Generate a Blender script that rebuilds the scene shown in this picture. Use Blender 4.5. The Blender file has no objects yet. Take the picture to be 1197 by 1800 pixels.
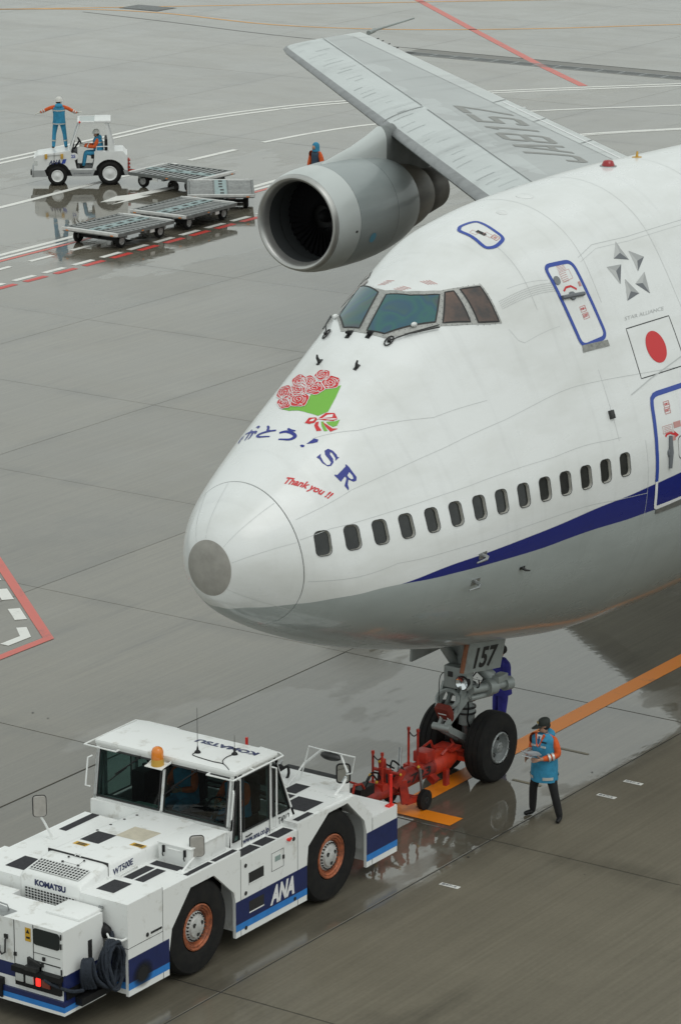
import bpy, bmesh, math, random
import numpy as np
from mathutils import Vector, Matrix
from mathutils.geometry import delaunay_2d_cdt
rnd = random.Random(7)
R = math.radians
S = bpy.context.scene
COL = S.collection
# ------------------------------------------------------------ camera, sky, sun, exposure
cam = bpy.data.cameras.new('camera'); camo = bpy.data.objects.new('camera', cam); COL.objects.link(camo)
camo.location = (-38.325, -28.535, 19.5)
camo.rotation_euler = (R(90 - 15.524), 0, R(34.317 - 90))
cam.sensor_fit = 'VERTICAL'; cam.sensor_height = 24; cam.lens = 5953 / 1800 * 24
cam.clip_start = 1; cam.clip_end = 2000
S.camera = camo
W = bpy.data.worlds.new('World'); S.world = W; W.use_nodes = True
wn = W.node_tree.nodes; wl = W.node_tree.links; wn.clear()
sky = wn.new('ShaderNodeTexSky'); sky.sky_type = 'NISHITA'; sky.sun_disc = False
SUN_EL, SUN_AZ = 58, 200
sky.sun_elevation = R(SUN_EL); sky.sun_rotation = R(SUN_AZ); sky.air_density = 1; sky.dust_density = 6; sky.ozone_density = 1
hs = wn.new('ShaderNodeHueSaturation'); hs.inputs['Saturation'].default_value = .10
bgm = wn.new('ShaderNodeMix'); bgm.data_type = 'RGBA'; bgm.inputs[0].default_value = .8
bgm.inputs[7].default_value = (7.05, 7.65, 7.38, 1)       # the flat grey of the cloud deck
bg = wn.new('ShaderNodeBackground'); bg.inputs['Strength'].default_value = .125
wo = wn.new('ShaderNodeOutputWorld')
wl.new(sky.outputs[0], hs.inputs['Color']); wl.new(hs.outputs[0], bgm.inputs[6]); wl.new(bgm.outputs[2], bg.inputs['Color']); wl.new(bg.outputs[0], wo.inputs[0])
sl = bpy.data.lights.new('sun', 'SUN'); sl.energy = .5; sl.angle = R(40); sl.color = (1, .98, .95)
slo = bpy.data.objects.new('sun', sl); COL.objects.link(slo)
slo.rotation_euler = (R(90 - SUN_EL), 0, R(180 - SUN_AZ)); slo.location = (0, 0, 60)
S.view_settings.view_transform = 'Standard'; S.view_settings.look = 'None'
S.view_settings.exposure = -.19; S.view_settings.gamma = 1; S.view_settings.use_curve_mapping = False
S.cycles.max_bounces = 6; S.cycles.use_denoising = True

# ------------------------------------------------------------ helpers
def nd(nt, t, **kw):
    n = nt.nodes.new(t)
    for k, v in kw.items(): setattr(n, k, v)
    return n
def pmat(name, col, rough=.5, metal=0., noise=.0, nscale=8., coat=0., spec=.5, dirt=None, bump=0., emit=None, trans=0., ior=None, alpha=None, stretch=(1,1,1), p0=.32, p1=.6):
    m = bpy.data.materials.new(name); m.use_nodes = True
    nt = m.node_tree; b = nt.nodes['Principled BSDF']
    b.inputs['Roughness'].default_value = rough; b.inputs['Metallic'].default_value = metal
    b.inputs['Specular IOR Level'].default_value = spec
    if coat: b.inputs['Coat Weight'].default_value = coat; b.inputs['Coat Roughness'].default_value = .12
    if ior: b.inputs['IOR'].default_value = ior
    if trans: b.inputs['Transmission Weight'].default_value = trans
    if emit: b.inputs['Emission Color'].default_value = (*emit[:3], 1); b.inputs['Emission Strength'].default_value = emit[3]
    c = (*col, 1)
    if noise or bump:
        tc = nd(nt, 'ShaderNodeTexCoord'); mp = nd(nt, 'ShaderNodeMapping'); mp.inputs['Scale'].default_value = stretch
        nt.links.new(tc.outputs['Object'], mp.inputs[0])
        n = nd(nt, 'ShaderNodeTexNoise'); n.inputs['Scale'].default_value = nscale; n.inputs['Detail'].default_value = 6; n.inputs['Roughness'].default_value = .65
        nt.links.new(mp.outputs[0], n.inputs['Vector'])
        if noise:
            r = nd(nt, 'ShaderNodeValToRGB'); d = dirt or tuple(x * (1 - noise) for x in col)
            r.color_ramp.elements[0].position = p0; r.color_ramp.elements[0].color = (*d, 1)
            r.color_ramp.elements[1].position = p1; r.color_ramp.elements[1].color = c
            nt.links.new(n.outputs[0], r.inputs[0]); nt.links.new(r.outputs[0], b.inputs['Base Color'])
            mr = nd(nt, 'ShaderNodeMapRange'); mr.inputs[3].default_value = min(1, rough + .12); mr.inputs[4].default_value = max(0, rough - .06)
            nt.links.new(n.outputs[0], mr.inputs[0]); nt.links.new(mr.outputs[0], b.inputs['Roughness'])
        if bump:
            bp = nd(nt, 'ShaderNodeBump'); bp.inputs['Strength'].default_value = bump; bp.inputs['Distance'].default_value = .02
            nt.links.new(n.outputs[0], bp.inputs['Height']); nt.links.new(bp.outputs[0], b.inputs['Normal'])
    if not noise: b.inputs['Base Color'].default_value = c
    return m
class MB:
    """collects shapes; build() links them as one mesh object"""
    def __init__(s): s.v = []; s.f = []; s.m = []; s.uv = None
    def add(s, vs, fs, mi=0):
        o = len(s.v); s.v += [tuple(map(float, v)) for v in vs]; s.f += [tuple(i + o for i in f) for f in fs]; s.m += [mi] * len(fs); return s
    def box(s, lo, hi, mi=0, bev=0., M=None):
        x0, y0, z0 = lo; x1, y1, z1 = hi
        if bev:
            bm = bmesh.new(); bmesh.ops.create_cube(bm, size=1)
            for v in bm.verts: v.co = Vector(((x0 + x1) / 2 + v.co.x * (x1 - x0), (y0 + y1) / 2 + v.co.y * (y1 - y0), (z0 + z1) / 2 + v.co.z * (z1 - z0)))
            bmesh.ops.bevel(bm, geom=bm.edges[:], offset=bev, segments=2, affect='EDGES', profile=.6)
            bm.verts.index_update(); vs = [v.co.copy() for v in bm.verts]; fs = [[v.index for v in f.verts] for f in bm.faces]; bm.free()
        else:
            vs = [Vector(p) for p in ((x0,y0,z0),(x1,y0,z0),(x1,y1,z0),(x0,y1,z0),(x0,y0,z1),(x1,y0,z1),(x1,y1,z1),(x0,y1,z1))]
            fs = [(0,3,2,1),(4,5,6,7),(0,1,5,4),(1,2,6,5),(2,3,7,6),(3,0,4,7)]
        if M: vs = [M @ v for v in vs]
        return s.add(vs, fs, mi)
    def tube(s, pts, r, n=8, mi=0, cap=True, closed=False):
        P = [Vector(p) for p in pts]; k = len(P); rr = r if isinstance(r, (list, tuple)) else [r] * k
        vs = []; fs = []; up = None
        for i in range(k):
            if closed: t = P[(i + 1) % k] - P[i - 1]
            else: t = P[min(i + 1, k - 1)] - P[max(i - 1, 0)]
            t.normalize()
            if up is None: up = t.orthogonal().normalized()
            up = (up - t * up.dot(t)); up = up.normalized() if up.length > 1e-5 else t.orthogonal().normalized()
            w = t.cross(up)
            for j in range(n):
                a = 2 * math.pi * j / n; vs.append(P[i] + (up * math.cos(a) + w * math.sin(a)) * rr[i])
        for i in range(k if closed else k - 1):
            for j in range(n):
                a = i * n + j; b = i * n + (j + 1) % n; c = ((i + 1) % k) * n + (j + 1) % n; d = ((i + 1) % k) * n + j
                fs.append((a, b, c, d))
        if cap and not closed: fs.append(tuple(range(n))[::-1]); fs.append(tuple((k - 1) * n + j for j in range(n)))
        return s.add(vs, fs, mi)
    def cyl(s, a, b, r, n=16, mi=0, r2=None): return s.tube([a, b], [r, r if r2 is None else r2], n, mi)
    def lathe(s, prof, o, ax=(1, 0, 0), n=32, mi=0, closed=False):
        """prof: (along, radius)"""
        ax = Vector(ax).normalized(); u = ax.orthogonal().normalized(); w = ax.cross(u); o = Vector(o); k = len(prof)
        vs = [o + ax * a + (u * math.cos(2*math.pi*j/n) + w * math.sin(2*math.pi*j/n)) * max(r, 1e-4) for a, r in prof for j in range(n)]
        fs = []
        for i in range(k if closed else k - 1):
            for j in range(n): fs.append((i*n+j, i*n+(j+1)%n, ((i+1)%k)*n+(j+1)%n, ((i+1)%k)*n+j))
        return s.add(vs, fs, mi)
    def prism(s, poly, ax, lo, hi, mi=0):
        """poly of 2D points in the plane normal to ax ('x','y','z'), extruded lo..hi"""
        f = {'x': lambda a, b, c: (c, a, b), 'y': lambda a, b, c: (a, c, b), 'z': lambda a, b, c: (a, b, c)}[ax]; n = len(poly)
        vs = [f(a, b, lo) for a, b in poly] + [f(a, b, hi) for a, b in poly]
        fs = [tuple(range(n))[::-1], tuple(range(n, 2*n))] + [(i, (i+1)%n, n+(i+1)%n, n+i) for i in range(n)]
        return s.add(vs, fs, mi)
    def loft(s, rings, mi=0, cap=True, closed=True):
        n = len(rings[0]); vs = [p for r in rings for p in r]; fs = []
        for i in range(len(rings) - 1):
            for j in range(n if closed else n - 1): fs.append((i*n+j, i*n+(j+1)%n, (i+1)*n+(j+1)%n, (i+1)*n+j))
        if cap and closed: fs.append(tuple(range(n))[::-1]); fs.append(tuple((len(rings)-1)*n + j for j in range(n)))
        return s.add(vs, fs, mi)
    def ball(s, c, r, mi=0, n=12, sq=(1,1,1)):
        vs = []; fs = []; k = max(5, n // 2)
        for i in range(k + 1):
            th = math.pi * i / k
            for j in range(n):
                a = 2*math.pi*j/n; q = max(math.sin(th), 1e-3)
                vs.append((c[0]+r*sq[0]*q*math.cos(a), c[1]+r*sq[1]*q*math.sin(a), c[2]+r*sq[2]*math.cos(th)))
        for i in range(k):
            for j in range(n): fs.append((i*n+j, (i+1)*n+j, (i+1)*n+(j+1)%n, i*n+(j+1)%n))
        return s.add(vs, fs, mi)
    def xf(s, M): s.v = [tuple(M @ Vector(v)) for v in s.v]; return s
    def build(s, name, mats, parent=None, loc=None, off=None, smooth=35, fix=True):
        me = bpy.data.meshes.new(name); vs = s.v
        if off is not None: vs = [(a-off[0], b-off[1], c-off[2]) for a, b, c in vs]
        me.from_pydata(vs, [], s.f)
        for m in (mats if isinstance(mats, (list, tuple)) else [mats]): me.materials.append(m)
        me.polygons.foreach_set('material_index', s.m)
        if fix:
            bm = bmesh.new(); bm.from_mesh(me); bmesh.ops.remove_doubles(bm, verts=bm.verts, dist=1e-5); bmesh.ops.recalc_face_normals(bm, faces=bm.faces); bm.to_mesh(me); bm.free()
        if smooth:
            me.polygons.foreach_set('use_smooth', [True] * len(me.polygons)); me.set_sharp_from_angle(angle=R(smooth))
        o = bpy.data.objects.new(name, me); COL.objects.link(o)
        if parent: o.parent = parent
        if loc: o.location = loc
        return o
    def build_each(s, *a, **k):
        """the connected pieces as objects of their own, all with the same plain name"""
        par = list(range(len(s.v)))
        def find(i):
            while par[i] != i: par[i] = par[par[i]]; i = par[i]
            return i
        for f in s.f:
            for i in f[1:]: par[find(i)] = find(f[0])
        G = {}
        for f, m in zip(s.f, s.m): G.setdefault(find(f[0]), []).append((f, m))
        out = []
        for fs in G.values():
            ids = sorted({i for f, _ in fs for i in f}); mp = {i: j for j, i in enumerate(ids)}; q = MB(); q.v = [s.v[i] for i in ids]; q.f = [tuple(mp[i] for i in f) for f, _ in fs]; q.m = [m for _, m in fs]; out.append(q.build(*a, **k))
        return out
def tag(o, label=None, cat=None, group=None, kind=None):
    for k, v in (('label', label), ('category', cat), ('group', group), ('kind', kind)):
        if v: o[k] = v
    return o
def thing(name, label, cat, loc=(0,0,0), rz=0., group=None):
    o = bpy.data.objects.new(name, None); COL.objects.link(o); o.location = loc; o.rotation_euler = (0, 0, rz); o.empty_display_size = .3
    return tag(o, label, cat, group)
def copy_tree(o, parent=None):
    c = o.copy(); COL.objects.link(c)
    if parent: c.parent = parent
    for ch in o.children: copy_tree(ch, c)
    return c
_tx = {}
def text_mesh(body, bold=0.0):
    """2D vertices and faces of a word in the built-in font, height of capitals about 0.73"""
    k = (body, bold)
    if k not in _tx:
        c = bpy.data.curves.new('t', 'FONT'); c.body = body; c.resolution_u = 3; c.offset = bold; c.fill_mode = 'FRONT'
        o = bpy.data.objects.new('t', c); COL.objects.link(o); bpy.context.view_layer.update()
        me = bpy.data.meshes.new_from_object(o.evaluated_get(bpy.context.evaluated_depsgraph_get()))
        vs = [(v.co.x, v.co.y) for v in me.vertices]; fs = [tuple(p.vertices) for p in me.polygons]
        bpy.data.objects.remove(o); bpy.data.meshes.remove(me); bpy.data.curves.remove(c)
        a = np.array(vs); a -= a.min(0); w, h = a.max(0)
        _tx[k] = ([tuple(p) for p in a], fs, float(w), float(h))
    return _tx[k]
def word(body, o, u, v, size, m, parent, name='lettering', bold=.02, off=None, width=None, shear=0., lift=.003):
    """flat print: baseline start o, directions u (reading) and v (up), size = height"""
    vs, fs, w, h = text_mesh(body, bold); o = Vector(o); u = Vector(u).normalized(); v = Vector(v).normalized(); n = u.cross(v)
    sy = size / h; sx = (width / w) if width else sy
    mb = MB(); mb.add([o + u * (x*sx + shear*y*sy) + v * (y*sy) + n * lift for x, y in vs], fs)
    return mb.build(name, m, parent, off=off, smooth=0, fix=False)
def rrect(w, h, r, n=5):
    out = []
    for cx, cy, a0 in ((w/2-r, h/2-r, 0), (-w/2+r, h/2-r, 90), (-w/2+r, -h/2+r, 180), (w/2-r, -h/2+r, 270)):
        for i in range(n): a = R(a0 + 90*i/(n-1)); out.append((cx + r*math.cos(a), cy + r*math.sin(a)))
    return out
# ------------------------------------------------------------ materials
M = {}
M['white'] = pmat('white_paint', (.78,.79,.78), .32, noise=.10, nscale=2.5, coat=.3)
M['tugwhite'] = pmat('tug_white_paint', (.83,.84,.825), .4, noise=.1, nscale=3.6, coat=.15, dirt=(.52,.50,.45), p0=.26, p1=.43)
M['navy'] = pmat('navy_paint', (.012,.022,.105), .35, noise=.2, nscale=5)
M['sky'] = pmat('light_blue_paint', (.03,.22,.62), .35, noise=.15, nscale=6)
M['rubber'] = pmat('tyre_rubber', (.011,.011,.0115), .78, noise=.35, nscale=7, bump=.1, dirt=(.020,.019,.017), spec=.25)
M['black'] = pmat('black_plastic', (.010,.010,.011), .5, noise=.3, nscale=9, spec=.3)
M['grip'] = pmat('grip_tape', (.032,.032,.037), .85, noise=.3, nscale=30, bump=.3)
M['glass'] = pmat('dark_glass', (.01,.016,.016), .04, spec=.55)
M['steel'] = pmat('bare_steel', (.42,.43,.43), .38, .85, noise=.25, nscale=9)
M['gearpaint'] = pmat('gear_grey_paint', (.34,.37,.36), .40, .15, noise=.3, nscale=4, dirt=(.22,.235,.225), p0=.25, p1=.5)
M['darkmetal'] = pmat('dark_metal', (.06,.06,.06), .45, .6, noise=.4, nscale=10)
M['copper'] = pmat('orange_rust_rim', (.46,.14,.06), .55, .2, noise=.5, nscale=12, dirt=(.17,.06,.035))
M['red'] = pmat('red_paint', (.50,.035,.016), .42, noise=.35, nscale=5, dirt=(.22,.018,.012))
M['redglow'] = pmat('red_marker_plastic', (.80,.03,.02), .35)
M['orange'] = pmat('orange_fabric', (.72,.115,.022), .8, noise=.25, nscale=9, bump=.4)
M['cyan'] = pmat('blue_fabric', (.035,.27,.46), .75, noise=.3, nscale=8, bump=.5)
M['bluework'] = pmat('blue_overall_fabric', (.03,.03,.28), .8, noise=.35, nscale=8, bump=.5)
M['trouser'] = pmat('black_cloth', (.012,.012,.013), .8, noise=.3, nscale=9, bump=.3)
M['skin'] = pmat('skin', (.44,.25,.17), .55, noise=.12, nscale=20)
M['hair'] = pmat('dark_hair', (.012,.01,.009), .6)
M['shirt'] = pmat('white_shirt', (.7,.72,.76), .8)
M['reflect'] = pmat('reflective_tape', (.62,.63,.60), .35, .3, noise=.2, nscale=20)
M['glove'] = pmat('white_glove', (.62,.60,.55), .8)
M['amber'] = pmat('amber_lens', (.75,.22,.015), .12, coat=.6)
M['amberbase'] = pmat('beacon_base', (.55,.32,.05), .5)
M['yellow'] = pmat('yellow_label', (.65,.38,.03), .5)
M['lamp'] = pmat('lamp_glass', (.65,.67,.66), .12, .4)
M['redlamp'] = pmat('lit_red_lamp', (.7,.02,.02), .3, emit=(1,.03,.02,1.6))
M['mirror'] = pmat('mirror_glass', (.75,.78,.8), .03, 1.)
M['beige'] = pmat('faded_patch', (.58,.53,.42), .6, noise=.2, nscale=6)
M['alu'] = pmat('aluminium_deck', (.20,.21,.205), .45, .5, noise=.35, nscale=8)
M['deckblue'] = pmat('galvanised_walkway', (.33,.43,.43), .5, .3, noise=.3, nscale=14)
M['blueprint'] = pmat('blue_print', (.022,.035,.26), .4)
M['redprint'] = pmat('red_print', (.62,.025,.03), .4)
M['greenprint'] = pmat('green_print', (.19,.48,.06), .4)
M['whiteprint'] = pmat('white_print', (.8,.8,.8), .4)
M['greyprint'] = pmat('grey_print', (.15,.16,.175), .45)
M['lightprint'] = pmat('light_grey_print', (.50,.51,.505), .45); M['midprint'] = pmat('mid_grey_print', (.40,.41,.41), .45); M['redfaint'] = pmat('faint_red_print', (.58,.30,.28), .45); M['seamlight'] = pmat('faint_seam', (.62,.635,.63), .5)
M['blackprint'] = pmat('black_print', (.015,.015,.015), .45)
M['doorblue'] = pmat('door_blue_trim', (.03,.07,.36), .35)
M['seam'] = pmat('panel_seam', (.54,.555,.55), .6)
M['joint'] = pmat('dark_gasket', (.02,.02,.02), .6)
# wet concrete apron: large stains, broom streaks, puddles that are smoother than the rest
def concrete():
    m = bpy.data.materials.new('wet_concrete'); m.use_nodes = True; nt = m.node_tree; L = nt.links.new; b = nt.nodes['Principled BSDF']
    g = nd(nt, 'ShaderNodeNewGeometry'); oi = nd(nt, 'ShaderNodeObjectInfo')
    def noise(sc, det, stretch=(1,1,1), rough=.6, rz=0):
        mp = nd(nt, 'ShaderNodeMapping'); mp.inputs['Scale'].default_value = stretch; mp.inputs['Rotation'].default_value = (0,0,rz)
        L(g.outputs['Position'], mp.inputs[0]); n = nd(nt, 'ShaderNodeTexNoise'); n.inputs['Scale'].default_value = sc; n.inputs['Detail'].default_value = det; n.inputs['Roughness'].default_value = rough
        L(mp.outputs[0], n.inputs['Vector']); return n.outputs[0]
    def ramp(x, p0, p1, c0, c1):
        r = nd(nt, 'ShaderNodeMapRange'); r.interpolation_type = 'SMOOTHSTEP'; L(x, r.inputs[0])
        for i, t in zip((1,2,3,4), (p0,p1,c0,c1)): r.inputs[i].default_value = t
        return r.outputs[0]
    def math_(op, a, b_=None, v=None):
        n = nd(nt, 'ShaderNodeMath', operation=op); L(a, n.inputs[0])
        if b_ is not None: L(b_, n.inputs[1])
        if v is not None: n.inputs[1].default_value = v
        return n.outputs[0]
    big = noise(.10, 5); mid = noise(.45, 6, (1,.5,1)); streak = noise(1.0, 4, (.12,5,1)); fine = noise(14, 4); streak2 = noise(.5, 4, (.25,2.2,1), rz=.5)
    # stains: darker scuffs where water and rubber have settled
    t = math_('MULTIPLY', ramp(big, .3, .7, .90, 1.07), ramp(streak, .3, .7, .94, 1.05))
    t = math_('MULTIPLY', t, ramp(mid, .25, .75, .92, 1.06)); t = math_('MULTIPLY', t, ramp(fine, .2, .8, .93, 1.06))
    t = math_('MULTIPLY', t, ramp(streak2, .25, .42, .66, 1.0))
    rn = nd(nt, 'ShaderNodeMapRange'); L(oi.outputs['Random'], rn.inputs[0]); rn.inputs[3].default_value = .90; rn.inputs[4].default_value = 1.08
    t = math_('MULTIPLY', t, rn.outputs[0])
    # dirt that gathers along the slab joints, and finer broom marks
    tcg = nd(nt, 'ShaderNodeTexCoord'); sg = nd(nt, 'ShaderNodeSeparateXYZ'); L(tcg.outputs['Generated'], sg.inputs[0]); ed = None
    for ax in (0, 1):
        one = nd(nt, 'ShaderNodeMath', operation='SUBTRACT'); one.inputs[0].default_value = 1; L(sg.outputs[ax], one.inputs[1]); q = math_('MINIMUM', sg.outputs[ax], one.outputs[0]); ed = q if ed is None else math_('MINIMUM', ed, q)
    jn = ramp(noise(.35, 6, (.8,1.6,1)), .42, .62, 0., .26); jd = ramp(ed, .0, .085, 1., 0.); om = nd(nt, 'ShaderNodeMath', operation='SUBTRACT'); om.inputs[0].default_value = 1; L(math_('MULTIPLY', jn, jd), om.inputs[1]); t = math_('MULTIPLY', t, om.outputs[0])
    t = math_('MULTIPLY', t, ramp(noise(1.0, 3, (.3,16,1)), .3, .7, .93, 1.06)); t = math_('MULTIPLY', t, ramp(noise(.16, 7, (1,1.5,1), .7), .30, .45, .80, 1.0))
    col = nd(nt, 'ShaderNodeMix', data_type='RGBA', blend_type='MULTIPLY'); col.inputs[0].default_value = 1; col.inputs[6].default_value = (.153,.136,.102,1)
    L(t, col.inputs[7]); L(col.outputs[2], b.inputs['Base Color'])
    # puddles: two places where water stands, with ragged edges
    rag = noise(.55, 6, (.6,1.4,1))
    sep = nd(nt, 'ShaderNodeSeparateXYZ'); L(g.outputs['Position'], sep.inputs[0])
    pud = None
    for cx, cy, rx, ry in ((46.5,37,10,7.5), (5.5,-.3,3.4,2.4), (9.6,-.9,3.0,2.0), (13.5,2.0,5.5,3.2), (6.5,4.5,3.0,2.2), (47,31.2,9,2.6)):
        dx = math_('DIVIDE', math_('SUBTRACT', sep.outputs[0], v=cx), v=rx); dy = math_('DIVIDE', math_('SUBTRACT', sep.outputs[1], v=cy), v=ry)
        d = math_('ADD', math_('MULTIPLY', dx, dx), math_('MULTIPLY', dy, dy)); d = math_('ADD', d, ramp(rag, .25, .75, -.75, .75))
        d = ramp(d, .75, .95, 1., 0.); pud = d if pud is None else math_('MAXIMUM', pud, d)
    free = ramp(noise(.22, 6, (.7,1.2,1)),   .56, .66, 0., .35); pud = math_('MAXIMUM', pud, free)
    b.inputs['Roughness'].default_value = .62; b.inputs['Specular IOR Level'].default_value = .2
    cr = nd(nt, 'ShaderNodeMix'); L(pud, cr.inputs[0]); L(ramp(mid, .3, .7, .11, .19), cr.inputs[2]); cr.inputs[3].default_value = .025
    L(cr.outputs[0], b.inputs['Coat Roughness']); ci = nd(nt, 'ShaderNodeMix'); L(pud, ci.inputs[0]); ci.inputs[2].default_value = 1.60; ci.inputs[3].default_value = 1.85; L(ci.outputs[0], b.inputs['Coat IOR'])
    cw = nd(nt, 'ShaderNodeMix'); L(pud, cw.inputs[0]); L(ramp(mid, .2, .8, 1., .92), cw.inputs[2]); cw.inputs[3].default_value = 1.
    # the slabs this side of the long joint have drained: less water on them
    edge = math_('ADD', sep.outputs[1], ramp(noise(.8, 5, (.5,1.5,1)), .3, .7, -.12, .12)); near = ramp(edge, -2.05, -1.9, .08, 1.)
    lf = ramp(sep.outputs[0], -6.5, 1.5, 1., 0.); near = math_('MAXIMUM', near, math_('MULTIPLY', lf, v=.4))
    L(math_('MULTIPLY', cw.outputs[0], near), b.inputs['Coat Weight'])
    hb = nd(nt, 'ShaderNodeMix'); L(pud, hb.inputs[0]); L(fine, hb.inputs[2]); hb.inputs[3].default_value = .5
    bp = nd(nt, 'ShaderNodeBump'); bp.inputs['Strength'].default_value = .25; bp.inputs['Distance'].default_value = .004; L(hb.outputs[0], bp.inputs['Height']); L(bp.outputs[0], b.inputs['Normal'])
    rip = noise(3.2, 2, (1,2.2,1)); bp2 = nd(nt, 'ShaderNodeBump'); bp2.inputs['Strength'].default_value = .10; bp2.inputs['Distance'].default_value = .012; L(rip, bp2.inputs['Height']); L(bp2.outputs[0], b.inputs['Coat Normal'])
    return m
M['concrete'] = concrete()
def road_paint(name, col, wear):
    m = bpy.data.materials.new(name); m.use_nodes = True; nt = m.node_tree; L = nt.links.new; b = nt.nodes['Principled BSDF']
    g = nd(nt, 'ShaderNodeNewGeometry'); n = nd(nt, 'ShaderNodeTexNoise'); n.inputs['Scale'].default_value = 2.2; n.inputs['Detail'].default_value = 8; n.inputs['Roughness'].default_value = .7; L(g.outputs['Position'], n.inputs['Vector'])
    r = nd(nt, 'ShaderNodeValToRGB'); r.color_ramp.elements[0].position = wear - .06; r.color_ramp.elements[0].color = (*[x*.55 + .05 for x in col], 1); r.color_ramp.elements[1].position = wear + .08; r.color_ramp.elements[1].color = (*col, 1)
    L(n.outputs[0], r.inputs[0]); L(r.outputs[0], b.inputs['Base Color']); b.inputs['Roughness'].default_value = .5
    b.inputs['Coat Weight'].default_value = .16; b.inputs['Coat Roughness'].default_value = .2; b.inputs['Coat IOR'].default_value = 1.38
    return m
M['pwhite'] = road_paint('white_road_paint', (.78,.77,.73), .36)
M['porange'] = road_paint('orange_road_paint', (.92,.27,.010), .34)
M['pamber'] = road_paint('amber_road_paint', (.72,.34,.05), .36)
M['pred'] = road_paint('red_road_paint', (.60,.035,.025), .36)
M['predfade'] = road_paint('faded_red_road_paint', (.62,.13,.10), .38)
# ------------------------------------------------------------ ground, apron slabs and painted lines
mb = MB(); mb.add([(-900,-900,-.06),(900,-900,-.06),(900,900,-.06),(-900,900,-.06)], [(0,1,2,3)])
tag(mb.build('ground', M['concrete'], smooth=0, fix=False), kind='structure')
XL = [-31.4,-24.2,-16.9,-9.67,-2.4,4.875] + [4.875 + 6.75*i for i in range(1, 21)]
YL = [-1.95 + 7.4*i for i in range(-3, 16)]
mb = MB(); mb.add([(XL[0],YL[0],-.012),(XL[-1],YL[0],-.012),(XL[-1],YL[-1],-.012),(XL[0],YL[-1],-.012)], [(0,1,2,3)])
apron = tag(mb.build('apron', M['joint'], smooth=0, fix=False), kind='structure')
slabm = {}
for i in range(len(XL)-1):
    for j in range(len(YL)-1):
        x0, x1, y0, y1 = XL[i], XL[i+1], YL[j], YL[j+1]; cx, cy = (x0+x1)/2, (y0+y1)/2
        # keep the slabs that the view can take in, with a margin
        a = math.degrees(math.atan2(cy+28.5, cx+38.3)); d = math.hypot(cx+38.3, cy+28.5)
        if abs(a-34.3) > 10 + 900/max(d,1) * .6: continue
        k = (round(x1-x0, 2), round(y1-y0, 2), d > 58)
        if k not in slabm:
            mb = MB(); g = .006 if k[2] else .014; w, h = (x1-x0)/2-g, (y1-y0)/2-g; c = .003 if k[2] else .007
            mb.loft([[(-w,-h,-.05),(w,-h,-.05),(w,h,-.05),(-w,h,-.05)], [(-w,-h,-c),(w,-h,-c),(w,h,-c),(-w,h,-c)], [(-w+c,-h+c,0),(w-c,-h+c,0),(w-c,h-c,0),(-w+c,h-c,0)]])
            o = mb.build('concrete_slab', M['concrete'], apron, smooth=0); slabm[k] = o.data
        else: o = bpy.data.objects.new('concrete_slab', slabm[k]); COL.objects.link(o); o.parent = apron
        o.location = (cx, cy, rnd.uniform(-.002, 0))
def smooth_path(P, n=6):
    P = [Vector(p) for p in P]
    if len(P) < 3: return P
    out = []
    for i in range(len(P)-1):
        a, b, c, d = P[max(i-1,0)], P[i], P[i+1], P[min(i+2,len(P)-1)]
        for k in range(n):
            t = k/n; out.append(.5*((2*b) + (c-a)*t + (2*a-5*b+4*c-d)*t*t + (3*b-a-3*c+d)*t**3))
    return out + [P[-1]]
def line(name, pts, w, m, z=.004, dash=None, sm=True, label=None):
    """painted line(s) along ground points; dash=(on, off)"""
    P = smooth_path(pts) if sm else [Vector(p) for p in pts]
    P = [Vector((p[0], p[1])) for p in P]
    def strip(mb, Q):
        vs = []
        for i, p in enumerate(Q):
            t1 = (Q[min(i+1,len(Q)-1)]-Q[i]); t0 = (Q[i]-Q[max(i-1,0)])
            t0 = t0.normalized() if t0.length > 0 else t1.normalized(); t1 = t1.normalized() if t1.length > 0 else t0
            t = (t0+t1).normalized(); n = Vector((-t.y, t.x)); q = w/2/max(.4, n.dot(Vector((-t1.y, t1.x))))
            vs += [(p.x+n.x*q, p.y+n.y*q, z), (p.x-n.x*q, p.y-n.y*q, z)]
        mb.add(vs, [(2*i, 2*i+1, 2*i+3, 2*i+2) for i in range(len(Q)-1)])
    mb = MB()
    if not dash: strip(mb, P)
    else:
        D = [0]
        for i in range(len(P)-1): D.append(D[-1] + (P[i+1]-P[i]).length)
        def at(d):
            i = min(max(np.searchsorted(D, d)-1, 0), len(P)-2); t = (d-D[i])/max(D[i+1]-D[i], 1e-6); return P[i].lerp(P[i+1], t)
        d = dash[2] if len(dash) > 2 else 0
        while d + dash[0] <= D[-1] + .01:
            strip(mb, [at(d), at(d + dash[0]/2), at(d + dash[0])]); d += dash[0] + dash[1]
    return tag(mb.build(name, m, smooth=0, fix=False), label, kind='structure')
line('orange_lead_in_line', [(5.05,.02),(120,.02)], .36, M['porange'], sm=False)
line('orange_stop_bar', [(5.22,.22),(5.22,-1.08)], .40, M['porange'], z=.006, sm=False)
M['pyellow'] = road_paint('worn_yellow_paint', (.26,.22,.13), .54)
for x, y, h in ((8.75,.62,.30),(9.25,-.85,.34),(7.45,-1.05,.28)): mb = MB(); mb.add([(x-.035,y-h,.0045),(x+.035,y-h,.0045),(x+.035,y+h,.0045),(x-.035,y+h,.0045)], [(0,1,2,3)]); tag(mb.build('yellow_wheel_mark', M['pyellow'], smooth=0, fix=False), kind='structure')
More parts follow.
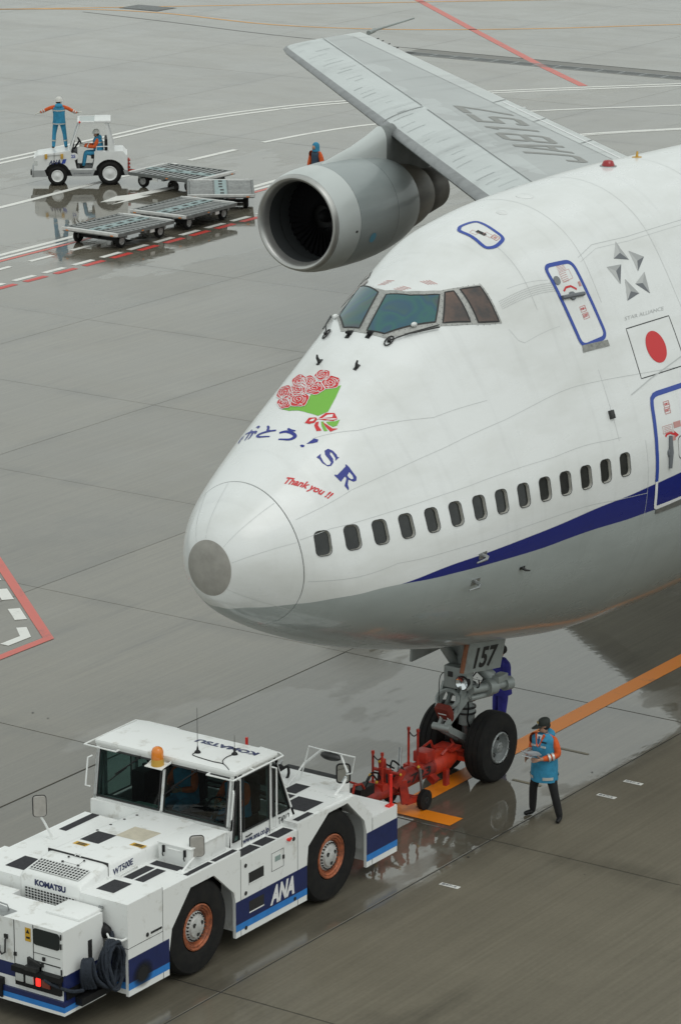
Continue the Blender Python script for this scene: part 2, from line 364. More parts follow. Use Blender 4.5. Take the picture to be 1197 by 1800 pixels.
for x, y in ((7.63,-2.48),(8.45,-2.52),(2.84,-2.47)):
    mb = MB(); mb.box((x-.05,y-.17,.002),(x+.05,y+.17,.006)); o = mb.build('ground_marker_plate', M['pwhite'], smooth=0)
    word('B47-4', (x-.03,y+.14,.006), (0,-1,0), (1,0,0), .06, M['greyprint'], o, name='marker_print', width=.26)
    tag(o, {7.63:'small white printed plate on the wet ground, nearest behind the standing marshal', 8.45:'small white printed plate on the ground, farther of the pair right of the marshal', 2.84:'small white printed plate alone on the ground in front of the stop bar'}[x], 'ground plate')
# far service road: double white edge, centre lines, dashed stand edge
W1 = [(36,46.4),(43,46.25),(50.42,46.22),(56.86,46.3),(60.6,46.3),(65.56,45.2),(69,43.6),(72.4,41.6),(79.45,35.6),(90,26)]
line('white_road_edge_line', W1, .21, M['pwhite']); line('white_road_edge_line', [(x-.1-max(0,(x-62))*.008, y-.46) for x, y in W1], .21, M['pwhite'])
L2 = [(36,40.3),(43.42,40.37),(48,40.6),(53.28,40.79)]
line('white_lane_line', L2, .24, M['pwhite']); line('white_lane_dash', [(54,40.77),(56.74,40.78)], .24, M['pwhite'], sm=False)
line('white_lane_line', [(58.53,40.9),(61.5,40.6),(64.44,39.8),(69.46,37.2),(74.5,32.9),(84,24)], .22, M['pwhite'])
DW = [(34,35.3),(37.4,35.35),(40.93,35.4),(46,35.65),(50.84,35.91),(54,36),(59,35.4),(63,34),(66.4,32.5),(69.6,30.2),(76,25)]
line('white_stand_edge_line', DW, .22, M['pwhite']); line('white_stand_edge_line', [(x+.1,y-.34) for x, y in DW], .16, M['pwhite'])
line('red_stand_edge_line', [(x,y-.58) for x, y in DW[:6]], .16, M['predfade'])
line('red_dashed_line', [(32,32.28),(37.5,32.3),(44.8,32.58),(52,32.7)], .22, M['pred'], dash=(.95,.42,.1))
line('white_dashed_line', [(32,32.62),(37.9,32.64),(44.8,32.9),(52,33.0)], .20, M['pwhite'], dash=(.95,.42,0))
line('white_dash_mark', [(35.2,34.0),(40.5,34.1)], .18, M['pwhite'], dash=(1.1,.9), sm=False)
mb = MB(); AR = [(45.94, 38.32), (47.12, 38.57), (47.54, 38.39), (47.86, 38.35), (49.6, 38.1), (49.3, 37.84), (47.6, 37.95), (47.87, 37.72), (46.87, 37.72), (45.8, 37.76), (46.75, 37.9)]; mb.add([(x, y, .004) for x, y in AR], [(0,1,2,10),(2,3,6,10),(3,4,5,6),(6,7,8,10),(8,9,10)])
tag(mb.build('white_lane_arrow', M['pwhite'], smooth=0, fix=False), kind='structure')
line('amber_taxi_line', [(70,88),(82.52,73),(91.02,63.57),(103,50.5),(118,34)], .20, M['pamber'])
line('amber_taxi_branch_line', [(80,75.8),(84.2,70.6),(85.6,66),(85.1,59.4),(86.8,54),(90.5,49),(95.41,44.4),(106,34)], .20, M['pamber'])
line('red_service_line', [(104,66.9),(96.3,58.92),(88.5,50.9),(80.71,42.8),(76.74,38.46)], .36, M['predfade'], sm=False)
line('red_area_line', [(20,23.55),(12.51,14.58),(9.14,10.56),(4,10.58)], .20, M['predfade'], z=.006, sm=False)
line('white_area_dash', [(13.1,15.75),(9.6,11.55)], .24, M['pwhite'], z=.005, dash=(.75,.62,.35), sm=False)
line('white_area_corner', [(9.38,11.42),(8.98,10.99),(8.35,10.99)], .20, M['pwhite'], z=.005, sm=False)
mb = MB()
for i in range(60):
    x, y = rnd.uniform(2,60), rnd.uniform(-5,42); r = rnd.uniform(.012,.03); a = rnd.uniform(0,3)
    mb.add([(x+r*math.cos(a+k)*rnd.uniform(.6,1.3), y+r*math.sin(a+k)*rnd.uniform(.6,1.3), .004) for k in (0,1.6,3.1,4.7)], [(0,1,2,3)])
tag(mb.build('grit_specks', M['darkmetal'], smooth=0, fix=False), kind='stuff')
dr = thing('drain_channel', 'long slotted steel drain channel across the far apron beyond the wing', 'drain', (80.4,40,0))
mb = MB(); mb.box((-.02,-26,-.03),(.06,9.6,.012)); mb.box((.66,-26,-.03),(.74,9.6,.012)); mb.build('channel_frame', M['steel'], dr, smooth=0)
mb = MB(); mb.box((.06,-26,-.03),(.66,9.6,.003)); mb.build('channel_bed', M['joint'], dr, smooth=0)
for i in range(34):
    mb = MB(); y = -25 + i; mb.box((.06,y+.02,-.002),(.66,y+.10,.012))
    for k in range(3): mb.box((.16+k*.17,y+.10,-.002),(.21+k*.17,y+1.02,.012))
    mb.build('grating_panel', M['steel'], dr, smooth=0)
line('concrete_drain_band', [(81.6,14),(81.6,49.6)], .8, road_paint('worn_drain_concrete', (.15,.14,.118), .5), z=.003, sm=False)
line('dark_joint_line', [(83.9,69.2),(83.2,63.5),(82.3,57.5),(82.1,50),(82.1,20)], .07, M['joint'], z=.003)
gt = thing('drain_grate', 'square dark steel drain grate beside the far amber taxi line', 'drain', (86.7,67.6,0))
mb = MB(); mb.box((-.75,-1.1,-.03),(.75,1.1,.006)); mb.build('grate_frame', M['darkmetal'], gt, smooth=0)
mb = MB()
for k in range(9): mb.box((-.6+k*.14,-.98,.006),(-.54+k*.14,.98,.014))
mb.build('grate_bars', M['steel'], gt, smooth=0)
# ------------------------------------------------------------ the airliner: x runs aft from the nose tip, y to starboard
AB = (7.25, 0, 0)                                   # base of the aircraft: under the nose wheels
plane = thing('airliner', 'large white four-engined airliner with blue cheat line and rose bouquet on its nose', 'airliner', AB)
KX = np.array([0,.06,.25,.6,1.1,1.8,2.7,3.6,4.5,5.5,7,9,11.5,14,20,27,54,69.])
KT = np.sqrt(KX)
K = {'w': [.133,.361,.601,.874,1.246,1.651,1.957,2.132,2.284,2.432,2.646,2.88,3.066,3.14,3.22,3.25,3.22,.3],
 'zk': [5.225,4.973,4.745,4.475,4.195,3.862,3.501,3.22,2.967,2.729,2.451,2.149,2.072,2.07,2.07,2.07,2.3,6.6],
 'zc': [5.471,5.763,6.033,6.301,6.603,7.015,7.522,8.005,8.496,8.96,9.502,9.675,9.717,9.66,9.45,8.66,8.6,7.4],
 'zm': [5.346,5.367,5.369,5.306,5.166,4.997,4.965,5.042,5.148,5.246,5.333,5.377,5.421,5.442,5.42,5.4,5.45,7.0],
 'ru': [.072,.322,.555,.787,.972,1.108,1.216,1.268,1.313,1.45,1.673,1.848,1.936,1.994,2.0,3.0,3.0,.3]}
def pchip(t, v, q):
    h = np.diff(t); d = np.diff(v)/h; m = np.zeros(len(t))
    for i in range(1, len(t)-1):
        if d[i-1]*d[i] > 0: w1 = 2*h[i]+h[i-1]; w2 = h[i]+2*h[i-1]; m[i] = (w1+w2)/(w1/d[i-1]+w2/d[i])
    m[0] = d[0]*1.3-m[1]*.3; m[-1] = d[-1]
    i = np.clip(np.searchsorted(t, q)-1, 0, len(h)-1); s = (q-t[i])/h[i]
    return v[i]*(1+2*s)*(1-s)**2 + m[i]*h[i]*s*(1-s)**2 + v[i+1]*s*s*(3-2*s) + m[i+1]*h[i]*s*s*(s-1)
TH = np.linspace(-np.pi/2, np.pi/2, 121); cT, sT = np.cos(TH), np.sin(TH)
def sections(xs):
    """double-lobe cross sections: half contour keel -> crown at each station"""
    w, zk, zm, zc, ru = [pchip(KT, np.array(K[k], float), np.sqrt(xs))[:, None] for k in ('w','zk','zm','zc','ru')]
    w = np.maximum(w, 1e-3); hm = np.minimum(w, zc-zm); ru = np.minimum(ru, zc-zm)
    b = np.where(sT[None] < 0, zm-zk, hm); Rr = np.sqrt((w*cT)**2+(b*sT)**2)
    h1 = zm*sT+Rr; d1 = zm*cT+(b*b-w*w)*sT*cT/np.maximum(Rr, 1e-9); zu = zc-ru; h2 = zu*sT+ru; d2 = zu*cT
    m = np.maximum(h1, h2); e = .06*np.minimum(1, w); a1 = np.exp((h1-m)/e); a2 = np.exp((h2-m)/e)
    h = m+e*np.log(a1+a2); dh = (a1*d1+a2*d2)/(a1+a2)
    y = h*cT-dh*sT; z = h*sT+dh*cT; zt = z[:, -1:]; zb = z[:, :1]
    return y, np.where(z > zm, zm+(z-zm)*(zc-zm)/(zt-zm+1e-9), zm-(zm-z)*(zm-zk)/(zm-zb+1e-9))
NS = 97
GX = np.concatenate([np.linspace(0,1,61)**2*2.5, np.linspace(2.55,20,210), np.linspace(20.3,69,120)])
_y, _z = sections(GX)
_s = np.concatenate([np.zeros((len(GX),1)), np.cumsum(np.hypot(np.diff(_y,axis=1), np.diff(_z,axis=1)), 1)], 1)
GL = _s[:, -1].copy(); _s /= _s[:, -1:]
_S = np.linspace(0, 1, NS)
GY = np.array([np.interp(_S, _s[i], _y[i]) for i in range(len(GX))]); GZ = np.array([np.interp(_S, _s[i], _z[i]) for i in range(len(GX))])
def skin(x, s):
    """point on the hull: station x, girth fraction s (0 keel, 1 crown on the port side, up to 2 round starboard)"""
    sb = s > 1; s2 = 2-s if sb else s
    x = min(max(x, 0), 68.9); i = min(max(int(np.searchsorted(GX, x))-1, 0), len(GX)-2); a = (x-GX[i])/(GX[i+1]-GX[i])
    t = min(max(s2, 0), 1)*(NS-1); j = min(int(t), NS-2); b = t-j
    f = lambda G: (G[i,j]*(1-b)+G[i,j+1]*b)*(1-a)+(G[i+1,j]*(1-b)+G[i+1,j+1]*b)*a
    y = f(GY); return Vector((x, y if sb else -y, f(GZ)))
def girth(x): return float(np.interp(x, GX, GL))
def frame(x, s):
    """point, tangent aft, tangent towards the crown, outward normal"""
    p = skin(x, s); e = .02; h = .006
    tx = (skin(x+e, s)-skin(max(x-e, 0), s)).normalized(); ts = (skin(x, s+h)-skin(x, s-h)); ts = (ts-tx*ts.dot(tx)).normalized()
    n = tx.cross(ts)
    if n.dot(p-Vector((p.x+.5, 0, 5.2))) < 0: n = -n
    return p, tx, ts, n
def on(x, s, off): p, tx, ts, n = frame(x, s); return p+n*off
def curvenode(nt, pts):
    n = nt.nodes.new('ShaderNodeFloatCurve'); c = n.mapping.curves[0]; n.mapping.use_clip = False
    c.points[0].location = pts[0]; c.points[1].location = pts[-1]
    for p in pts[1:-1]: c.points.new(*p)
    for p in c.points: p.handle_type = 'AUTO_CLAMPED'
    n.mapping.update(); return n
lo_ = [(0,-.05),(.25,-.03),(.29,.0237),(.388,.178),(.608,.255),(.887,.32),(1.026,.34),(1.592,.397),(2.365,.4196),(3.337,.4102),(4.418,.3988),(5.943,.3905),(7.541,.3938),(8.468,.4009),(9.248,.4035),(14,.405),(30,.41)]
up_ = [(0,-.05),(.25,-.03),(.29,.0237),(.388,.178),(.608,.255),(.887,.32),(1.026,.34),(1.592,.397),(2.365,.4196),(3.318,.4311),(4.377,.4269),(5.88,.4248),(7.459,.434),(8.377,.4454),(9.142,.4533),(14,.48),(30,.52)]
def livery():
    m = bpy.data.materials.new('aircraft_paint'); m.use_nodes = True; nt = m.node_tree; L = nt.links.new; b = nt.nodes['Principled BSDF']
    uv = nd(nt, 'ShaderNodeUVMap'); uv.uv_map = 'hull'; sp = nd(nt, 'ShaderNodeSeparateXYZ'); L(uv.outputs[0], sp.inputs[0])
    def less(pts):
        c = curvenode(nt, [(math.sqrt(x/30), s) for x, s in pts]); L(sp.outputs[0], c.inputs[1])
        k = nd(nt, 'ShaderNodeMath', operation='SUBTRACT'); L(c.outputs[0], k.inputs[0]); L(sp.outputs[1], k.inputs[1])
        r = nd(nt, 'ShaderNodeMapRange'); L(k.outputs[0], r.inputs[0]); r.inputs[1].default_value = -.0006; r.inputs[2].default_value = .0006; return r.outputs[0]
    tc = nd(nt, 'ShaderNodeTexCoord'); mp = nd(nt, 'ShaderNodeMapping'); mp.inputs['Scale'].default_value = (.5,1,1.6); L(tc.outputs['Object'], mp.inputs[0])
    n = nd(nt, 'ShaderNodeTexNoise'); n.inputs['Scale'].default_value = .9; n.inputs['Detail'].default_value = 7; n.inputs['Roughness'].default_value = .62; L(mp.outputs[0], n.inputs['Vector'])
    w = nd(nt, 'ShaderNodeValToRGB'); w.color_ramp.elements[0].position = .30; w.color_ramp.elements[0].color = (.70,.71,.69,1); w.color_ramp.elements[1].position = .58; w.color_ramp.elements[1].color = (.80,.815,.81,1); L(n.outputs[0], w.inputs[0])
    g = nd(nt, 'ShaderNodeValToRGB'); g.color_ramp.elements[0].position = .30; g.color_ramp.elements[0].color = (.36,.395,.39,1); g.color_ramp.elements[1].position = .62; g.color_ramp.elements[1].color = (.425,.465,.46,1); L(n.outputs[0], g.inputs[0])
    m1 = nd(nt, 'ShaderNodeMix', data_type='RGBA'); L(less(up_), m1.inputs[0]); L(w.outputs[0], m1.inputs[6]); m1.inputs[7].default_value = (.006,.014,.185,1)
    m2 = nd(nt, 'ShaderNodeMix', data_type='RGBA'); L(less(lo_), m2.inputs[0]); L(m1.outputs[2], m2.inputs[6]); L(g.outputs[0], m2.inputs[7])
    # thin runs of grime down the skin
    mp2 = nd(nt, 'ShaderNodeMapping'); mp2.inputs['Scale'].default_value = (3.2,.4,.35); L(tc.outputs['Object'], mp2.inputs[0]); n2 = nd(nt, 'ShaderNodeTexNoise'); n2.inputs['Scale'].default_value = 1.6; n2.inputs['Detail'].default_value = 5; L(mp2.outputs[0], n2.inputs['Vector'])
    r2 = nd(nt, 'ShaderNodeMapRange'); L(n2.outputs[0], r2.inputs[0]); r2.inputs[1].default_value = .28; r2.inputs[2].default_value = .45; r2.inputs[3].default_value = .945; r2.inputs[4].default_value = 1.
    m3 = nd(nt, 'ShaderNodeMix', data_type='RGBA', blend_type='MULTIPLY'); m3.inputs[0].default_value = 1; L(m2.outputs[2], m3.inputs[6]); L(r2.outputs[0], m3.inputs[7])
    L(m3.outputs[2], b.inputs['Base Color'])
    r = nd(nt, 'ShaderNodeMapRange'); L(n.outputs[0], r.inputs[0]); r.inputs[3].default_value = .34; r.inputs[4].default_value = .22; L(r.outputs[0], b.inputs['Roughness'])
    b.inputs['Coat Weight'].default_value = .45; b.inputs['Coat Roughness'].default_value = .06
    return m
M['livery'] = livery()
M['reveal'] = pmat('window_reveal', (.42,.41,.37), .5)
def hull_obj(name, xs, mats, ns=NS, off=0., cap=True):
    """closed loft of the hull between stations xs with the hull UV (sqrt(x/30), girth)"""
    mb = MB(); ss = np.linspace(0, 1, ns); full = list(ss)+[2-s for s in ss[::-1][1:-1]]; n = len(full)
    for x in xs:
        for s in full:
            p = skin(x, s)
            if off: p = on(x, s, off)
            mb.v.append(tuple(p))
    k = len(xs)
    for i in range(k-1):
        for j in range(n): mb.f.append((i*n+j, i*n+(j+1)%n, (i+1)*n+(j+1)%n, (i+1)*n+j))
    if cap: mb.f.append(tuple(range(n))[::-1]); mb.f.append(tuple((k-1)*n+j for j in range(n)))
    mb.m = [0]*len(mb.f)
    o = mb.build(name, mats, plane, off=AB, smooth=0, fix=False)
    me = o.data; uvl = me.uv_layers.new(name='hull'); uu = [(math.sqrt(max(x, 0)/30), min(s, 2-s)) for x in xs for s in full]
    for lp in me.loops: uvl.data[lp.index].uv = uu[lp.vertex_index]
    bm = bmesh.new(); bm.from_mesh(me); bmesh.ops.recalc_face_normals(bm, faces=bm.faces); bm.to_mesh(me); bm.free()
    me.polygons.foreach_set('use_smooth', [True]*len(me.polygons)); me.set_sharp_from_angle(angle=R(38))
    return o
XJ = .906
fus_x = np.concatenate([np.linspace(XJ+.008, 2.5, 26), np.linspace(2.6, 20, 150), np.linspace(20.5, 68.9, 60)])
fus = hull_obj('fuselage', fus_x, [M['livery'], M['reveal']])
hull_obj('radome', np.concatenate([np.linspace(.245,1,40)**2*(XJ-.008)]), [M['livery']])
hull_obj('radome_gap', np.array([XJ-.02, XJ, XJ+.02]), [M['joint']], off=-.012)
capm = pmat('bare_nose_cap', (.36,.345,.315), .55, noise=.22, nscale=4, bump=.05)
hull_obj('nose_cap', np.linspace(0,1,14)**2*.074, [capm], off=.005)
# cabin windows: recessed openings with a frame and a dark pane
WINX = [(1.23,.5868),(1.68,.5834),(2.14,.5726),(2.618,.5622),(3.125,.5491),(3.621,.5372),(4.119,.526),(4.608,.5162),(5.111,.5077),(5.614,.5008),(6.105,.4935),(6.608,.4882),(7.106,.4876),(7.609,.4898),(9.19,.4935)]
cut = MB(); wspec = []
for i, (x, s) in enumerate(WINX):
    p, tx, ts, n = frame(x, s); up = Vector((0,0,1)); up = (up-n*up.dot(n)).normalized(); sd = up.cross(n)
    wspec.append((p, sd, up, n)); pr = rrect(.250, .362, .09)
    cut.loft([[p+sd*a+up*b-n*.055 for a, b in pr], [p+sd*a*1.04+up*b*1.03+n*.15 for a, b in pr]])
co = cut.build('cutter', [M['livery'], M['reveal']], smooth=0, off=AB); co.data.polygons.foreach_set('material_index', [1]*len(co.data.polygons))
md = fus.modifiers.new('b', 'BOOLEAN'); md.operation = 'DIFFERENCE'; md.solver = 'EXACT'; md.object = co; co.location = AB
bpy.context.view_layer.update()
nm = bpy.data.meshes.new_from_object(fus.evaluated_get(bpy.context.evaluated_depsgraph_get()))
fus.modifiers.clear(); old = fus.data; fus.data = nm; nm.name = 'fuselage'; bpy.data.objects.remove(co)
M['pane'] = pmat('cabin_pane', (.012,.014,.014), .07, spec=.6, noise=.4, nscale=3, dirt=(.03,.032,.03))
for p, sd, up, n in wspec:
    def ring(mb, w0, h0, w1, h1, z0, z1):
        a = rrect(w0,h0,.085*w0/.26); b = rrect(w1,h1,.085*w1/.26)
        mb.loft([[p+sd*x+up*y+n*z0 for x, y in a], [p+sd*x+up*y+n*z1 for x, y in b]], cap=False)
    mb = MB(); ring(mb,.254,.366,.270,.383,.004,.006); ring(mb,.270,.383,.272,.385,.006,-.01)
    w = mb.build('cabin_window', M['joint'], plane, off=AB, smooth=0)
    mb = MB(); ring(mb,.250,.362,.232,.342,-.004,-.042); mb.build('window_bezel', M['reveal'], w, off=AB, smooth=0)
    mb = MB(); a = rrect(.245,.354,.085); mb.add([p+sd*x+up*y-n*.040 for x, y in a], [tuple(range(len(a)))]); mb.build('pane', M['pane'], w, off=AB, smooth=0)
# flat print, seams and trims that follow the hull
def dense(path, closed, step=.06):
    out = []; k = len(path)
    for i in range(k if closed else k-1):
        (x0, s0), (x1, s1) = path[i], path[(i+1)%k]; d = math.hypot(x1-x0, (s1-s0)*girth((x0+x1)/2)); m = max(1, int(d/step))
        out += [(x0+(x1-x0)*t/m, s0+(s1-s0)*t/m) for t in range(m)]
    return out if closed else out+[path[-1]]
def rounded(path, closed=True, n=4):
    P = [Vector((x, s*10)) for x, s in path]; out = []; k = len(P)
    for i in range(k):
        a, b, c, d = P[i-1], P[i], P[(i+1)%k], P[(i+2)%k]
        for j in range(n): t = j/n; q = .5*((2*b)+(c-a)*t+(2*a-5*b+4*c-d)*t*t+(3*b-a-3*c+d)*t**3); out.append((q.x, q.y/10))
    return out
def ribbon(mb, path, w, off=.004, closed=False, mi=0):
    Q = dense(path, closed); k = len(Q); F = [frame(*q) for q in Q]; P = [f[0]+f[3]*off for f in F]
    vs = []
    for i in range(k):
        t = (P[(i+1)%k]-P[i-1]) if closed else (P[min(i+1,k-1)]-P[max(i-1,0)]); c = F[i][3].cross(t).normalized()*w/2; vs += [P[i]+c, P[i]-c]
    fs = [(2*i, 2*i+1, (2*i+3)%(2*k), (2*i+2)%(2*k)) for i in range(k if closed else k-1)]
    mb.add(vs, fs, mi)
def patch_geo(poly, off, cell=.09):
    """filled outline in (x, s) cut into small faces that follow the hull"""
    L = girth(np.mean([p[0] for p in poly])); E = [Vector((x, s*L)) for x, s in dense(poly, True, cell)]; n = len(E)
    xs = [v.x for v in E]; ys = [v.y for v in E]; pts = list(E)
    x = min(xs)+cell*.7
    while x < max(xs):
        y = min(ys)+cell*.7
        while y < max(ys): pts.append(Vector((x+1e-4*y, y+1e-4*x))); y += cell
        x += cell
    v, e, f, *_ = delaunay_2d_cdt(pts, [(i,(i+1)%n) for i in range(n)], [list(range(n))], 2, 1e-5)
    return [on(q.x, q.y/L, off) for q in v], f, [(q.x, q.y/L) for q in v]
def patch(name, poly, m, parent=None, off=.004, cell=.09, uv=False):
    vs, fs, us = patch_geo(poly, off, cell); mb = MB(); mb.add(vs, fs); o = mb.build(name, m, parent or plane, off=AB, smooth=60, fix=False)
    me = o.data; bm = bmesh.new(); bm.from_mesh(me)
    for f in bm.faces:
        c = f.calc_center_median(); 
        if f.normal.dot(Vector((0, c.y, c.z-5))) < 0: f.normal_flip()
    bm.to_mesh(me); bm.free()
    if uv:
        u = me.uv_layers.new(name='hull')
        for lp in me.loops: x, s = us[lp.vertex_index]; u.data[lp.index].uv = (math.sqrt(x/30), min(s, 2-s))
    return o
def hull_word(body, o0, oR, oT, m, parent=None, bold=.02, off=.005, name='lettering'):
    """word laid on the hull: (x,s) of baseline start, baseline end, top-left"""
    vs, fs, w, h = text_mesh(body, bold); bm = bmesh.new(); bv = [bm.verts.new((x, y, 0)) for x, y in vs]
    for f in fs:
        try: bm.faces.new([bv[i] for i in f])
        except ValueError: pass
    for _ in range(3):
        ed = [e for e in bm.edges if (e.calc_length()*(max(abs(oR[0]-o0[0]),abs(oR[1]-o0[1])*9)/w)) > .10]
        if ed: bmesh.ops.subdivide_edges(bm, edges=ed, cuts=1); bmesh.ops.triangulate(bm, faces=bm.faces[:])
    bm.verts.index_update(); mb = MB(); out = []
    for v in bm.verts: a, b = v.co.x/w, v.co.y/h; out.append(on(o0[0]+(oR[0]-o0[0])*a+(oT[0]-o0[0])*b, o0[1]+(oR[1]-o0[1])*a+(oT[1]-o0[1])*b, off))
    mb.add(out, [[v.index for v in f.verts] for f in bm.faces]); bm.free()
    return mb.build(name, m, parent or plane, off=AB, smooth=0, fix=False)
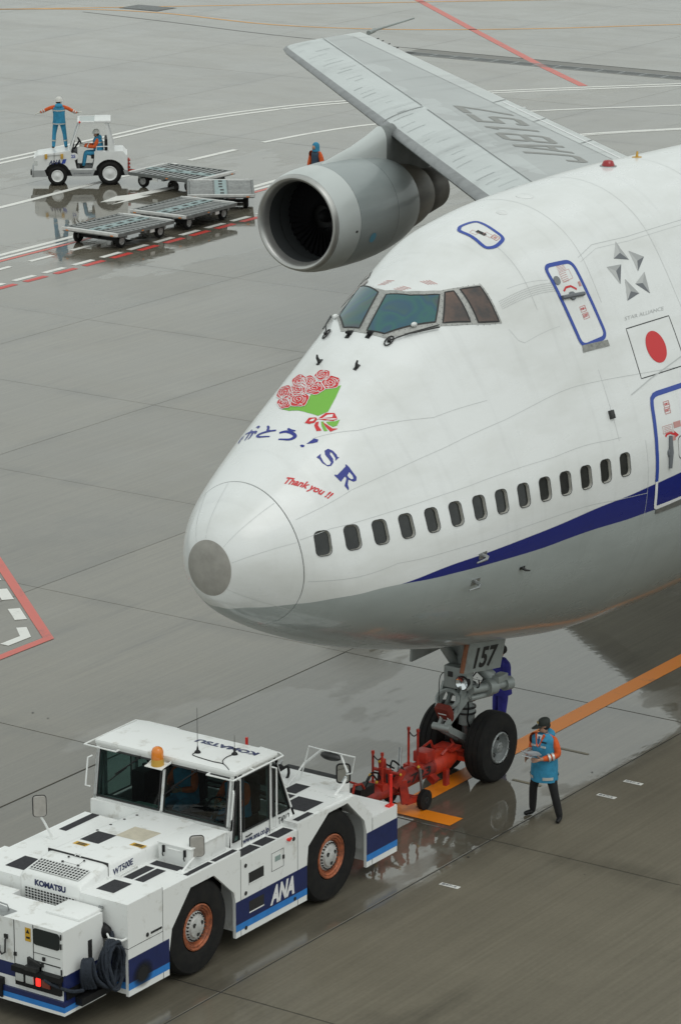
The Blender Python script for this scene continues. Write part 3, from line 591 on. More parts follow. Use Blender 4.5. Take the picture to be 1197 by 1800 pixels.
DEC = {"cock_frame":[[5.257,1.0956],[4.997,1.0556],[4.891,1.0142],[4.954,0.971],[5.101,0.9427],[5.272,0.9202],[5.402,0.9107],[5.719,0.8876],[5.891,0.8761],[5.87,0.7988],[5.606,0.8133],[5.059,0.8501],[4.796,0.8717],[4.44,0.8941],[4.223,0.9121],[4.016,0.9378],[3.967,0.9716],[3.96,0.9932],[3.97,1.0444],[4.427,1.0968]],"pane_S1":[[5.289,1.108],[4.841,1.0264],[4.032,1.0033],[4.052,1.044],[4.464,1.0917]],"pane_P1":[[4.796,1.0044],[4.905,0.9586],[5.031,0.9365],[5.204,0.9154],[4.791,0.8826],[4.079,0.9442],[4.017,0.983]],"pane_P2":[[5.297,0.9112],[5.427,0.9014],[5.321,0.8377],[4.884,0.8712]],"pane_P3":[[5.534,0.8957],[5.846,0.8746],[5.824,0.8045],[5.452,0.8274]],"hatch":[[6.645,0.9865],[6.739,0.9876],[6.946,0.9789],[6.988,0.9678],[6.942,0.9359],[6.919,0.9199],[6.852,0.9127],[6.66,0.9102],[6.529,0.9153],[6.482,0.9253],[6.541,0.9542],[6.569,0.9795]],"updoor":[[7.193,0.8339],[7.274,0.8369],[7.77,0.8308],[7.865,0.8249],[8.009,0.7037],[7.953,0.6956],[7.849,0.6932],[7.452,0.6936],[7.361,0.6978]],"updoor_sill":[[7.363,0.6954],[8.007,0.691],[8.01,0.6806],[7.329,0.684]],"updoor_win":[[7.303,0.8095],[7.381,0.8073]],"updoor_handle":[[7.28,0.7795],[7.546,0.7761],[7.825,0.7728]],"updoor_arrow":[[7.398,0.7883],[7.481,0.7926],[7.606,0.7917],[7.719,0.7836]],"updoor_txt":[[7.494,0.8142],[7.752,0.8119],[7.481,0.8034],[7.783,0.8007],[7.513,0.7416],[7.699,0.7395],[7.514,0.7299],[7.708,0.7276]],"star0":[[9.261,0.8347],[9.372,0.8003],[8.982,0.8096],[9.212,0.8151]],"star1":[[9.469,0.8142],[9.817,0.7974],[9.48,0.7787],[9.58,0.7945]],"star2":[[8.698,0.8004],[9.106,0.7972],[8.866,0.768],[8.891,0.7896]],"star3":[[9.643,0.7746],[9.551,0.7397],[9.269,0.7611],[9.469,0.7586]],"star4":[[9.039,0.7734],[9.264,0.745],[8.876,0.7395],[9.06,0.7522]],"startext":[[8.616,0.7112],[9.739,0.7082],[8.651,0.7168],[9.784,0.716]],"flag":[[8.571,0.6983],[9.817,0.6973],[8.522,0.616],[9.661,0.6161]],"sun":[[8.991,0.6733],[9.398,0.6458],[9.226,0.6812],[9.115,0.6332],[9.176,0.657]],"L1":[[9.488,0.5864],[8.787,0.5867],[8.681,0.5855],[8.598,0.5804],[8.559,0.5642],[8.5,0.5312],[8.46,0.5011],[8.433,0.449],[8.457,0.4121],[8.555,0.4048],[9.227,0.4106]],"L1sill":[[8.434,0.4076],[8.461,0.3945],[9.28,0.3947],[9.238,0.4068]],"L1handle":[[8.85,0.5169],[8.807,0.4901],[8.78,0.466]],"L1win":[[9.122,0.5106],[9.134,0.4768],[9.058,0.4957]],"L1sign":[[9.008,0.5687],[9.152,0.5668],[8.944,0.5512],[9.1,0.55]],"L1arrow":[[8.732,0.5173],[8.78,0.5206],[8.874,0.5212],[8.984,0.5168]],"stripe_up":[[2.365,0.4196],[3.318,0.4311],[4.377,0.4269],[5.88,0.4248],[7.459,0.434],[8.377,0.4454],[9.142,0.4533]],"stripe_lo":[[2.365,0.4196],[3.337,0.4102],[4.418,0.3988],[5.943,0.3905],[7.541,0.3938],[8.468,0.4009],[9.248,0.4035]],"gray":[[0.29,0.0237],[0.388,0.1783],[0.608,0.2553],[0.887,0.3199],[1.026,0.3398],[1.592,0.4031],[2.365,0.4196]],"wrap":[[2.313,1.0482],[2.375,1.0242],[2.477,0.9956],[2.643,0.993],[2.777,0.9701],[2.962,0.9423],[2.722,0.9307],[2.479,0.9208],[2.428,0.9256],[2.336,0.9341],[2.31,0.9658],[2.305,0.9929],[2.277,1.0218]],"rose0":[[3.037,1.0042],[3.096,0.9902],[3.119,1.0188]],"rose1":[[2.936,0.9695],[3.029,0.9559],[3.017,0.9856]],"rose2":[[2.923,1.0599],[2.95,1.0414],[3.087,1.0839]],"rose3":[[2.884,1.0289],[2.933,1.0141],[2.998,1.0469]],"rose4":[[2.763,0.9972],[2.841,0.9792],[2.856,1.0155]],"rose5":[[2.721,1.0851],[2.726,1.0615],[2.963,1.1201]],"rose6":[[2.729,1.0428],[2.772,1.0224],[2.867,1.0652]],"rose7":[[2.476,1.0588],[2.508,1.0411],[2.624,1.0818]],"rose8":[[2.512,1.0174],[2.584,0.9967],[2.637,1.0402]],"bow":[[2.135,0.9515],[2.242,0.952],[2.302,0.9355],[2.287,0.9286],[2.213,0.9284],[2.154,0.937]],"bowR":[[2.287,0.9286],[2.441,0.9226],[2.519,0.905],[2.476,0.8873],[2.406,0.8926],[2.341,0.9079]],"bowRi":[[2.337,0.9197],[2.426,0.9157],[2.487,0.9052],[2.444,0.9012]],"bowLi":[[2.188,0.9434],[2.239,0.942],[2.274,0.9349],[2.221,0.9346]],"tail1":[[2.226,0.9264],[2.264,0.9212],[2.205,0.9147],[2.174,0.8969],[2.118,0.9061],[2.172,0.9233]],"tail2":[[2.29,0.9126],[2.296,0.9009],[2.31,0.8796],[2.371,0.8681],[2.251,0.8764],[2.26,0.8952]],"tailg1":[[2.283,0.9162],[2.308,0.9104],[2.264,0.901],[2.23,0.8838],[2.191,0.8902],[2.228,0.9056]],"tailg2":[[2.322,0.9051],[2.424,0.8879],[2.495,0.8821],[2.394,0.8761],[2.334,0.881],[2.315,0.8937]],"to1":[[1.989,1.0591],[1.937,1.0496],[1.888,1.0465],[1.885,1.0367]],"to2":[[1.888,1.0159],[1.864,1.0433],[1.836,1.0682],[1.806,1.0748],[1.766,1.0592],[1.765,1.0224]],"u1":[[1.958,0.984],[1.942,0.9724],[1.959,0.9571]],"u2":[[1.849,0.9989],[1.894,0.9843],[1.905,0.9649],[1.891,0.9501],[1.853,0.9461],[1.787,0.9557],[1.738,0.9865]],"ex":[[1.864,0.9018],[1.95,0.8987],[2.005,0.8966],[2.033,0.885],[1.994,0.8813],[1.927,0.89]],"exd":[[1.79,0.9143],[1.819,0.9098],[1.83,0.9022],[1.801,0.9006],[1.777,0.9056]],"ga1":[[2.054,1.1559],[1.989,1.1242],[1.938,1.11],[1.856,1.1073],[1.798,1.1117]],"ga2":[[2.05,1.1278],[1.94,1.127],[1.824,1.1293]],"ga3":[[1.947,1.1088],[1.918,1.0949],[1.867,1.0913]],"gad":[[2.04,1.1091],[2.044,1.1021],[2.015,1.0947],[1.991,1.0973]],"ri1":[[2.055,1.1694],[1.974,1.172],[1.894,1.1664]],"ri2":[[2.045,1.1613],[1.951,1.1607]],"S":[[1.818,0.85],[1.905,0.8492],[1.869,0.8436],[1.851,0.8258],[1.863,0.8116],[1.904,0.8071],[1.941,0.8103],[1.945,0.8226],[1.943,0.8384],[1.978,0.8486],[2.04,0.8461],[2.077,0.833],[2.086,0.8171],[2.076,0.8111],[2.095,0.807],[2.011,0.806],[2.039,0.812],[2.046,0.829],[2.029,0.8359],[2.003,0.8291],[2.003,0.8164],[1.974,0.8057],[1.908,0.8023],[1.86,0.8078],[1.825,0.8253],[1.831,0.8405],[1.816,0.8479]],"R":[[2.121,0.7809],[2.129,0.7768],[2.141,0.7702],[2.151,0.7492],[2.163,0.735],[2.127,0.7269],[2.077,0.7291],[2.046,0.7368],[2.025,0.742],[1.972,0.7305],[1.957,0.7194],[1.935,0.7155],[1.917,0.7325],[2.009,0.7477],[2.001,0.7544],[1.918,0.7493],[1.907,0.7474],[1.896,0.7507],[1.866,0.7744],[1.88,0.7756],[1.907,0.7705],[1.927,0.7709],[2.101,0.7764],[2.11,0.7803]],"Rh":[[2.044,0.7534],[2.097,0.757],[2.112,0.744],[2.101,0.7359],[2.066,0.7377],[2.044,0.7458]],"thank":[[1.127,0.8565],[1.291,0.8638],[1.547,0.7214],[1.745,0.7272],[1.595,0.7311]],"pitot":[[3.305,1.0398],[3.355,0.9427],[4.099,0.4259],[4.04,0.3688],[5.162,0.3631],[7.515,0.5744],[3.899,1.0168],[3.97,0.9714]],"wiper":[[4.011,0.9254],[4.291,0.9024],[4.764,0.8692],[4.482,0.9088],[4.444,0.8946]],"beacon":[[11.572,1.0086],[12.756,1.0171],[8.591,0.9849],[7.595,0.9672]],"lines":[[7.051,0.641],[8.523,0.6347],[7.535,0.6372],[7.406,0.5277],[7.349,0.456],[6.573,0.5306]],"line2":[[1.987,0.9092],[3.882,0.7391],[6.743,0.6377],[9.549,0.6166]],"line3":[[0.895,0.4387],[2.323,0.478],[4.246,0.4541],[7.326,0.4338]],"ring2":[[8.249,0.9188],[8.148,0.7528]],"ring3":[[10.284,0.9901],[10.251,0.874],[10.602,0.8251]]}
# seams of the skin panels
def seam(path, w=.008, m='seam', off=.0025, closed=False):
    mb = MB(); ribbon(mb, path, w, off, closed); mb.build('panel_seam', M[m], plane, off=AB, smooth=0, fix=False)
sweep = lambda x, a, b, n=24: [(x, a+(b-a)*i/n) for i in range(n+1)]
seam([(1.0,.705),(1.99,.712),(3.0,.692),(3.9,.672),(5.2,.650),(6.74,.6377),(9.55,.6166),(13,.612)])
seam([(.93,.62),(1.4,.63),(2.4,.612),(4,.577),(6,.545),(7.33,.535),(7.62,.5345)])
seam([(.95,.4387),(2.32,.478),(4.25,.4541),(7.33,.4338),(8.2,.4338)]); seam(sweep(8.2,.10,.52)); seam(sweep(7.55,.53,.65)); seam([(1.99,.90),(2.6,.83),(3.9,.739),(5.0,.70)],.008)
for x, a, b in ((5.3,.10,.39),(9.6,.12,.40),(8.2,.75,1.25),(10.25,.70,1.3),(6.65,.78,.91),(12.6,.6,1.3),(14.8,.1,1.3)): seam(sweep(x, a, b), .008)
seam([(5.95,.782),(6.05,.755),(6.15,.745),(7.0,.738)],.006); seam([(6.25,.84),(7.15,.815)],.006); seam([(8.1,.83),(8.6,.842),(9.6,.8365),(14,.835)],.010); seam([(8.1,.822),(8.65,.834),(9.6,.829),(14,.827)],.006)
for s in (.60,.80,1.06,1.20,.27): seam([(.085,s+.0),(.3,s+.005),(.6,s+.01),(.88,s+.012)], .010, 'seamlight')
seam([(8.15,.596),(8.75,.612),(9.7,.63),(11,.65)], .02, 'seam', .006)
mb = MB()
for i in range(46):
    for r in range(5):
        x = 6.0+i*.031; s = .8315-i*.0006-r*.0035; p, tx, ts, n = frame(x, s); mb.add([p+n*.003+tx*a+ts*b for a, b in ((-.008,-.008),(.008,-.008),(.008,.008),(-.008,.008))], [(0,1,2,3)])
mb.build('static_vent_grid', M['lightprint'], plane, off=AB, smooth=0)['kind'] = 'stuff'
# cockpit glazing
fr = pmat('window_frame_metal', (.42,.42,.40), .5, .3, noise=.25, nscale=12)
patch('cockpit_frame', DEC['cock_frame'], fr, off=.008, cell=.08)
def cockglass():
    m = bpy.data.materials.new('coated_cockpit_glass'); m.use_nodes = True; nt = m.node_tree; b = nt.nodes['Principled BSDF']
    tc = nd(nt, 'ShaderNodeTexCoord'); n = nd(nt, 'ShaderNodeTexNoise'); n.inputs['Scale'].default_value = 1.5; n.inputs['Detail'].default_value = 1; n.inputs['Distortion'].default_value = .6; nt.links.new(tc.outputs['Object'], n.inputs['Vector'])
    r = nd(nt, 'ShaderNodeValToRGB'); e = r.color_ramp.elements; e[0].position = .28; e[0].color = (.03,.075,.15,1); e[1].position = .72; e[1].color = (.085,.065,.105,1)
    for p, c in ((.40,(.03,.10,.145)),(.47,(.035,.13,.125)),(.53,(.035,.095,.15)),(.60,(.05,.12,.105))): q = e.new(p); q.color = (*c, 1)
    nt.links.new(n.outputs[0], r.inputs[0]); nt.links.new(r.outputs[0], b.inputs['Base Color']); b.inputs['Roughness'].default_value = .07; b.inputs['Specular IOR Level'].default_value = .6
    return m
cg = cockglass(); cg2 = pmat('tinted_side_glass', (.155,.10,.08), .07, noise=.55, nscale=2.2, dirt=(.06,.055,.055))
mb = MB(); 
for k, mm in (('pane_S1', cg), ('pane_P1', cg), ('pane_P2', cg2), ('pane_P3', cg2)):
    o = patch('cockpit_pane', DEC[k], mm, off=.014, cell=.08)
    mb = MB(); ribbon(mb, DEC[k], .026, .016, True); mb.build('pane_seal', M['joint'], o, off=AB, smooth=0, fix=False)
    mb = MB()
    L = girth(4.6); c = (np.mean([p[0] for p in DEC[k]]), np.mean([p[1] for p in DEC[k]]))
    for x, s in dense(DEC[k], True, .085):
        d = Vector((x-c[0], (s-c[1])*L)).normalized()*.042; p, tx, ts, n = frame(x+d.x, s+d.y/L); mb.add([p+n*.013+tx*a+ts*b for a, b in ((-.006,-.006),(.006,-.006),(.006,.006),(-.006,.006))], [(0,1,2,3)])
    mb.build('frame_screws', M['greyprint'], o, off=AB, smooth=0)['kind'] = 'stuff'
mirror_ = lambda P: [(x, 2-s) for x, s in P]
patch('cockpit_frame', [(5.3,1.10),(5.9,1.124),(5.87,1.20),(5.06,1.15),(4.44,1.106)], fr, off=.008)
for k in ('pane_P2','pane_P3'): patch('cockpit_pane', mirror_(DEC[k]), cg2, off=.014, cell=.08)
# crew hatch, upper-deck door, main door
def fillet(path, r=.15, n=6):
    L = girth(path[0][0]); P = [Vector((x, s*L)) for x, s in path]; out = []
    for i in range(len(P)):
        a, b, c = P[i-1], P[i], P[(i+1)%len(P)]; u = (a-b).normalized(); v = (c-b).normalized(); p, q = b+u*r, b+v*r
        for k in range(n+1): t = k/n; z = p*(1-t)**2+b*2*t*(1-t)+q*t*t; out.append((z.x, z.y/L))
    return out
def trimmed(name, label, path, w, skinm=True):
    path = fillet(path) if len(path) == 4 else rounded(path); o = patch(name, path, M['livery'], off=.004, uv=True, cell=.12); o['label'] = label
    return o, path
o, pth = trimmed('crew_hatch', 'roof hatch edged in blue', DEC['hatch'], .06); mb = MB(); ribbon(mb, pth, .062, .009, True); mb.build('trim', M['doorblue'], o, off=AB, smooth=0, fix=False)
def xs_box(mb, x, s, w, h, off=.009): p, tx, ts, n = frame(x, s); mb.add([p+n*off+tx*a+ts*b for a, b in ((-w/2,-h/2),(w/2,-h/2),(w/2,h/2),(-w/2,h/2))], [(0,1,2,3)])
def xs_outline(mb, x, s, w, h, t=.006, off=.009):
    for a, b, ww, hh in ((0,h/2,w,t),(0,-h/2,w,t),(w/2,0,t,h),(-w/2,0,t,h)): p, tx, ts, n = frame(x, s); p = p+tx*a+ts*b; mb.add([p+n*off+tx*i+ts*j for i, j in ((-ww/2,-hh/2),(ww/2,-hh/2),(ww/2,hh/2),(-ww/2,hh/2))], [(0,1,2,3)])
mb = MB(); xs_box(mb,6.72,.948,.07,.17); mb.build('handle', M['darkmetal'], o, off=AB, smooth=0)
mb = MB(); xs_outline(mb,6.66,.958,.09,.12); xs_outline(mb,6.76,.936,.09,.14); xs_outline(mb,6.80,.924,.11,.11,.012); xs_box(mb,6.80,.924,.05,.05); mb.build('placard', M['redfaint'], o, off=AB, smooth=0)['kind'] = 'stuff'
o, pth = trimmed('upper_deck_door', 'narrow upper-deck door edged in blue', [(7.20,.838),(7.885,.829),(8.02,.696),(7.36,.693)], .06); mb = MB(); ribbon(mb, pth, .07, .009, True); mb.build('trim', M['doorblue'], o, off=AB, smooth=0, fix=False)
mb = MB(); p, tx, ts, n = frame(7.34,.8085); mb.lathe([(0,.075),(.012,.075),(.012,.001)], p+n*.004, n, 20); mb.build('porthole', pmat('porthole_grey', (.2,.21,.215), .3), o, off=AB)
hp = DEC['updoor_handle']; mb = MB(); mb.tube([on(*q, .03) for q in hp], .035, 8); p, tx, ts, n = frame(*hp[1]); mb.lathe([(0,.075),(.035,.07),(.05,.001)], p, n, 14); mb.build('handle', M['greyprint'], o, off=AB)
mb = MB(); ribbon(mb, DEC['updoor_arrow'], .035, .009); mb.build('arrow_print', M['redprint'], o, off=AB, smooth=0, fix=False)
t = DEC['updoor_txt']; mb = MB(); xs_outline(mb, 7.60,.8105,.27,.16); 
for q in range(5): xs_box(mb, 7.55,.8155-q*.0035,.16,.008)
for q in range(6): xs_box(mb, 7.57,.8295-q*.0022,.20,.007)
xs_box(mb,7.84,.790,.06,.08); xs_outline(mb,7.69,.7505,.14,.09,.010); xs_outline(mb,7.70,.7385,.15,.09,.010); mb.build('placard', M['redfaint'], o, off=AB, smooth=0)['kind'] = 'stuff'
hull_word('EXIT', (7.64,.7365), (7.76,.7365), (7.64,.7415), M['redprint'], o, off=.010, name='exit_print'); hull_word('非常口', (7.63,.7485), (7.75,.7485), (7.63,.753), M['redprint'], o, off=.010, name='exit_print')
patch('door_sill', DEC['updoor_sill'], pmat('worn_sill', (.33,.33,.31), .5, .3, noise=.4, nscale=14), off=.012, cell=.08)
L1 = [(8.433,.449),(8.457,.4121),(8.47,.4065),(8.52,.4045),(8.6,.405),(9.50,.411),(9.55,.4115),(9.60,.415),(9.60,.449),(9.62,.50),(9.68,.5612),(9.70,.578),(9.66,.5855),(9.6,.5875),(8.787,.5867),(8.70,.5855),(8.62,.581),(8.585,.573),(8.559,.5642),(8.5,.5312),(8.46,.5011)]
o = patch('passenger_door', L1, M['livery'], off=.004, uv=True, cell=.15); o['label'] = 'main-deck door with red arrow, blue and white edge'
up = [q for q in L1[9:]]+[(8.46,.5011),(8.433,.449)]; mb = MB(); ribbon(mb, up, .085, .009); mb.build('trim', M['doorblue'], o, off=AB, smooth=0, fix=False)
mb = MB(); ribbon(mb, L1[:9], .07, .009); mb.build('lower_trim', M['whiteprint'], o, off=AB, smooth=0, fix=False)
hp = DEC['L1handle']; mb = MB(); mb.tube([on(*q, .03) for q in hp], [.03,.045,.03], 8); p, tx, ts, n = frame(*hp[1]); mb.lathe([(0,.075),(.035,.07),(.05,.001)], p, n, 14); mb.build('handle', M['greyprint'], o, off=AB)
mb = MB(); ribbon(mb, DEC['L1arrow'], .04, .009); p = on(*DEC['L1arrow'][-1], .009); f = frame(*DEC['L1arrow'][-1]); mb.add([p+f[2]*.06, p-f[2]*.06, p+f[1]*.12-f[2]*.03], [(0,1,2)]); mb.build('arrow_print', M['redprint'], o, off=AB, smooth=0, fix=False)
mb = MB(); xs_outline(mb, 8.95,.566,.15,.10,.012); xs_outline(mb, 8.93,.5565,.15,.10,.012); xs_outline(mb,8.83,.528,.27,.12,.008); xs_box(mb,9.1,.531,.2,.1)
for q in range(4): xs_box(mb, 8.83,.531-q*.0025,.2,.008)
xs_box(mb,8.95,.511,.1,.07); mb.build('placard', M['redfaint'], o, off=AB, smooth=0)['kind'] = 'stuff'
hull_word('非常口', (8.89,.5640), (9.01,.5640), (8.89,.5685), M['redprint'], o, off=.010, name='exit_print'); hull_word('EXIT', (8.87,.5545), (8.99,.5545), (8.87,.559), M['redprint'], o, off=.010, name='exit_print')
patch('door_sill', [(8.50,.4015),(8.51,.3935),(9.6,.399),(9.6,.410),(9.2,.4075)], M['steel'], off=.012)
# alliance star, flag
for i in range(5):
    a, b_, c, mid = DEC['star%d'%i]; pts = [a, b_, c]
    for (u, v), mm in (((0,1),'midprint'),((1,2),'greyprint'),((2,0),'lightprint')): 
        k = {('%d'%i): 0}; patch('star_emblem', [pts[u], pts[v], mid], M[mm], off=.005, cell=.3)
t = DEC['startext']; hull_word('STAR ALLIANCE', t[0], t[1], t[2], M['lightprint'], bold=.0, name='alliance_lettering')
fl = [(8.571,.6983),(9.817,.6973),(9.79,.6161),(8.522,.616)]
mb = MB(); ribbon(mb, fl, .016, .005, True); mb.build('flag_border', M['blackprint'], plane, off=AB, smooth=0, fix=False)
sc = (9.176,.657); patch('flag_sun', [(sc[0]+.262*math.cos(a), sc[1]+.0262*math.sin(a)) for a in np.linspace(0,2*np.pi,33)[:-1]], M['redprint'], off=.005, cell=.12)
# the bouquet and the farewell words on the nose
bq = patch('bouquet_emblem', DEC['wrap'], M['greenprint'], off=.005, cell=.07)
for i in range(9):
    c, e1, e2 = DEC['rose%d'%i]; L = girth(c[0])
    # an oval of red petals with white spiral gaps
    ax = Vector((e1[0]-c[0], (e1[1]-c[1])*L)); ay = Vector((e2[0]-c[0], (e2[1]-c[1])*L)); 
    pt = lambda a, k: (c[0]+(ax.x*math.cos(a)+ay.x*math.sin(a))*k, c[1]+((ax.y*math.cos(a)+ay.y*math.sin(a))*k)/L)
    rp = [pt(a, 1.04+.08*math.sin(5*a+i)) for a in np.linspace(0,2*np.pi,21)[:-1]]
    o = patch('rose_print', rp, M['redprint'], bq, off=.006+.0004*i, cell=.06)
    mb = MB(); lift = .0105+.0004*i
    ribbon(mb, rp, .010, lift, True)
    for k0, k1, a0, a1 in ((.78,.70,.2,2.1),(.80,.66,2.3,4.2),(.78,.62,4.5,6.3),(.55,.46,1.0,3.1),(.56,.42,3.4,5.9),(.32,.22,0,3.3),(.30,.12,3.6,6.2)):
        ribbon(mb, [pt(a0+i*1.3+(a1-a0)*t, k0+(k1-k0)*t) for t in np.linspace(0,1,7)], .0105, lift)
    for a in (.9,2.9,5.1): ribbon(mb, [pt(a+i, .6), pt(a+i+.25, 1.0)], .010, lift)
    mb.build('petal_lines', M['whiteprint'], bq, off=AB, smooth=0, fix=False)['kind'] = 'stuff'
for k, mm, of in (('tailg1','greenprint',.005),('tailg2','greenprint',.005),('tail1','redprint',.006),('tail2','redprint',.006),('bow','redprint',.007),('bowR','redprint',.007),('bowLi','whiteprint',.009),('bowRi','whiteprint',.009)): patch('bow_print', DEC[k], M[mm], bq, off=of, cell=.07)
mb = MB(); ribbon(mb, DEC['bow'][:4], .012, .009); ribbon(mb, [DEC['bow'][3], DEC['bowR'][3], DEC['bowR'][5]], .012, .010); ribbon(mb, [DEC['bow'][3], DEC['bowR'][0]], .012, .010); mb.build('bow_lines', M['whiteprint'], bq, off=AB, smooth=0, fix=False)
def brush(name, strokes):
    mb = MB()
    for k, w in strokes:
        P = smooth_path([Vector((x, s*10, 0)) for x, s in DEC[k]], 5); P = [(p[0], p[1]/10) for p in P]; n = len(P)
        F = [frame(*q) for q in P]; vs = []
        for i in range(n):
            t = (F[min(i+1,n-1)][0]-F[max(i-1,0)][0]); c = F[i][3].cross(t).normalized()*w*(.35+.65*math.sin(math.pi*min(1,.15+i/(n-1)*.8))); q = F[i][0]+F[i][3]*.006; vs += [q+c/2, q-c/2]
        mb.add(vs, [(2*i,2*i+1,2*i+3,2*i+2) for i in range(n-1)])
    mb.build(name, M['blueprint'], plane, off=AB, smooth=0, fix=False)
brush('kana_lettering', [('to1',.045),('to2',.05)]); brush('kana_lettering', [('u1',.045),('u2',.06)]); brush('kana_lettering', [('ga1',.05),('ga2',.045),('ga3',.05),('gad',.04)]); brush('kana_lettering', [('ri1',.05),('ri2',.05)])
for k in ('ex','exd','S'): patch('farewell_lettering', DEC[k], M['blueprint'], off=.006, cell=.06)
# R with its counter left open: split outline
r_ = DEC['R']; h_ = DEC['Rh']; o = patch('farewell_lettering', r_, M['blueprint'], off=.006, cell=.06); patch('letter_counter', h_, M['livery'], o, off=.0085, cell=.06, uv=True)
t = DEC['thank']; hull_word('Thank you !!', t[0], t[2], t[1], M['redprint'], bold=.035, off=.006, name='thank_you_lettering')
# probes, wipers, beacon, antennas
def knob(name, x, s, h, r, m, back=.06):
    p, tx, ts, n = frame(x, s); mb = MB(); mb.tube([p-n*.01, p+n*h*.7, p+n*h-tx*back], [r*1.5, r, r*.6], 8); mb.box((-r*3,-r*1.2,0),(r*3,r*1.2,.012), M=Matrix(((tx.x,ts.x,n.x,p.x),(tx.y,ts.y,n.y,p.y),(tx.z,ts.z,n.z,p.z),(0,0,0,1)))); return mb.build(name, m, plane, off=AB)
for x, s in DEC['pitot'][:2]: knob('ice_probe', x, s, .13, .022, M['darkmetal'], -.03)
for x, s in DEC['pitot'][6:8]: knob('washer_nozzle', x, s, .08, .03, M['black'], .05)
for x, s in DEC['pitot'][2:4]:
    p, tx, ts, n = frame(x, s); mb = MB(); mb.tube([p, p+n*.10, p+n*.15-tx*.08, p+n*.15-tx*.30], [.035,.028,.024,.012], 8); mb.box((-.09,-.05,0),(.09,.05,.012), M=Matrix(((tx.x,ts.x,n.x,p.x),(tx.y,ts.y,n.y,p.y),(tx.z,ts.z,n.z,p.z),(0,0,0,1)))); mb.build('pitot_tube', M['steel'], plane, off=AB)
knob('angle_vane', *DEC['pitot'][4], .12, .02, M['darkmetal'], -.06)
p, tx, ts, n = frame(*DEC['pitot'][5]); mb = MB(); mb.box((-.05,-.07,-.01),(.05,.07,.05), bev=.01, M=Matrix(((tx.x,ts.x,n.x,p.x),(tx.y,ts.y,n.y,p.y),(tx.z,ts.z,n.z,p.z),(0,0,0,1)))); mb.build('side_lamp', M['darkmetal'], plane, off=AB)
wq = DEC['wiper']
for sg, nm_ in ((0,'wiper'),(1,'wiper')):
    q = wq if not sg else [(x, 2-s+.012) for x, s in wq]
    mb = MB(); mb.tube([on(*q[0],.03), on(*q[1],.06), on(*q[2],.05)], .013, 6); mb.tube([on(q[1][0]-.05,q[1][1]+.006,.045), on(q[2][0]+.03,q[2][1]+.004,.035)], .010, 6); p, tx, ts, n = frame(*q[0]); mb.tube([p+tx*.11*math.cos(a)+ts*.05*math.sin(a)+n*.02 for a in np.linspace(0,6.28,13)[:-1]], .012, 6, closed=True); mb.tube([p-n*.01, p+n*.06], .03, 8)
    mb.build(nm_, M['darkmetal'], plane, off=AB)
    p, tx, ts, n = frame(*q[3]); mb = MB(); mb.ball((0,0,0), .05, n=10, sq=(1.4,.8,.8)); mb.xf(Matrix.Translation(p+n*.03)); mb.build('wiper_cover', M['white'], plane, off=AB)
p, tx, ts, n = frame(11.572,1.0); mb = MB(); mb.lathe([(-.02,.115),(.03,.11),(.085,.085),(.10,.065),(.105,.001)], p, n, 18); mb.build('beacon', pmat('red_beacon_glass', (.35,.01,.015), .1, coat=.6), plane, off=AB)
mb = MB(); mb.lathe([(-.02,.15),(.008,.145),(.010,.001)], p, n, 20); mb.build('beacon_base', M['steel'], plane, off=AB)
p, tx, ts, n = frame(12.756,1.01); mb = MB(); mb.lathe([(-.02,.09),(.008,.085),(.009,.001)], p, n, 16); mb.tube([p, p+n*.10+tx*.02], [.028,.016], 8); mb.build('small_antenna', M['amberbase'], plane, off=AB)
for x, s, r in ((8.59,.985,.11),(7.6,.967,.07)): p, tx, ts, n = frame(x, s); mb = MB(); mb.lathe([(-.02,r*1.4),(.006,r*1.35),(.02,r),(.028,.001)], p, n, 18); mb.build('antenna_plate', M['white'], plane, off=AB)
for x, s in ((5.05,1.035),(4.95,.99),(5.25,.955)):
    mb = MB()
    for q in range(4): xs_box(mb, x+q*.03, s-q*.004, .012, .16, .004)
    mb.build('placard', M['redfaint'], plane, off=AB, smooth=0)['kind'] = 'stuff'
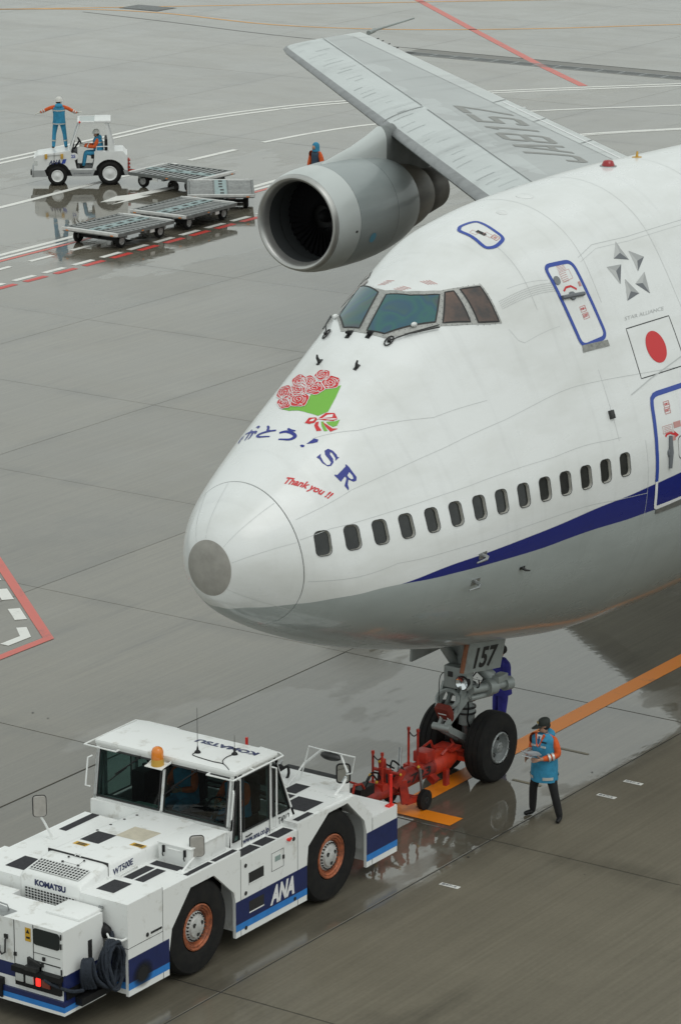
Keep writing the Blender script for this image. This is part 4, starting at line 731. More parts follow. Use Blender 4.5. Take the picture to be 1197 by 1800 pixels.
# ------------------------------------------------------------ wings
def wing_mat():
    m = bpy.data.materials.new('wing_skin'); m.use_nodes = True; nt = m.node_tree; L = nt.links.new; b = nt.nodes['Principled BSDF']
    uv = nd(nt, 'ShaderNodeUVMap'); uv.uv_map = 'wing'; sp = nd(nt, 'ShaderNodeSeparateXYZ'); L(uv.outputs[0], sp.inputs[0])   # x: metres behind the leading edge, y: metres ahead of the trailing edge
    tc = nd(nt, 'ShaderNodeTexCoord')
    def noise(sc, st, rz=0, d=5):
        mp = nd(nt, 'ShaderNodeMapping'); mp.inputs['Scale'].default_value = st; mp.inputs['Rotation'].default_value = (0,0,rz); L(tc.outputs['Object'], mp.inputs[0]); n = nd(nt, 'ShaderNodeTexNoise'); n.inputs['Scale'].default_value = sc; n.inputs['Detail'].default_value = d; L(mp.outputs[0], n.inputs['Vector']); return n.outputs[0]
    def ramp(x, st):
        r = nd(nt, 'ShaderNodeValToRGB'); r.color_ramp.interpolation = 'CONSTANT'; e = r.color_ramp.elements
        e[0].position = st[0][0]; e[0].color = (*st[0][1],1); e[1].position = st[-1][0]; e[1].color = (*st[-1][1],1)
        for p, c in st[1:-1]: q = e.new(p); q.color = (*c,1)
        L(x, r.inputs[0]); return r.outputs[0]
    a = nd(nt, 'ShaderNodeMath', operation='DIVIDE'); L(sp.outputs[0], a.inputs[0]); a.inputs[1].default_value = 20
    LT = (.535,.57,.565); MD = (.40,.42,.415); M2 = (.455,.48,.475)
    c1 = ramp(a.outputs[0], [(0,LT),(2.12/20,MD)])
    n2 = noise(.35, (1,1,1), .92); f2 = ramp(n2, [(0,(0,0,0)),(.52,(1,1,1))])
    k = nd(nt, 'ShaderNodeMix', data_type='RGBA'); kk = ramp(a.outputs[0], [(0,(0,0,0)),(2.14/20,(1,1,1)),(3.0/20,(0,0,0))]); kf = nd(nt, 'ShaderNodeMix', data_type='RGBA', blend_type='MULTIPLY'); kf.inputs[0].default_value = 1; L(kk, kf.inputs[6]); L(f2, kf.inputs[7]); L(kf.outputs[2], k.inputs[0]); L(c1, k.inputs[6]); k.inputs[7].default_value = (*M2,1)
    t = nd(nt, 'ShaderNodeMath', operation='LESS_THAN'); L(sp.outputs[1], t.inputs[0]); t.inputs[1].default_value = .93
    m2 = nd(nt, 'ShaderNodeMix', data_type='RGBA'); L(t.outputs[0], m2.inputs[0]); L(k.outputs[2], m2.inputs[6]); m2.inputs[7].default_value = (.535,.56,.55,1)
    # runs of grime along the air flow
    st = noise(1.5, (.10,1.6,1), 0, 5); r = nd(nt, 'ShaderNodeMapRange'); L(st, r.inputs[0]); r.inputs[1].default_value = .30; r.inputs[2].default_value = .46; r.inputs[3].default_value = .86; r.inputs[4].default_value = 1.03
    bl = noise(.5, (1,1,1)); r2 = nd(nt, 'ShaderNodeMapRange'); L(bl, r2.inputs[0]); r2.inputs[1].default_value = .3; r2.inputs[2].default_value = .7; r2.inputs[3].default_value = .90; r2.inputs[4].default_value = 1.06
    mm = nd(nt, 'ShaderNodeMath', operation='MULTIPLY'); L(r.outputs[0], mm.inputs[0]); L(r2.outputs[0], mm.inputs[1])
    m3 = nd(nt, 'ShaderNodeMix', data_type='RGBA', blend_type='MULTIPLY'); m3.inputs[0].default_value = 1; L(m2.outputs[2], m3.inputs[6]); L(mm.outputs[0], m3.inputs[7]); L(m3.outputs[2], b.inputs['Base Color'])
    b.inputs['Roughness'].default_value = .42; b.inputs['Coat Weight'].default_value = .2; b.inputs['Coat Roughness'].default_value = .15
    return m
M['wing'] = wing_mat(); M['le'] = pmat('leading_edge_metal', (.30,.31,.315), .42, .4, noise=.2, nscale=3)
LEx = lambda y: 31.5+(y-15.12)*.8373 if y > 11 else 28.05+(y-11)*.93
TEx = lambda y: 39.04+(y-15.03)*.6168 if y > 12 else 37.17+(y-12)*.16
WZ = lambda y: 3.6+(y-3.25)*.0865
TR = lambda y: .105-(y-3)/27*.025
NC = 26
def foil(t):   # t in 0..1 chord -> half thickness fraction (unit)
    return 5*(.2969*math.sqrt(t)-.126*t-.3516*t*t+.2843*t**3-.1030*t**4)
CH = [0,.004,.012,.025,.045,.07,.10,.15,.22,.30,.40,.50,.60,.70,.80,.88,.95,1.0]
def wing_pt(y, c, up):
    le, te = LEx(y), TEx(y); ch = te-le; th = foil(c)*TR(y)*ch
    z = WZ(y)-.02*TR(y)*ch                       # chord line a little under the upper skin
    return (le+c*ch, y, z+(th*.85 if up else -th*.80)+.004*ch*math.sin(math.pi*c))
def make_wing(sgn):
    ys = [2.6,5,8,11,12,14,16,18,20,21.5,23,25,27,28.3,29.0,29.4,29.65]
    mb = MB(); uv = []
    for y in ys:
        ring = [(c, True) for c in CH[::-1]]+[(c, False) for c in CH[1:-1]]
        q = 1 if y < 29 else {29.0:1, 29.4:.7, 29.65:.25}[y]
        for c, u in ring:
            x, yy, z = wing_pt(y, c, u); zc = WZ(y)-.02*TR(y)*(TEx(y)-LEx(y)); xs = x+(.55*(1-q)**1.5 if c < .5 else -.1*(1-q))
            mb.v.append((xs, sgn*yy, zc+(z-zc)*q)); ch = TEx(y)-LEx(y); uv.append((c*ch, (1-c)*ch))
    n = len(CH)*2-2
    for i in range(len(ys)-1):
        for j in range(n): mb.f.append((i*n+j, i*n+(j+1)%n, (i+1)*n+(j+1)%n, (i+1)*n+j))
    mb.f.append(tuple(range(n))[::-1]); mb.f.append(tuple((len(ys)-1)*n+j for j in range(n)))
    for f in mb.f:
        cs = [uv[i][0]/(uv[i][0]+uv[i][1]) for i in f]; ds = [uv[i][0] for i in f]; mb.m.append(1 if max(cs) < .048 and max(ds) < .8 else 0)
    o = mb.build('wing', [M['wing'], M['le']], plane, off=AB, smooth=0, fix=False); me = o.data; u = me.uv_layers.new(name='wing')
    for lp in me.loops: u.data[lp.index].uv = uv[lp.vertex_index]
    bm = bmesh.new(); bm.from_mesh(me); bmesh.ops.recalc_face_normals(bm, faces=bm.faces); bm.to_mesh(me); bm.free()
    me.polygons.foreach_set('use_smooth', [True]*len(me.polygons)); me.set_sharp_from_angle(angle=R(45))
    return o
wing = make_wing(1); wing['label'] = 'starboard wing with registration letters'
wing_l = make_wing(-1)
def on_wing(x, y, off=.012):
    c = (x-LEx(y))/(TEx(y)-LEx(y)); return Vector(wing_pt(y, min(max(c, .001), .999), True))+Vector((0,-.08,1))*off
def wrib(mb, pts, w, off=.012):
    P = []
    for i in range(len(pts)-1):
        for t in np.linspace(0,1,12)[:-1]: P.append((pts[i][0]+(pts[i+1][0]-pts[i][0])*t, pts[i][1]+(pts[i+1][1]-pts[i][1])*t))
    P.append(pts[-1]); V = [on_wing(*q, off) for q in P]; vs = []
    for i in range(len(V)):
        t = V[min(i+1,len(V)-1)]-V[max(i-1,0)]; c = Vector((-t.y, t.x, 0)).normalized()*w/2; vs += [V[i]+c, V[i]-c]
    mb.add(vs, [(2*i,2*i+1,2*i+3,2*i+2) for i in range(len(V)-1)])
def wline(pts, w, m): mb = MB(); wrib(mb, pts, w); mb.build('wing_seam', m, wing, off=AB, smooth=0, fix=False)
WS2 = pmat('wing_gap', (.25,.26,.26), .6)
dl = lambda y, d: (LEx(y)+d, y); dt = lambda y, d: (TEx(y)-d, y)
wline([dl(13,2.13), dl(21.2,2.13)], .035, WS2); wline([dl(21.6,2.13), dl(29.3,2.05)], .035, WS2); wline([dt(13,.95), dt(29.2,.9)], .04, M['seam']); wline([dt(13,.55), dt(21,.42)], .06, M['whiteprint'])
for y in (16.6,18.9,21.0): wline([dt(y,.95), dt(y+.25,.02)], .035, WS2)
wline([dl(21.45,.1), dl(21.5,2.13)], .04, WS2)
WS = pmat('wing_streak', (.485,.515,.51), .5)
for i in range(34):
    y = 13.5+i*.47+rnd.uniform(-.15,.15); a = rnd.uniform(.35,1.0); b_ = a+rnd.uniform(.3,1.1); wline([dl(y, a), dl(y+.03, b_)], rnd.uniform(.010,.028), WS)
# registration on the upper skin, read with the nose up
tdir = Vector((.64,.77,0)); ndir = Vector((-.77,.64,0))   # reading direction outboard, up towards the leading edge
RG = pmat('registration_grey', (.255,.255,.24), .5)
def wing_glyph(polys, o, w, h, sl=0.):
    for poly in polys:
        mb = MB(); q = []
        k = len(poly)
        for i in range(k):
            for t in np.linspace(0,1,9)[:-1]: q.append((poly[i][0]+(poly[(i+1)%k][0]-poly[i][0])*t, poly[i][1]+(poly[(i+1)%k][1]-poly[i][1])*t))
        n_ = len(q); gr = [(a/9+.013, b/12+.017) for a in range(9) for b in range(12)]
        v, e, f, *_ = delaunay_2d_cdt([Vector(p) for p in q]+[Vector(p) for p in gr], [(i,(i+1)%n_) for i in range(n_)], [list(range(n_))], 2, 1e-5)
        vs = []
        for p in v: g = Vector(o)+tdir*(p.x*w+sl*p.y*h*.5)+ndir*(p.y*h); vs.append(on_wing(g.x, g.y, .006))
        mb.add(vs, f); mb.build('registration_letter', RG, wing, off=AB, smooth=0, fix=False)
a_ = .19
GL_ = {'7': [[(0,1),(0,.84),(.78,.84),(.22,0),(.44,0),(1,.86),(1,1)]],
 '1': [[(.42,0),(.42,1),(.62,1),(.62,0)],[(.2,.80),(.42,.97),(.42,.80)]],
 '5': [[(0,1),(1,1),(1,.85),(.2,.85),(.2,.62),(.85,.62),(1,.5),(1,.12),(.85,0),(.1,0),(0,.1),(0,.25),(.2,.25),(.2,.15),(.8,.15),(.8,.47),(0,.47)]],
 '8': [[(.15,0),(0,.1),(0,.42),(.1,.5),(0,.58),(0,.9),(.15,1),(.5,1),(.5,.86),(.2,.86),(.2,.57),(.5,.57),(.5,.43),(.2,.43),(.2,.14),(.5,.14),(.5,0)],[(.5,1),(.85,1),(1,.9),(1,.58),(.9,.5),(1,.42),(1,.1),(.85,0),(.5,0),(.5,.14),(.8,.14),(.8,.43),(.5,.43),(.5,.57),(.8,.57),(.8,.86),(.5,.86)]],
 'A': [[(0,0),(.38,1),(.5,1),(.5,.8),(.35,.36),(.5,.36),(.5,.22),(.3,.22),(.22,0)],[(.5,1),(.62,1),(1,0),(.78,0),(.7,.22),(.5,.22),(.5,.36),(.65,.36),(.5,.8)]],
 'J': [[(.75,1),(.95,1),(.95,.15),(.8,0),(.15,0),(0,.12),(0,.4),(.2,.4),(.2,.15),(.75,.15)]]}
for i, ch in enumerate('JA8157'):
    o = Vector((39.9,21.12,0))-tdir*(.95+1.17*(5-i))-ndir*1.52; wing_glyph(GL_[ch], o, .98, 1.52)
mb = MB(); p0 = Vector((48.3,29.55,WZ(29.5)-.05)); mb.tube([p0, p0+Vector((.5,.12,.02)), p0+Vector((.55,.13,.02)), p0+Vector((3.4,.55,.06))], [.075,.07,.04,.025], 10); mb.build('wingtip_mast', M['gearpaint'], wing, off=AB)
mb = MB()
for y in (28.1,28.5,28.8,27.6): q = Vector((TEx(y)-.05, y, WZ(y)-.06)); mb.tube([q, q+Vector((.28,.02,.02))], .018, 5)
mb.build('static_wicks', M['darkmetal'], wing, off=AB)['kind'] = 'stuff'
q = Vector((TEx(20.3)-.7, 20.3, WZ(20.3)-.05)); mb = MB(); mb.tube([q-Vector((.8,0,.3)), q, q+Vector((.75,0,.02))], [.10,.12,.05], 10); mb.build('flap_track_fairing', M['wing'], wing, off=AB)
q = Vector((TEx(20.3)+.16, 20.3, WZ(20.3)-.0)); mb = MB(); mb.ball(tuple(q-Vector((.18,0,.02))), .045, n=8); mb.build('fairing_lamp', M['redglow'], wing, off=AB)
# ------------------------------------------------------------ engines
def nac_mat(name, c1, c2, metal=0., rough=.35, coat=.4):
    m = bpy.data.materials.new(name); m.use_nodes = True; nt = m.node_tree; L = nt.links.new; b = nt.nodes['Principled BSDF']
    tc = nd(nt, 'ShaderNodeTexCoord'); mp = nd(nt, 'ShaderNodeMapping'); mp.inputs['Scale'].default_value = (.35,1,1); L(tc.outputs['Object'], mp.inputs[0]); n = nd(nt, 'ShaderNodeTexNoise'); n.inputs['Scale'].default_value = 1.4; n.inputs['Detail'].default_value = 7; L(mp.outputs[0], n.inputs['Vector'])
    r = nd(nt, 'ShaderNodeValToRGB'); r.color_ramp.elements[0].position = .34; r.color_ramp.elements[0].color = (*c2,1); r.color_ramp.elements[1].position = .56; r.color_ramp.elements[1].color = (*c1,1); L(n.outputs[0], r.inputs[0]); L(r.outputs[0], b.inputs['Base Color'])
    b.inputs['Metallic'].default_value = metal; b.inputs['Roughness'].default_value = rough; b.inputs['Coat Weight'].default_value = coat; b.inputs['Coat Roughness'].default_value = .08; return m
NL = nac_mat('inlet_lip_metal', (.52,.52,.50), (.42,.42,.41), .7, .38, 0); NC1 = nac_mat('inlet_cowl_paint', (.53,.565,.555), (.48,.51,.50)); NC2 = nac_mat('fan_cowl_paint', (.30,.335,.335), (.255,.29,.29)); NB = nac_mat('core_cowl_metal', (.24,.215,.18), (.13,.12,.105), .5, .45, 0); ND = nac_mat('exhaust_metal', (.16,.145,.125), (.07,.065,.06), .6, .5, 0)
DUCT = pmat('inlet_duct', (.05,.054,.056), .5)
def make_engine(x0, y0, z0, xp):
    e = MB(); o = (x0, y0, z0)
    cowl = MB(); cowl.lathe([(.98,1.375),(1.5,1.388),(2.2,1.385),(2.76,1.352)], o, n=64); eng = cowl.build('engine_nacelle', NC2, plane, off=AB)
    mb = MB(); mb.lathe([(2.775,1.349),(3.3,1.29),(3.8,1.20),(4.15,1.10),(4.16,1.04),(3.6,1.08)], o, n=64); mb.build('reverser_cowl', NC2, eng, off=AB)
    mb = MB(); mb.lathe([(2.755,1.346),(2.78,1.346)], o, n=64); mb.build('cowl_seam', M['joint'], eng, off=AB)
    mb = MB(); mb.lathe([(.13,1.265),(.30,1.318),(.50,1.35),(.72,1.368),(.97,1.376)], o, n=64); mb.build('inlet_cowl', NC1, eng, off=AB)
    mb = MB(); mb.lathe([(.30,1.05),(.16,1.075),(.06,1.105),(.01,1.145),(-.005,1.18),(.01,1.215),(.06,1.243),(.128,1.262)], o, n=64); mb.build('inlet_lip', NL, eng, off=AB)
    mb = MB(); mb.lathe([(.30,1.05),(.7,1.06),(1.2,1.085),(1.25,1.085)], o, n=48); mb.build('inlet_duct', DUCT, eng, off=AB)
    mb = MB(); mb.lathe([(.765,1.055),(.79,1.052),(.815,1.06)], o, n=48); mb.build('duct_band', M['darkmetal'], eng, off=AB)
    mb = MB(); mb.lathe([(1.08,.002),(1.11,.07),(1.2,.14),(1.35,.18)], o, n=24); mb.build('spinner', pmat('spinner_black', (.009,.009,.010), .7, spec=.2), eng, off=AB)
    mb = MB()
    for i in range(38):
        a = 2*math.pi*i/38; rr = []
        for r, tw, ch in ((.3,.5,.18),(.7,.85,.2),(1.06,1.15,.21)):
            ca, sa = math.cos(a), math.sin(a); dx = ch*math.cos(tw)/2; dt_ = ch*math.sin(tw)/2
            rr.append([(x0+1.22-dx, y0+r*ca+dt_*sa, z0+r*sa-dt_*ca), (x0+1.22+dx, y0+r*ca-dt_*sa, z0+r*sa+dt_*ca)])
        mb.add([p for q in rr for p in q], [(0,1,3,2),(2,3,5,4)])
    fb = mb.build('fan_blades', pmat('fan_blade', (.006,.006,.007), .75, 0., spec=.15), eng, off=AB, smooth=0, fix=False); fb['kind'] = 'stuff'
    mb = MB(); mb.lathe([(1.42,1.09),(1.43,.01)], o, n=32); mb.build('fan_case', M['joint'], eng, off=AB)
    mb = MB(); mb.lathe([(3.6,.98),(4.1,.99),(4.6,.96),(5.1,.86),(5.42,.76),(5.42,.70)], o, n=48); mb.build('core_cowl', NB, eng, off=AB)
    mb = MB(); mb.lathe([(5.40,.70),(5.46,.72),(5.9,.66),(6.45,.575),(6.45,.53),(5.9,.5)], o, n=48); mb.build('exhaust_nozzle', ND, eng, off=AB)
    mb = MB(); mb.lathe([(5.6,.42),(6.2,.35),(6.9,.03)], o, n=24); mb.build('exhaust_plug', ND, eng, off=AB)
    return eng
PYD = pmat('pylon_painted_shade', (.20,.215,.21), .5, noise=.3, nscale=2)  # darker grey that paints the wing's shadow onto the aft pylon
def make_pylon(x0, y0, z0, dzw):
    P = [(1.15,1.37),(2.1,1.55),(3.0,1.73),(3.85,2.02),(4.5,2.12),(5.4,2.02),(6.8,1.72),(7.9,1.25),(7.0,.95),(6.3,.66),(5.3,.72),(4.2,1.0),(2.8,1.25)]
    up = [(1.15,1.40),(1.8,1.52),(2.6,1.66),(3.3,1.84),(3.85,2.02),(4.45,2.04),(4.9,1.72),(6.6,1.45),(7.9,1.3)]; lo = [(1.15,1.2),(1.8,1.2),(2.6,1.15),(3.3,1.05),(3.85,.98),(4.6,.80),(5.6,.62),(6.4,.72),(7.9,1.25)]
    mb = MB(); rings = []
    for (xu, zu), (xl, zl) in zip(up, lo):
        t = (xu-1.15)/6.75; w = .25*math.sin(math.pi*min(1,.03+t*.8+.02))**.5; r = []
        for k in range(11): a = math.pi*k/10; r.append((x0+xu, y0-w*math.cos(a), z0+zu-.40+.40*math.sin(a)**1.15))
        r += [(x0+xl, y0+w, z0+zl), (x0+xl, y0-w, z0+zl)]; rings.append(r)
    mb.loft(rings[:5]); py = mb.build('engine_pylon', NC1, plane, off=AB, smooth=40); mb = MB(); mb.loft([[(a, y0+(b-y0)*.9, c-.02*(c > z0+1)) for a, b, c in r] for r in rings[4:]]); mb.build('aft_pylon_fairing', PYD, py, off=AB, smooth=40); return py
EY, EZ, EX = 20.83, 3.34, 31.96
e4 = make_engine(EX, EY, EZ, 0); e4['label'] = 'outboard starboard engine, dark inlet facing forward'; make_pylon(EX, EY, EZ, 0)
mb = MB(); a = R(205); c = (EX+1.6, EY-1.388*math.cos(R(20)), EZ-1.388*math.sin(R(20))); nn = Vector((0,-math.cos(R(20)),-math.sin(R(20)))); mb.lathe([(.011,.14),(.0125,.001)], c, nn, 20); mb.build('round_badge', pmat('badge_blue', (.12,.36,.5), .4), e4, off=AB)
mb = MB(); c = Vector((EX+.80, EY-1.37*math.cos(R(8)), EZ-1.37*math.sin(R(8)))); mb.ball(tuple(c), .045, n=8, sq=(1.3,.4,.7)); mb.build('intake_port', M['darkmetal'], e4, off=AB)
mb = MB(); mb.lathe([(1.7,1.381),(2.0,1.381)], (EX,EY,EZ), n=8); 
for (dy, dx, zz) in ((11.68,21.2,2.55),(-11.68,21.2,2.55),(-EY,EX,EZ)):
    c = e4.copy(); COL.objects.link(c); c.parent = plane; c.location = (dx-EX, dy-EY, zz-EZ); 
    if 'label' in c: del c['label']
    for ch in list(e4.children):
        if ch.name.split('.')[0] in ('round_badge','intake_port'): continue
        d = ch.copy(); COL.objects.link(d); d.parent = c
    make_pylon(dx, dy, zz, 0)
# tail, main gear (beyond the frame, kept simple)
mb = MB(); mb.loft([[(54,-.35,8.4),(66,-.05,8.2),(66,.05,8.2),(54,.35,8.4)],[(64.5,-.12,18.8),(69,-.03,18.8),(69,.03,18.8),(64.5,.12,18.8)]]); mb.build('tail_fin', M['navy'], plane, off=AB, smooth=0)
for sx, sy in ((32,-1.9),(32,1.9),(35,-5.5),(35,5.5)):
    mb = MB(); mb.cyl((sx,sy,.6),(sx,sy,3.0),.2)
    for dx in (-.75,.75):
        for dy in (-.55,.55): mb.lathe([(-.2,.25),(-.2,.55),(-.12,.62),(.12,.62),(.2,.55),(.2,.25)], (sx+dx,sy+dy,.62), (0,1,0), 20)
    mb.build('main_gear', M['rubber'], plane, off=AB)
# ------------------------------------------------------------ nose gear
AX = 7.25
def gbox(p, q, w, h, mb, mi=0):
    """bar of section w x h from p to q"""
    p, q = Vector(p), Vector(q); t = (q-p).normalized(); s = t.cross(Vector((0,0,1))); s = s.normalized() if s.length > .05 else Vector((0,1,0)); u = s.cross(t)
    mb.loft([[c+s*a*w/2+u*b*h/2 for a, b in ((-1,-1),(1,-1),(1,1),(-1,1))] for c in (p, q)], mi)
mb = MB(); mb.cyl((AX,0,.5),(7.2,0,1.15),.085,20); mb.cyl((AX,-.62,.6),(AX,.62,.6),.075,16); gear = mb.build('nose_gear', M['steel'], plane, off=AB); gear['label'] = 'twin-wheel nose gear leg'
mb = MB(); mb.cyl((7.215,0,.93),(7.20,0,1.12),.145,20); mb.cyl((7.20,0,1.12),(7.19,0,1.22),.155,20); mb.cyl((7.19,0,1.22),(7.17,0,1.36),.115,20); mb.cyl((7.17,0,1.36),(7.15,0,1.62),.165,20); mb.cyl((7.15,0,1.62),(7.08,0,2.6),.14,20); mb.build('oleo_cylinder', M['gearpaint'], gear, off=AB)
mb = MB()
for z in (1.13,1.225,1.36,1.5,1.62): mb.lathe([(-.015,.15),(-.015,.175),(.015,.175),(.015,.15)], (7.19,0,z), (0,0,1), 20)
mb.build('collar_rings', M['darkmetal'], gear, off=AB)
mb = MB()
for sy in (-1,1): gbox((7.0,sy*.17,1.50),(6.46,sy*.06,1.06),.05,.10,mb); gbox((6.46,sy*.07,1.06),(7.16,sy*.15,.64),.055,.11,mb)
gbox((6.80,-.14,1.33),(6.80,.14,1.33),.05,.07,mb); mb.cyl((6.45,-.17,1.06),(6.45,.17,1.06),.06,12); mb.cyl((7.0,-.22,1.50),(7.0,.22,1.50),.06,12); mb.build('torque_link', M['gearpaint'], gear, off=AB)
mb = MB(); mb.loft([[(6.86,y,1.72),(6.62,y,1.30),(6.70,y,1.28),(6.95,y,1.55)] for y in (.26,.22)]); mb.loft([[(6.86,y,1.72),(6.70,y,1.28),(6.78,y,1.28),(6.98,y,1.60)] for y in (-.16,-.12)]); mb.tube([(6.70+.10*math.cos(a), .06+.2*math.sin(a), 1.47+.13*math.cos(a)) for a in np.linspace(0,6.28,17)[:-1]], .035, 6, closed=True); mb.build('link_bracket', M['gearpaint'], gear, off=AB)
mb = MB(); mb.box((6.74,-.30,1.66),(6.92,.16,2.04),bev=.025); mb.build('lamp_housing', M['gearpaint'], gear, off=AB)
mb = MB(); mb.box((6.725,-.02,1.86),(6.74,.07,1.95)); mb.build('housing_placard', M['darkmetal'], gear, off=AB, smooth=0)
lp = MB(); lp.lathe([(.10,.10),(-.02,.125),(-.03,.115)], (6.72,-.22,1.80), (1,0,0), 24); l_ = lp.build('taxi_light', M['black'], gear, off=AB)
mb = MB(); mb.lathe([(0,.113),(.03,.07),(.05,.001)], (6.695,-.22,1.80), (1,0,0), 24); mb.build('reflector', M['mirror'], gear, off=AB)
mb = MB(); mb.cyl((6.95,-.25,1.62),(7.72,-.42,1.55),.075,16); mb.cyl((7.30,-.33,1.58),(7.48,-.37,1.57),.135,18); mb.cyl((7.70,-.42,1.55),(7.86,-.45,1.54),.115,18); mb.box((7.42,-.50,1.64),(7.72,-.34,1.76),bev=.02); mb.cyl((7.0,-.20,1.45),(7.45,-.34,1.45),.055,12); mb.build('steering_actuator', M['gearpaint'], gear, off=AB)
mb = MB(); mb.cyl((6.95,.25,1.62),(7.72,.42,1.55),.075,16); mb.cyl((7.30,.33,1.58),(7.48,.37,1.57),.135,18); mb.cyl((7.5,-.30,1.70),(7.4,-.05,1.95),.11,14); mb.cyl((7.5,-.1,2.0),(7.5,-.1,2.45),.09,12); mb.build('steering_actuator', M['gearpaint'], gear, off=AB)
mb = MB()
for i in range(9):
    a = Vector((6.9+rnd.uniform(0,.5), rnd.uniform(-.28,.2), rnd.uniform(1.5,1.75))); b_ = a+Vector((rnd.uniform(.1,.45), rnd.uniform(-.15,.1), rnd.uniform(-.1,.5))); c = (a+b_)/2+Vector((0,rnd.uniform(-.12,.1),rnd.uniform(-.15,.1))); mb.tube(smooth_path([a,c,b_],5), rnd.uniform(.010,.02), 6)
for y in (-.1,.08): mb.tube(smooth_path([(6.98,y,1.6),(7.03,y-.05,1.3),(7.09,y,1.0),(7.15,y*2,.75)],5), .014, 6)
mb.tube(smooth_path([(6.8,.18,1.9),(6.68,.2,1.8),(6.66,.2,1.3)],5), .008, 5); mb.build('hydraulic_hoses', M['black'], gear, off=AB)['kind'] = 'stuff'
mb = MB(); mb.cyl((7.08,.12,1.95),(6.45,.2,2.75),.085,14); mb.cyl((7.08,-.12,1.95),(6.7,-.2,2.75),.07,14); mb.cyl((7.15,0,1.95),(8.0,0,2.5),.07,12); gbox((7.1,0,2.0),(7.05,0,2.6),.5,.12,mb); mb.build('drag_brace', M['gearpaint'], gear, off=AB)
def slab4(mb, P, t, mi=0):
    P = [Vector(p) for p in P]; n = (P[1]-P[0]).cross(P[3]-P[0]).normalized()*t; mb.loft([P, [p+n for p in P]], mi)
q4 = [(6.46,-.40,2.06),(7.57,-.40,1.88),(7.76,-.40,2.42),(6.62,-.40,2.54)]
mb = MB(); slab4(mb, q4, .03); dp = mb.build('gear_door', M['gearpaint'], gear, off=AB, smooth=0); dp['label'] = 'grey gear door numbered 157'
word('157', (6.70,-.433,2.08), Vector((.97,0,-.15)), Vector((.15,0,.98)), .35, M['blackprint'], dp, name='gear_number', bold=.03, off=AB, width=.66, shear=.28)
mb = MB(); mb.tube([(6.47,-.37,2.06),(6.62,-.37,2.52)], .045, 8); mb.build('door_edge_strip', pmat('rusty_strip', (.30,.11,.05), .6, noise=.4, nscale=9), dp, off=AB)
mb = MB(); slab4(mb, [(6.28,.52,2.40),(6.32,.56,2.14),(7.5,.56,2.14),(7.5,.52,2.40)], .04); mb.build('gear_door', M['gearpaint'], gear, off=AB, smooth=0)
patch('wheel_well', [(6.3,.0),(8.2,.0),(8.2,.045),(6.3,.045)], M['joint'], off=.01); patch('wheel_well', [(6.3,2.0),(8.2,2.0),(8.2,1.955),(6.3,1.955)], M['joint'], off=.01)
mb = MB(); bm_ = Matrix.Translation((6.58,.02,1.28))@Matrix.Rotation(R(-32),4,'Y'); mb.box((-.08,-.14,-.16),(.06,.14,.16), bev=.04, M=bm_); rc = mb.build('red_pin_cover', pmat('dark_red_cloth', (.20,.025,.014), .7, noise=.3, nscale=12), gear, off=AB)
mb = MB()
for a, b_, c, d in ((-.12,-.02,-.10,-.07),(-.12,-.02,.05,.08),(-.12,-.09,-.10,.08),(.03,.06,-.08,.08)): mb.add([bm_@Vector((-.084,y,z)) for y, z in ((c,a),(d,a),(d,b_),(c,b_))], [(0,1,2,3)])
mb.build('cover_print', M['whiteprint'], rc, off=AB, smooth=0)
def tyre_mb(r, w, rim):
    mb = MB(); h = w/2; mb.lathe([(-h*.55,rim),(-h*.9,rim+.03),(-h,rim+(r-rim)*.45),(-h*.86,r-.045),(-h*.62,r-.008),(-h*.5,r-.002),(-h*.47,r-.014),(-h*.43,r-.001),(-h*.04,r+.002),(0,r-.012),(h*.04,r+.002),(h*.43,r-.001),(h*.47,r-.014),(h*.5,r-.002),(h*.62,r-.008),(h*.86,r-.045),(h,rim+(r-rim)*.45),(h*.9,rim+.03),(h*.55,rim)], (0,0,0), (0,1,0), 56); return mb
t0 = None
for sy in (-1,1):
    c = (AX, sy*.46, .595)
    mb = tyre_mb(.60,.42,.265); mb.xf(Matrix.Translation(c)); mb.build('tyre', M['rubber'], gear, off=AB)
    mb = MB(); mb.lathe([(sy*.02,.27),(sy*.185,.27),(sy*.20,.255),(sy*.185,.235),(sy*.12,.225),(sy*.06,.19),(sy*.06,.12),(sy*.12,.105),(sy*.18,.09),(sy*.20,.05),(sy*.20,.001)], c, (0,1,0), 40)
    rim = mb.build('rim', pmat('wheel_grey', (.36,.38,.38), .4, .45, noise=.3, nscale=9), gear, off=AB)
    mb = MB(); 
    for k in range(8): a = k*math.pi/4; mb.cyl((c[0]+.155*math.cos(a), c[1]+sy*.05, c[2]+.155*math.sin(a)), (c[0]+.155*math.cos(a), c[1]+sy*.075, c[2]+.155*math.sin(a)), .034, 10)
    mb.build('hub_holes', M['joint'], gear, off=AB)['kind'] = 'stuff'
    mb = MB()
    for k in range(12): a = k*math.pi/6+.2; mb.cyl((c[0]+.25*math.cos(a), c[1]+sy*.19, c[2]+.25*math.sin(a)), (c[0]+.25*math.cos(a), c[1]+sy*.21, c[2]+.25*math.sin(a)), .012, 6)
    for k in range(6): a = k*math.pi/3; mb.cyl((c[0]+.065*math.cos(a), c[1]+sy*.19, c[2]+.065*math.sin(a)), (c[0]+.065*math.cos(a), c[1]+sy*.21, c[2]+.065*math.sin(a)), .012, 6)
    mb.build('rim_bolts', M['steel'], gear, off=AB)['kind'] = 'stuff'
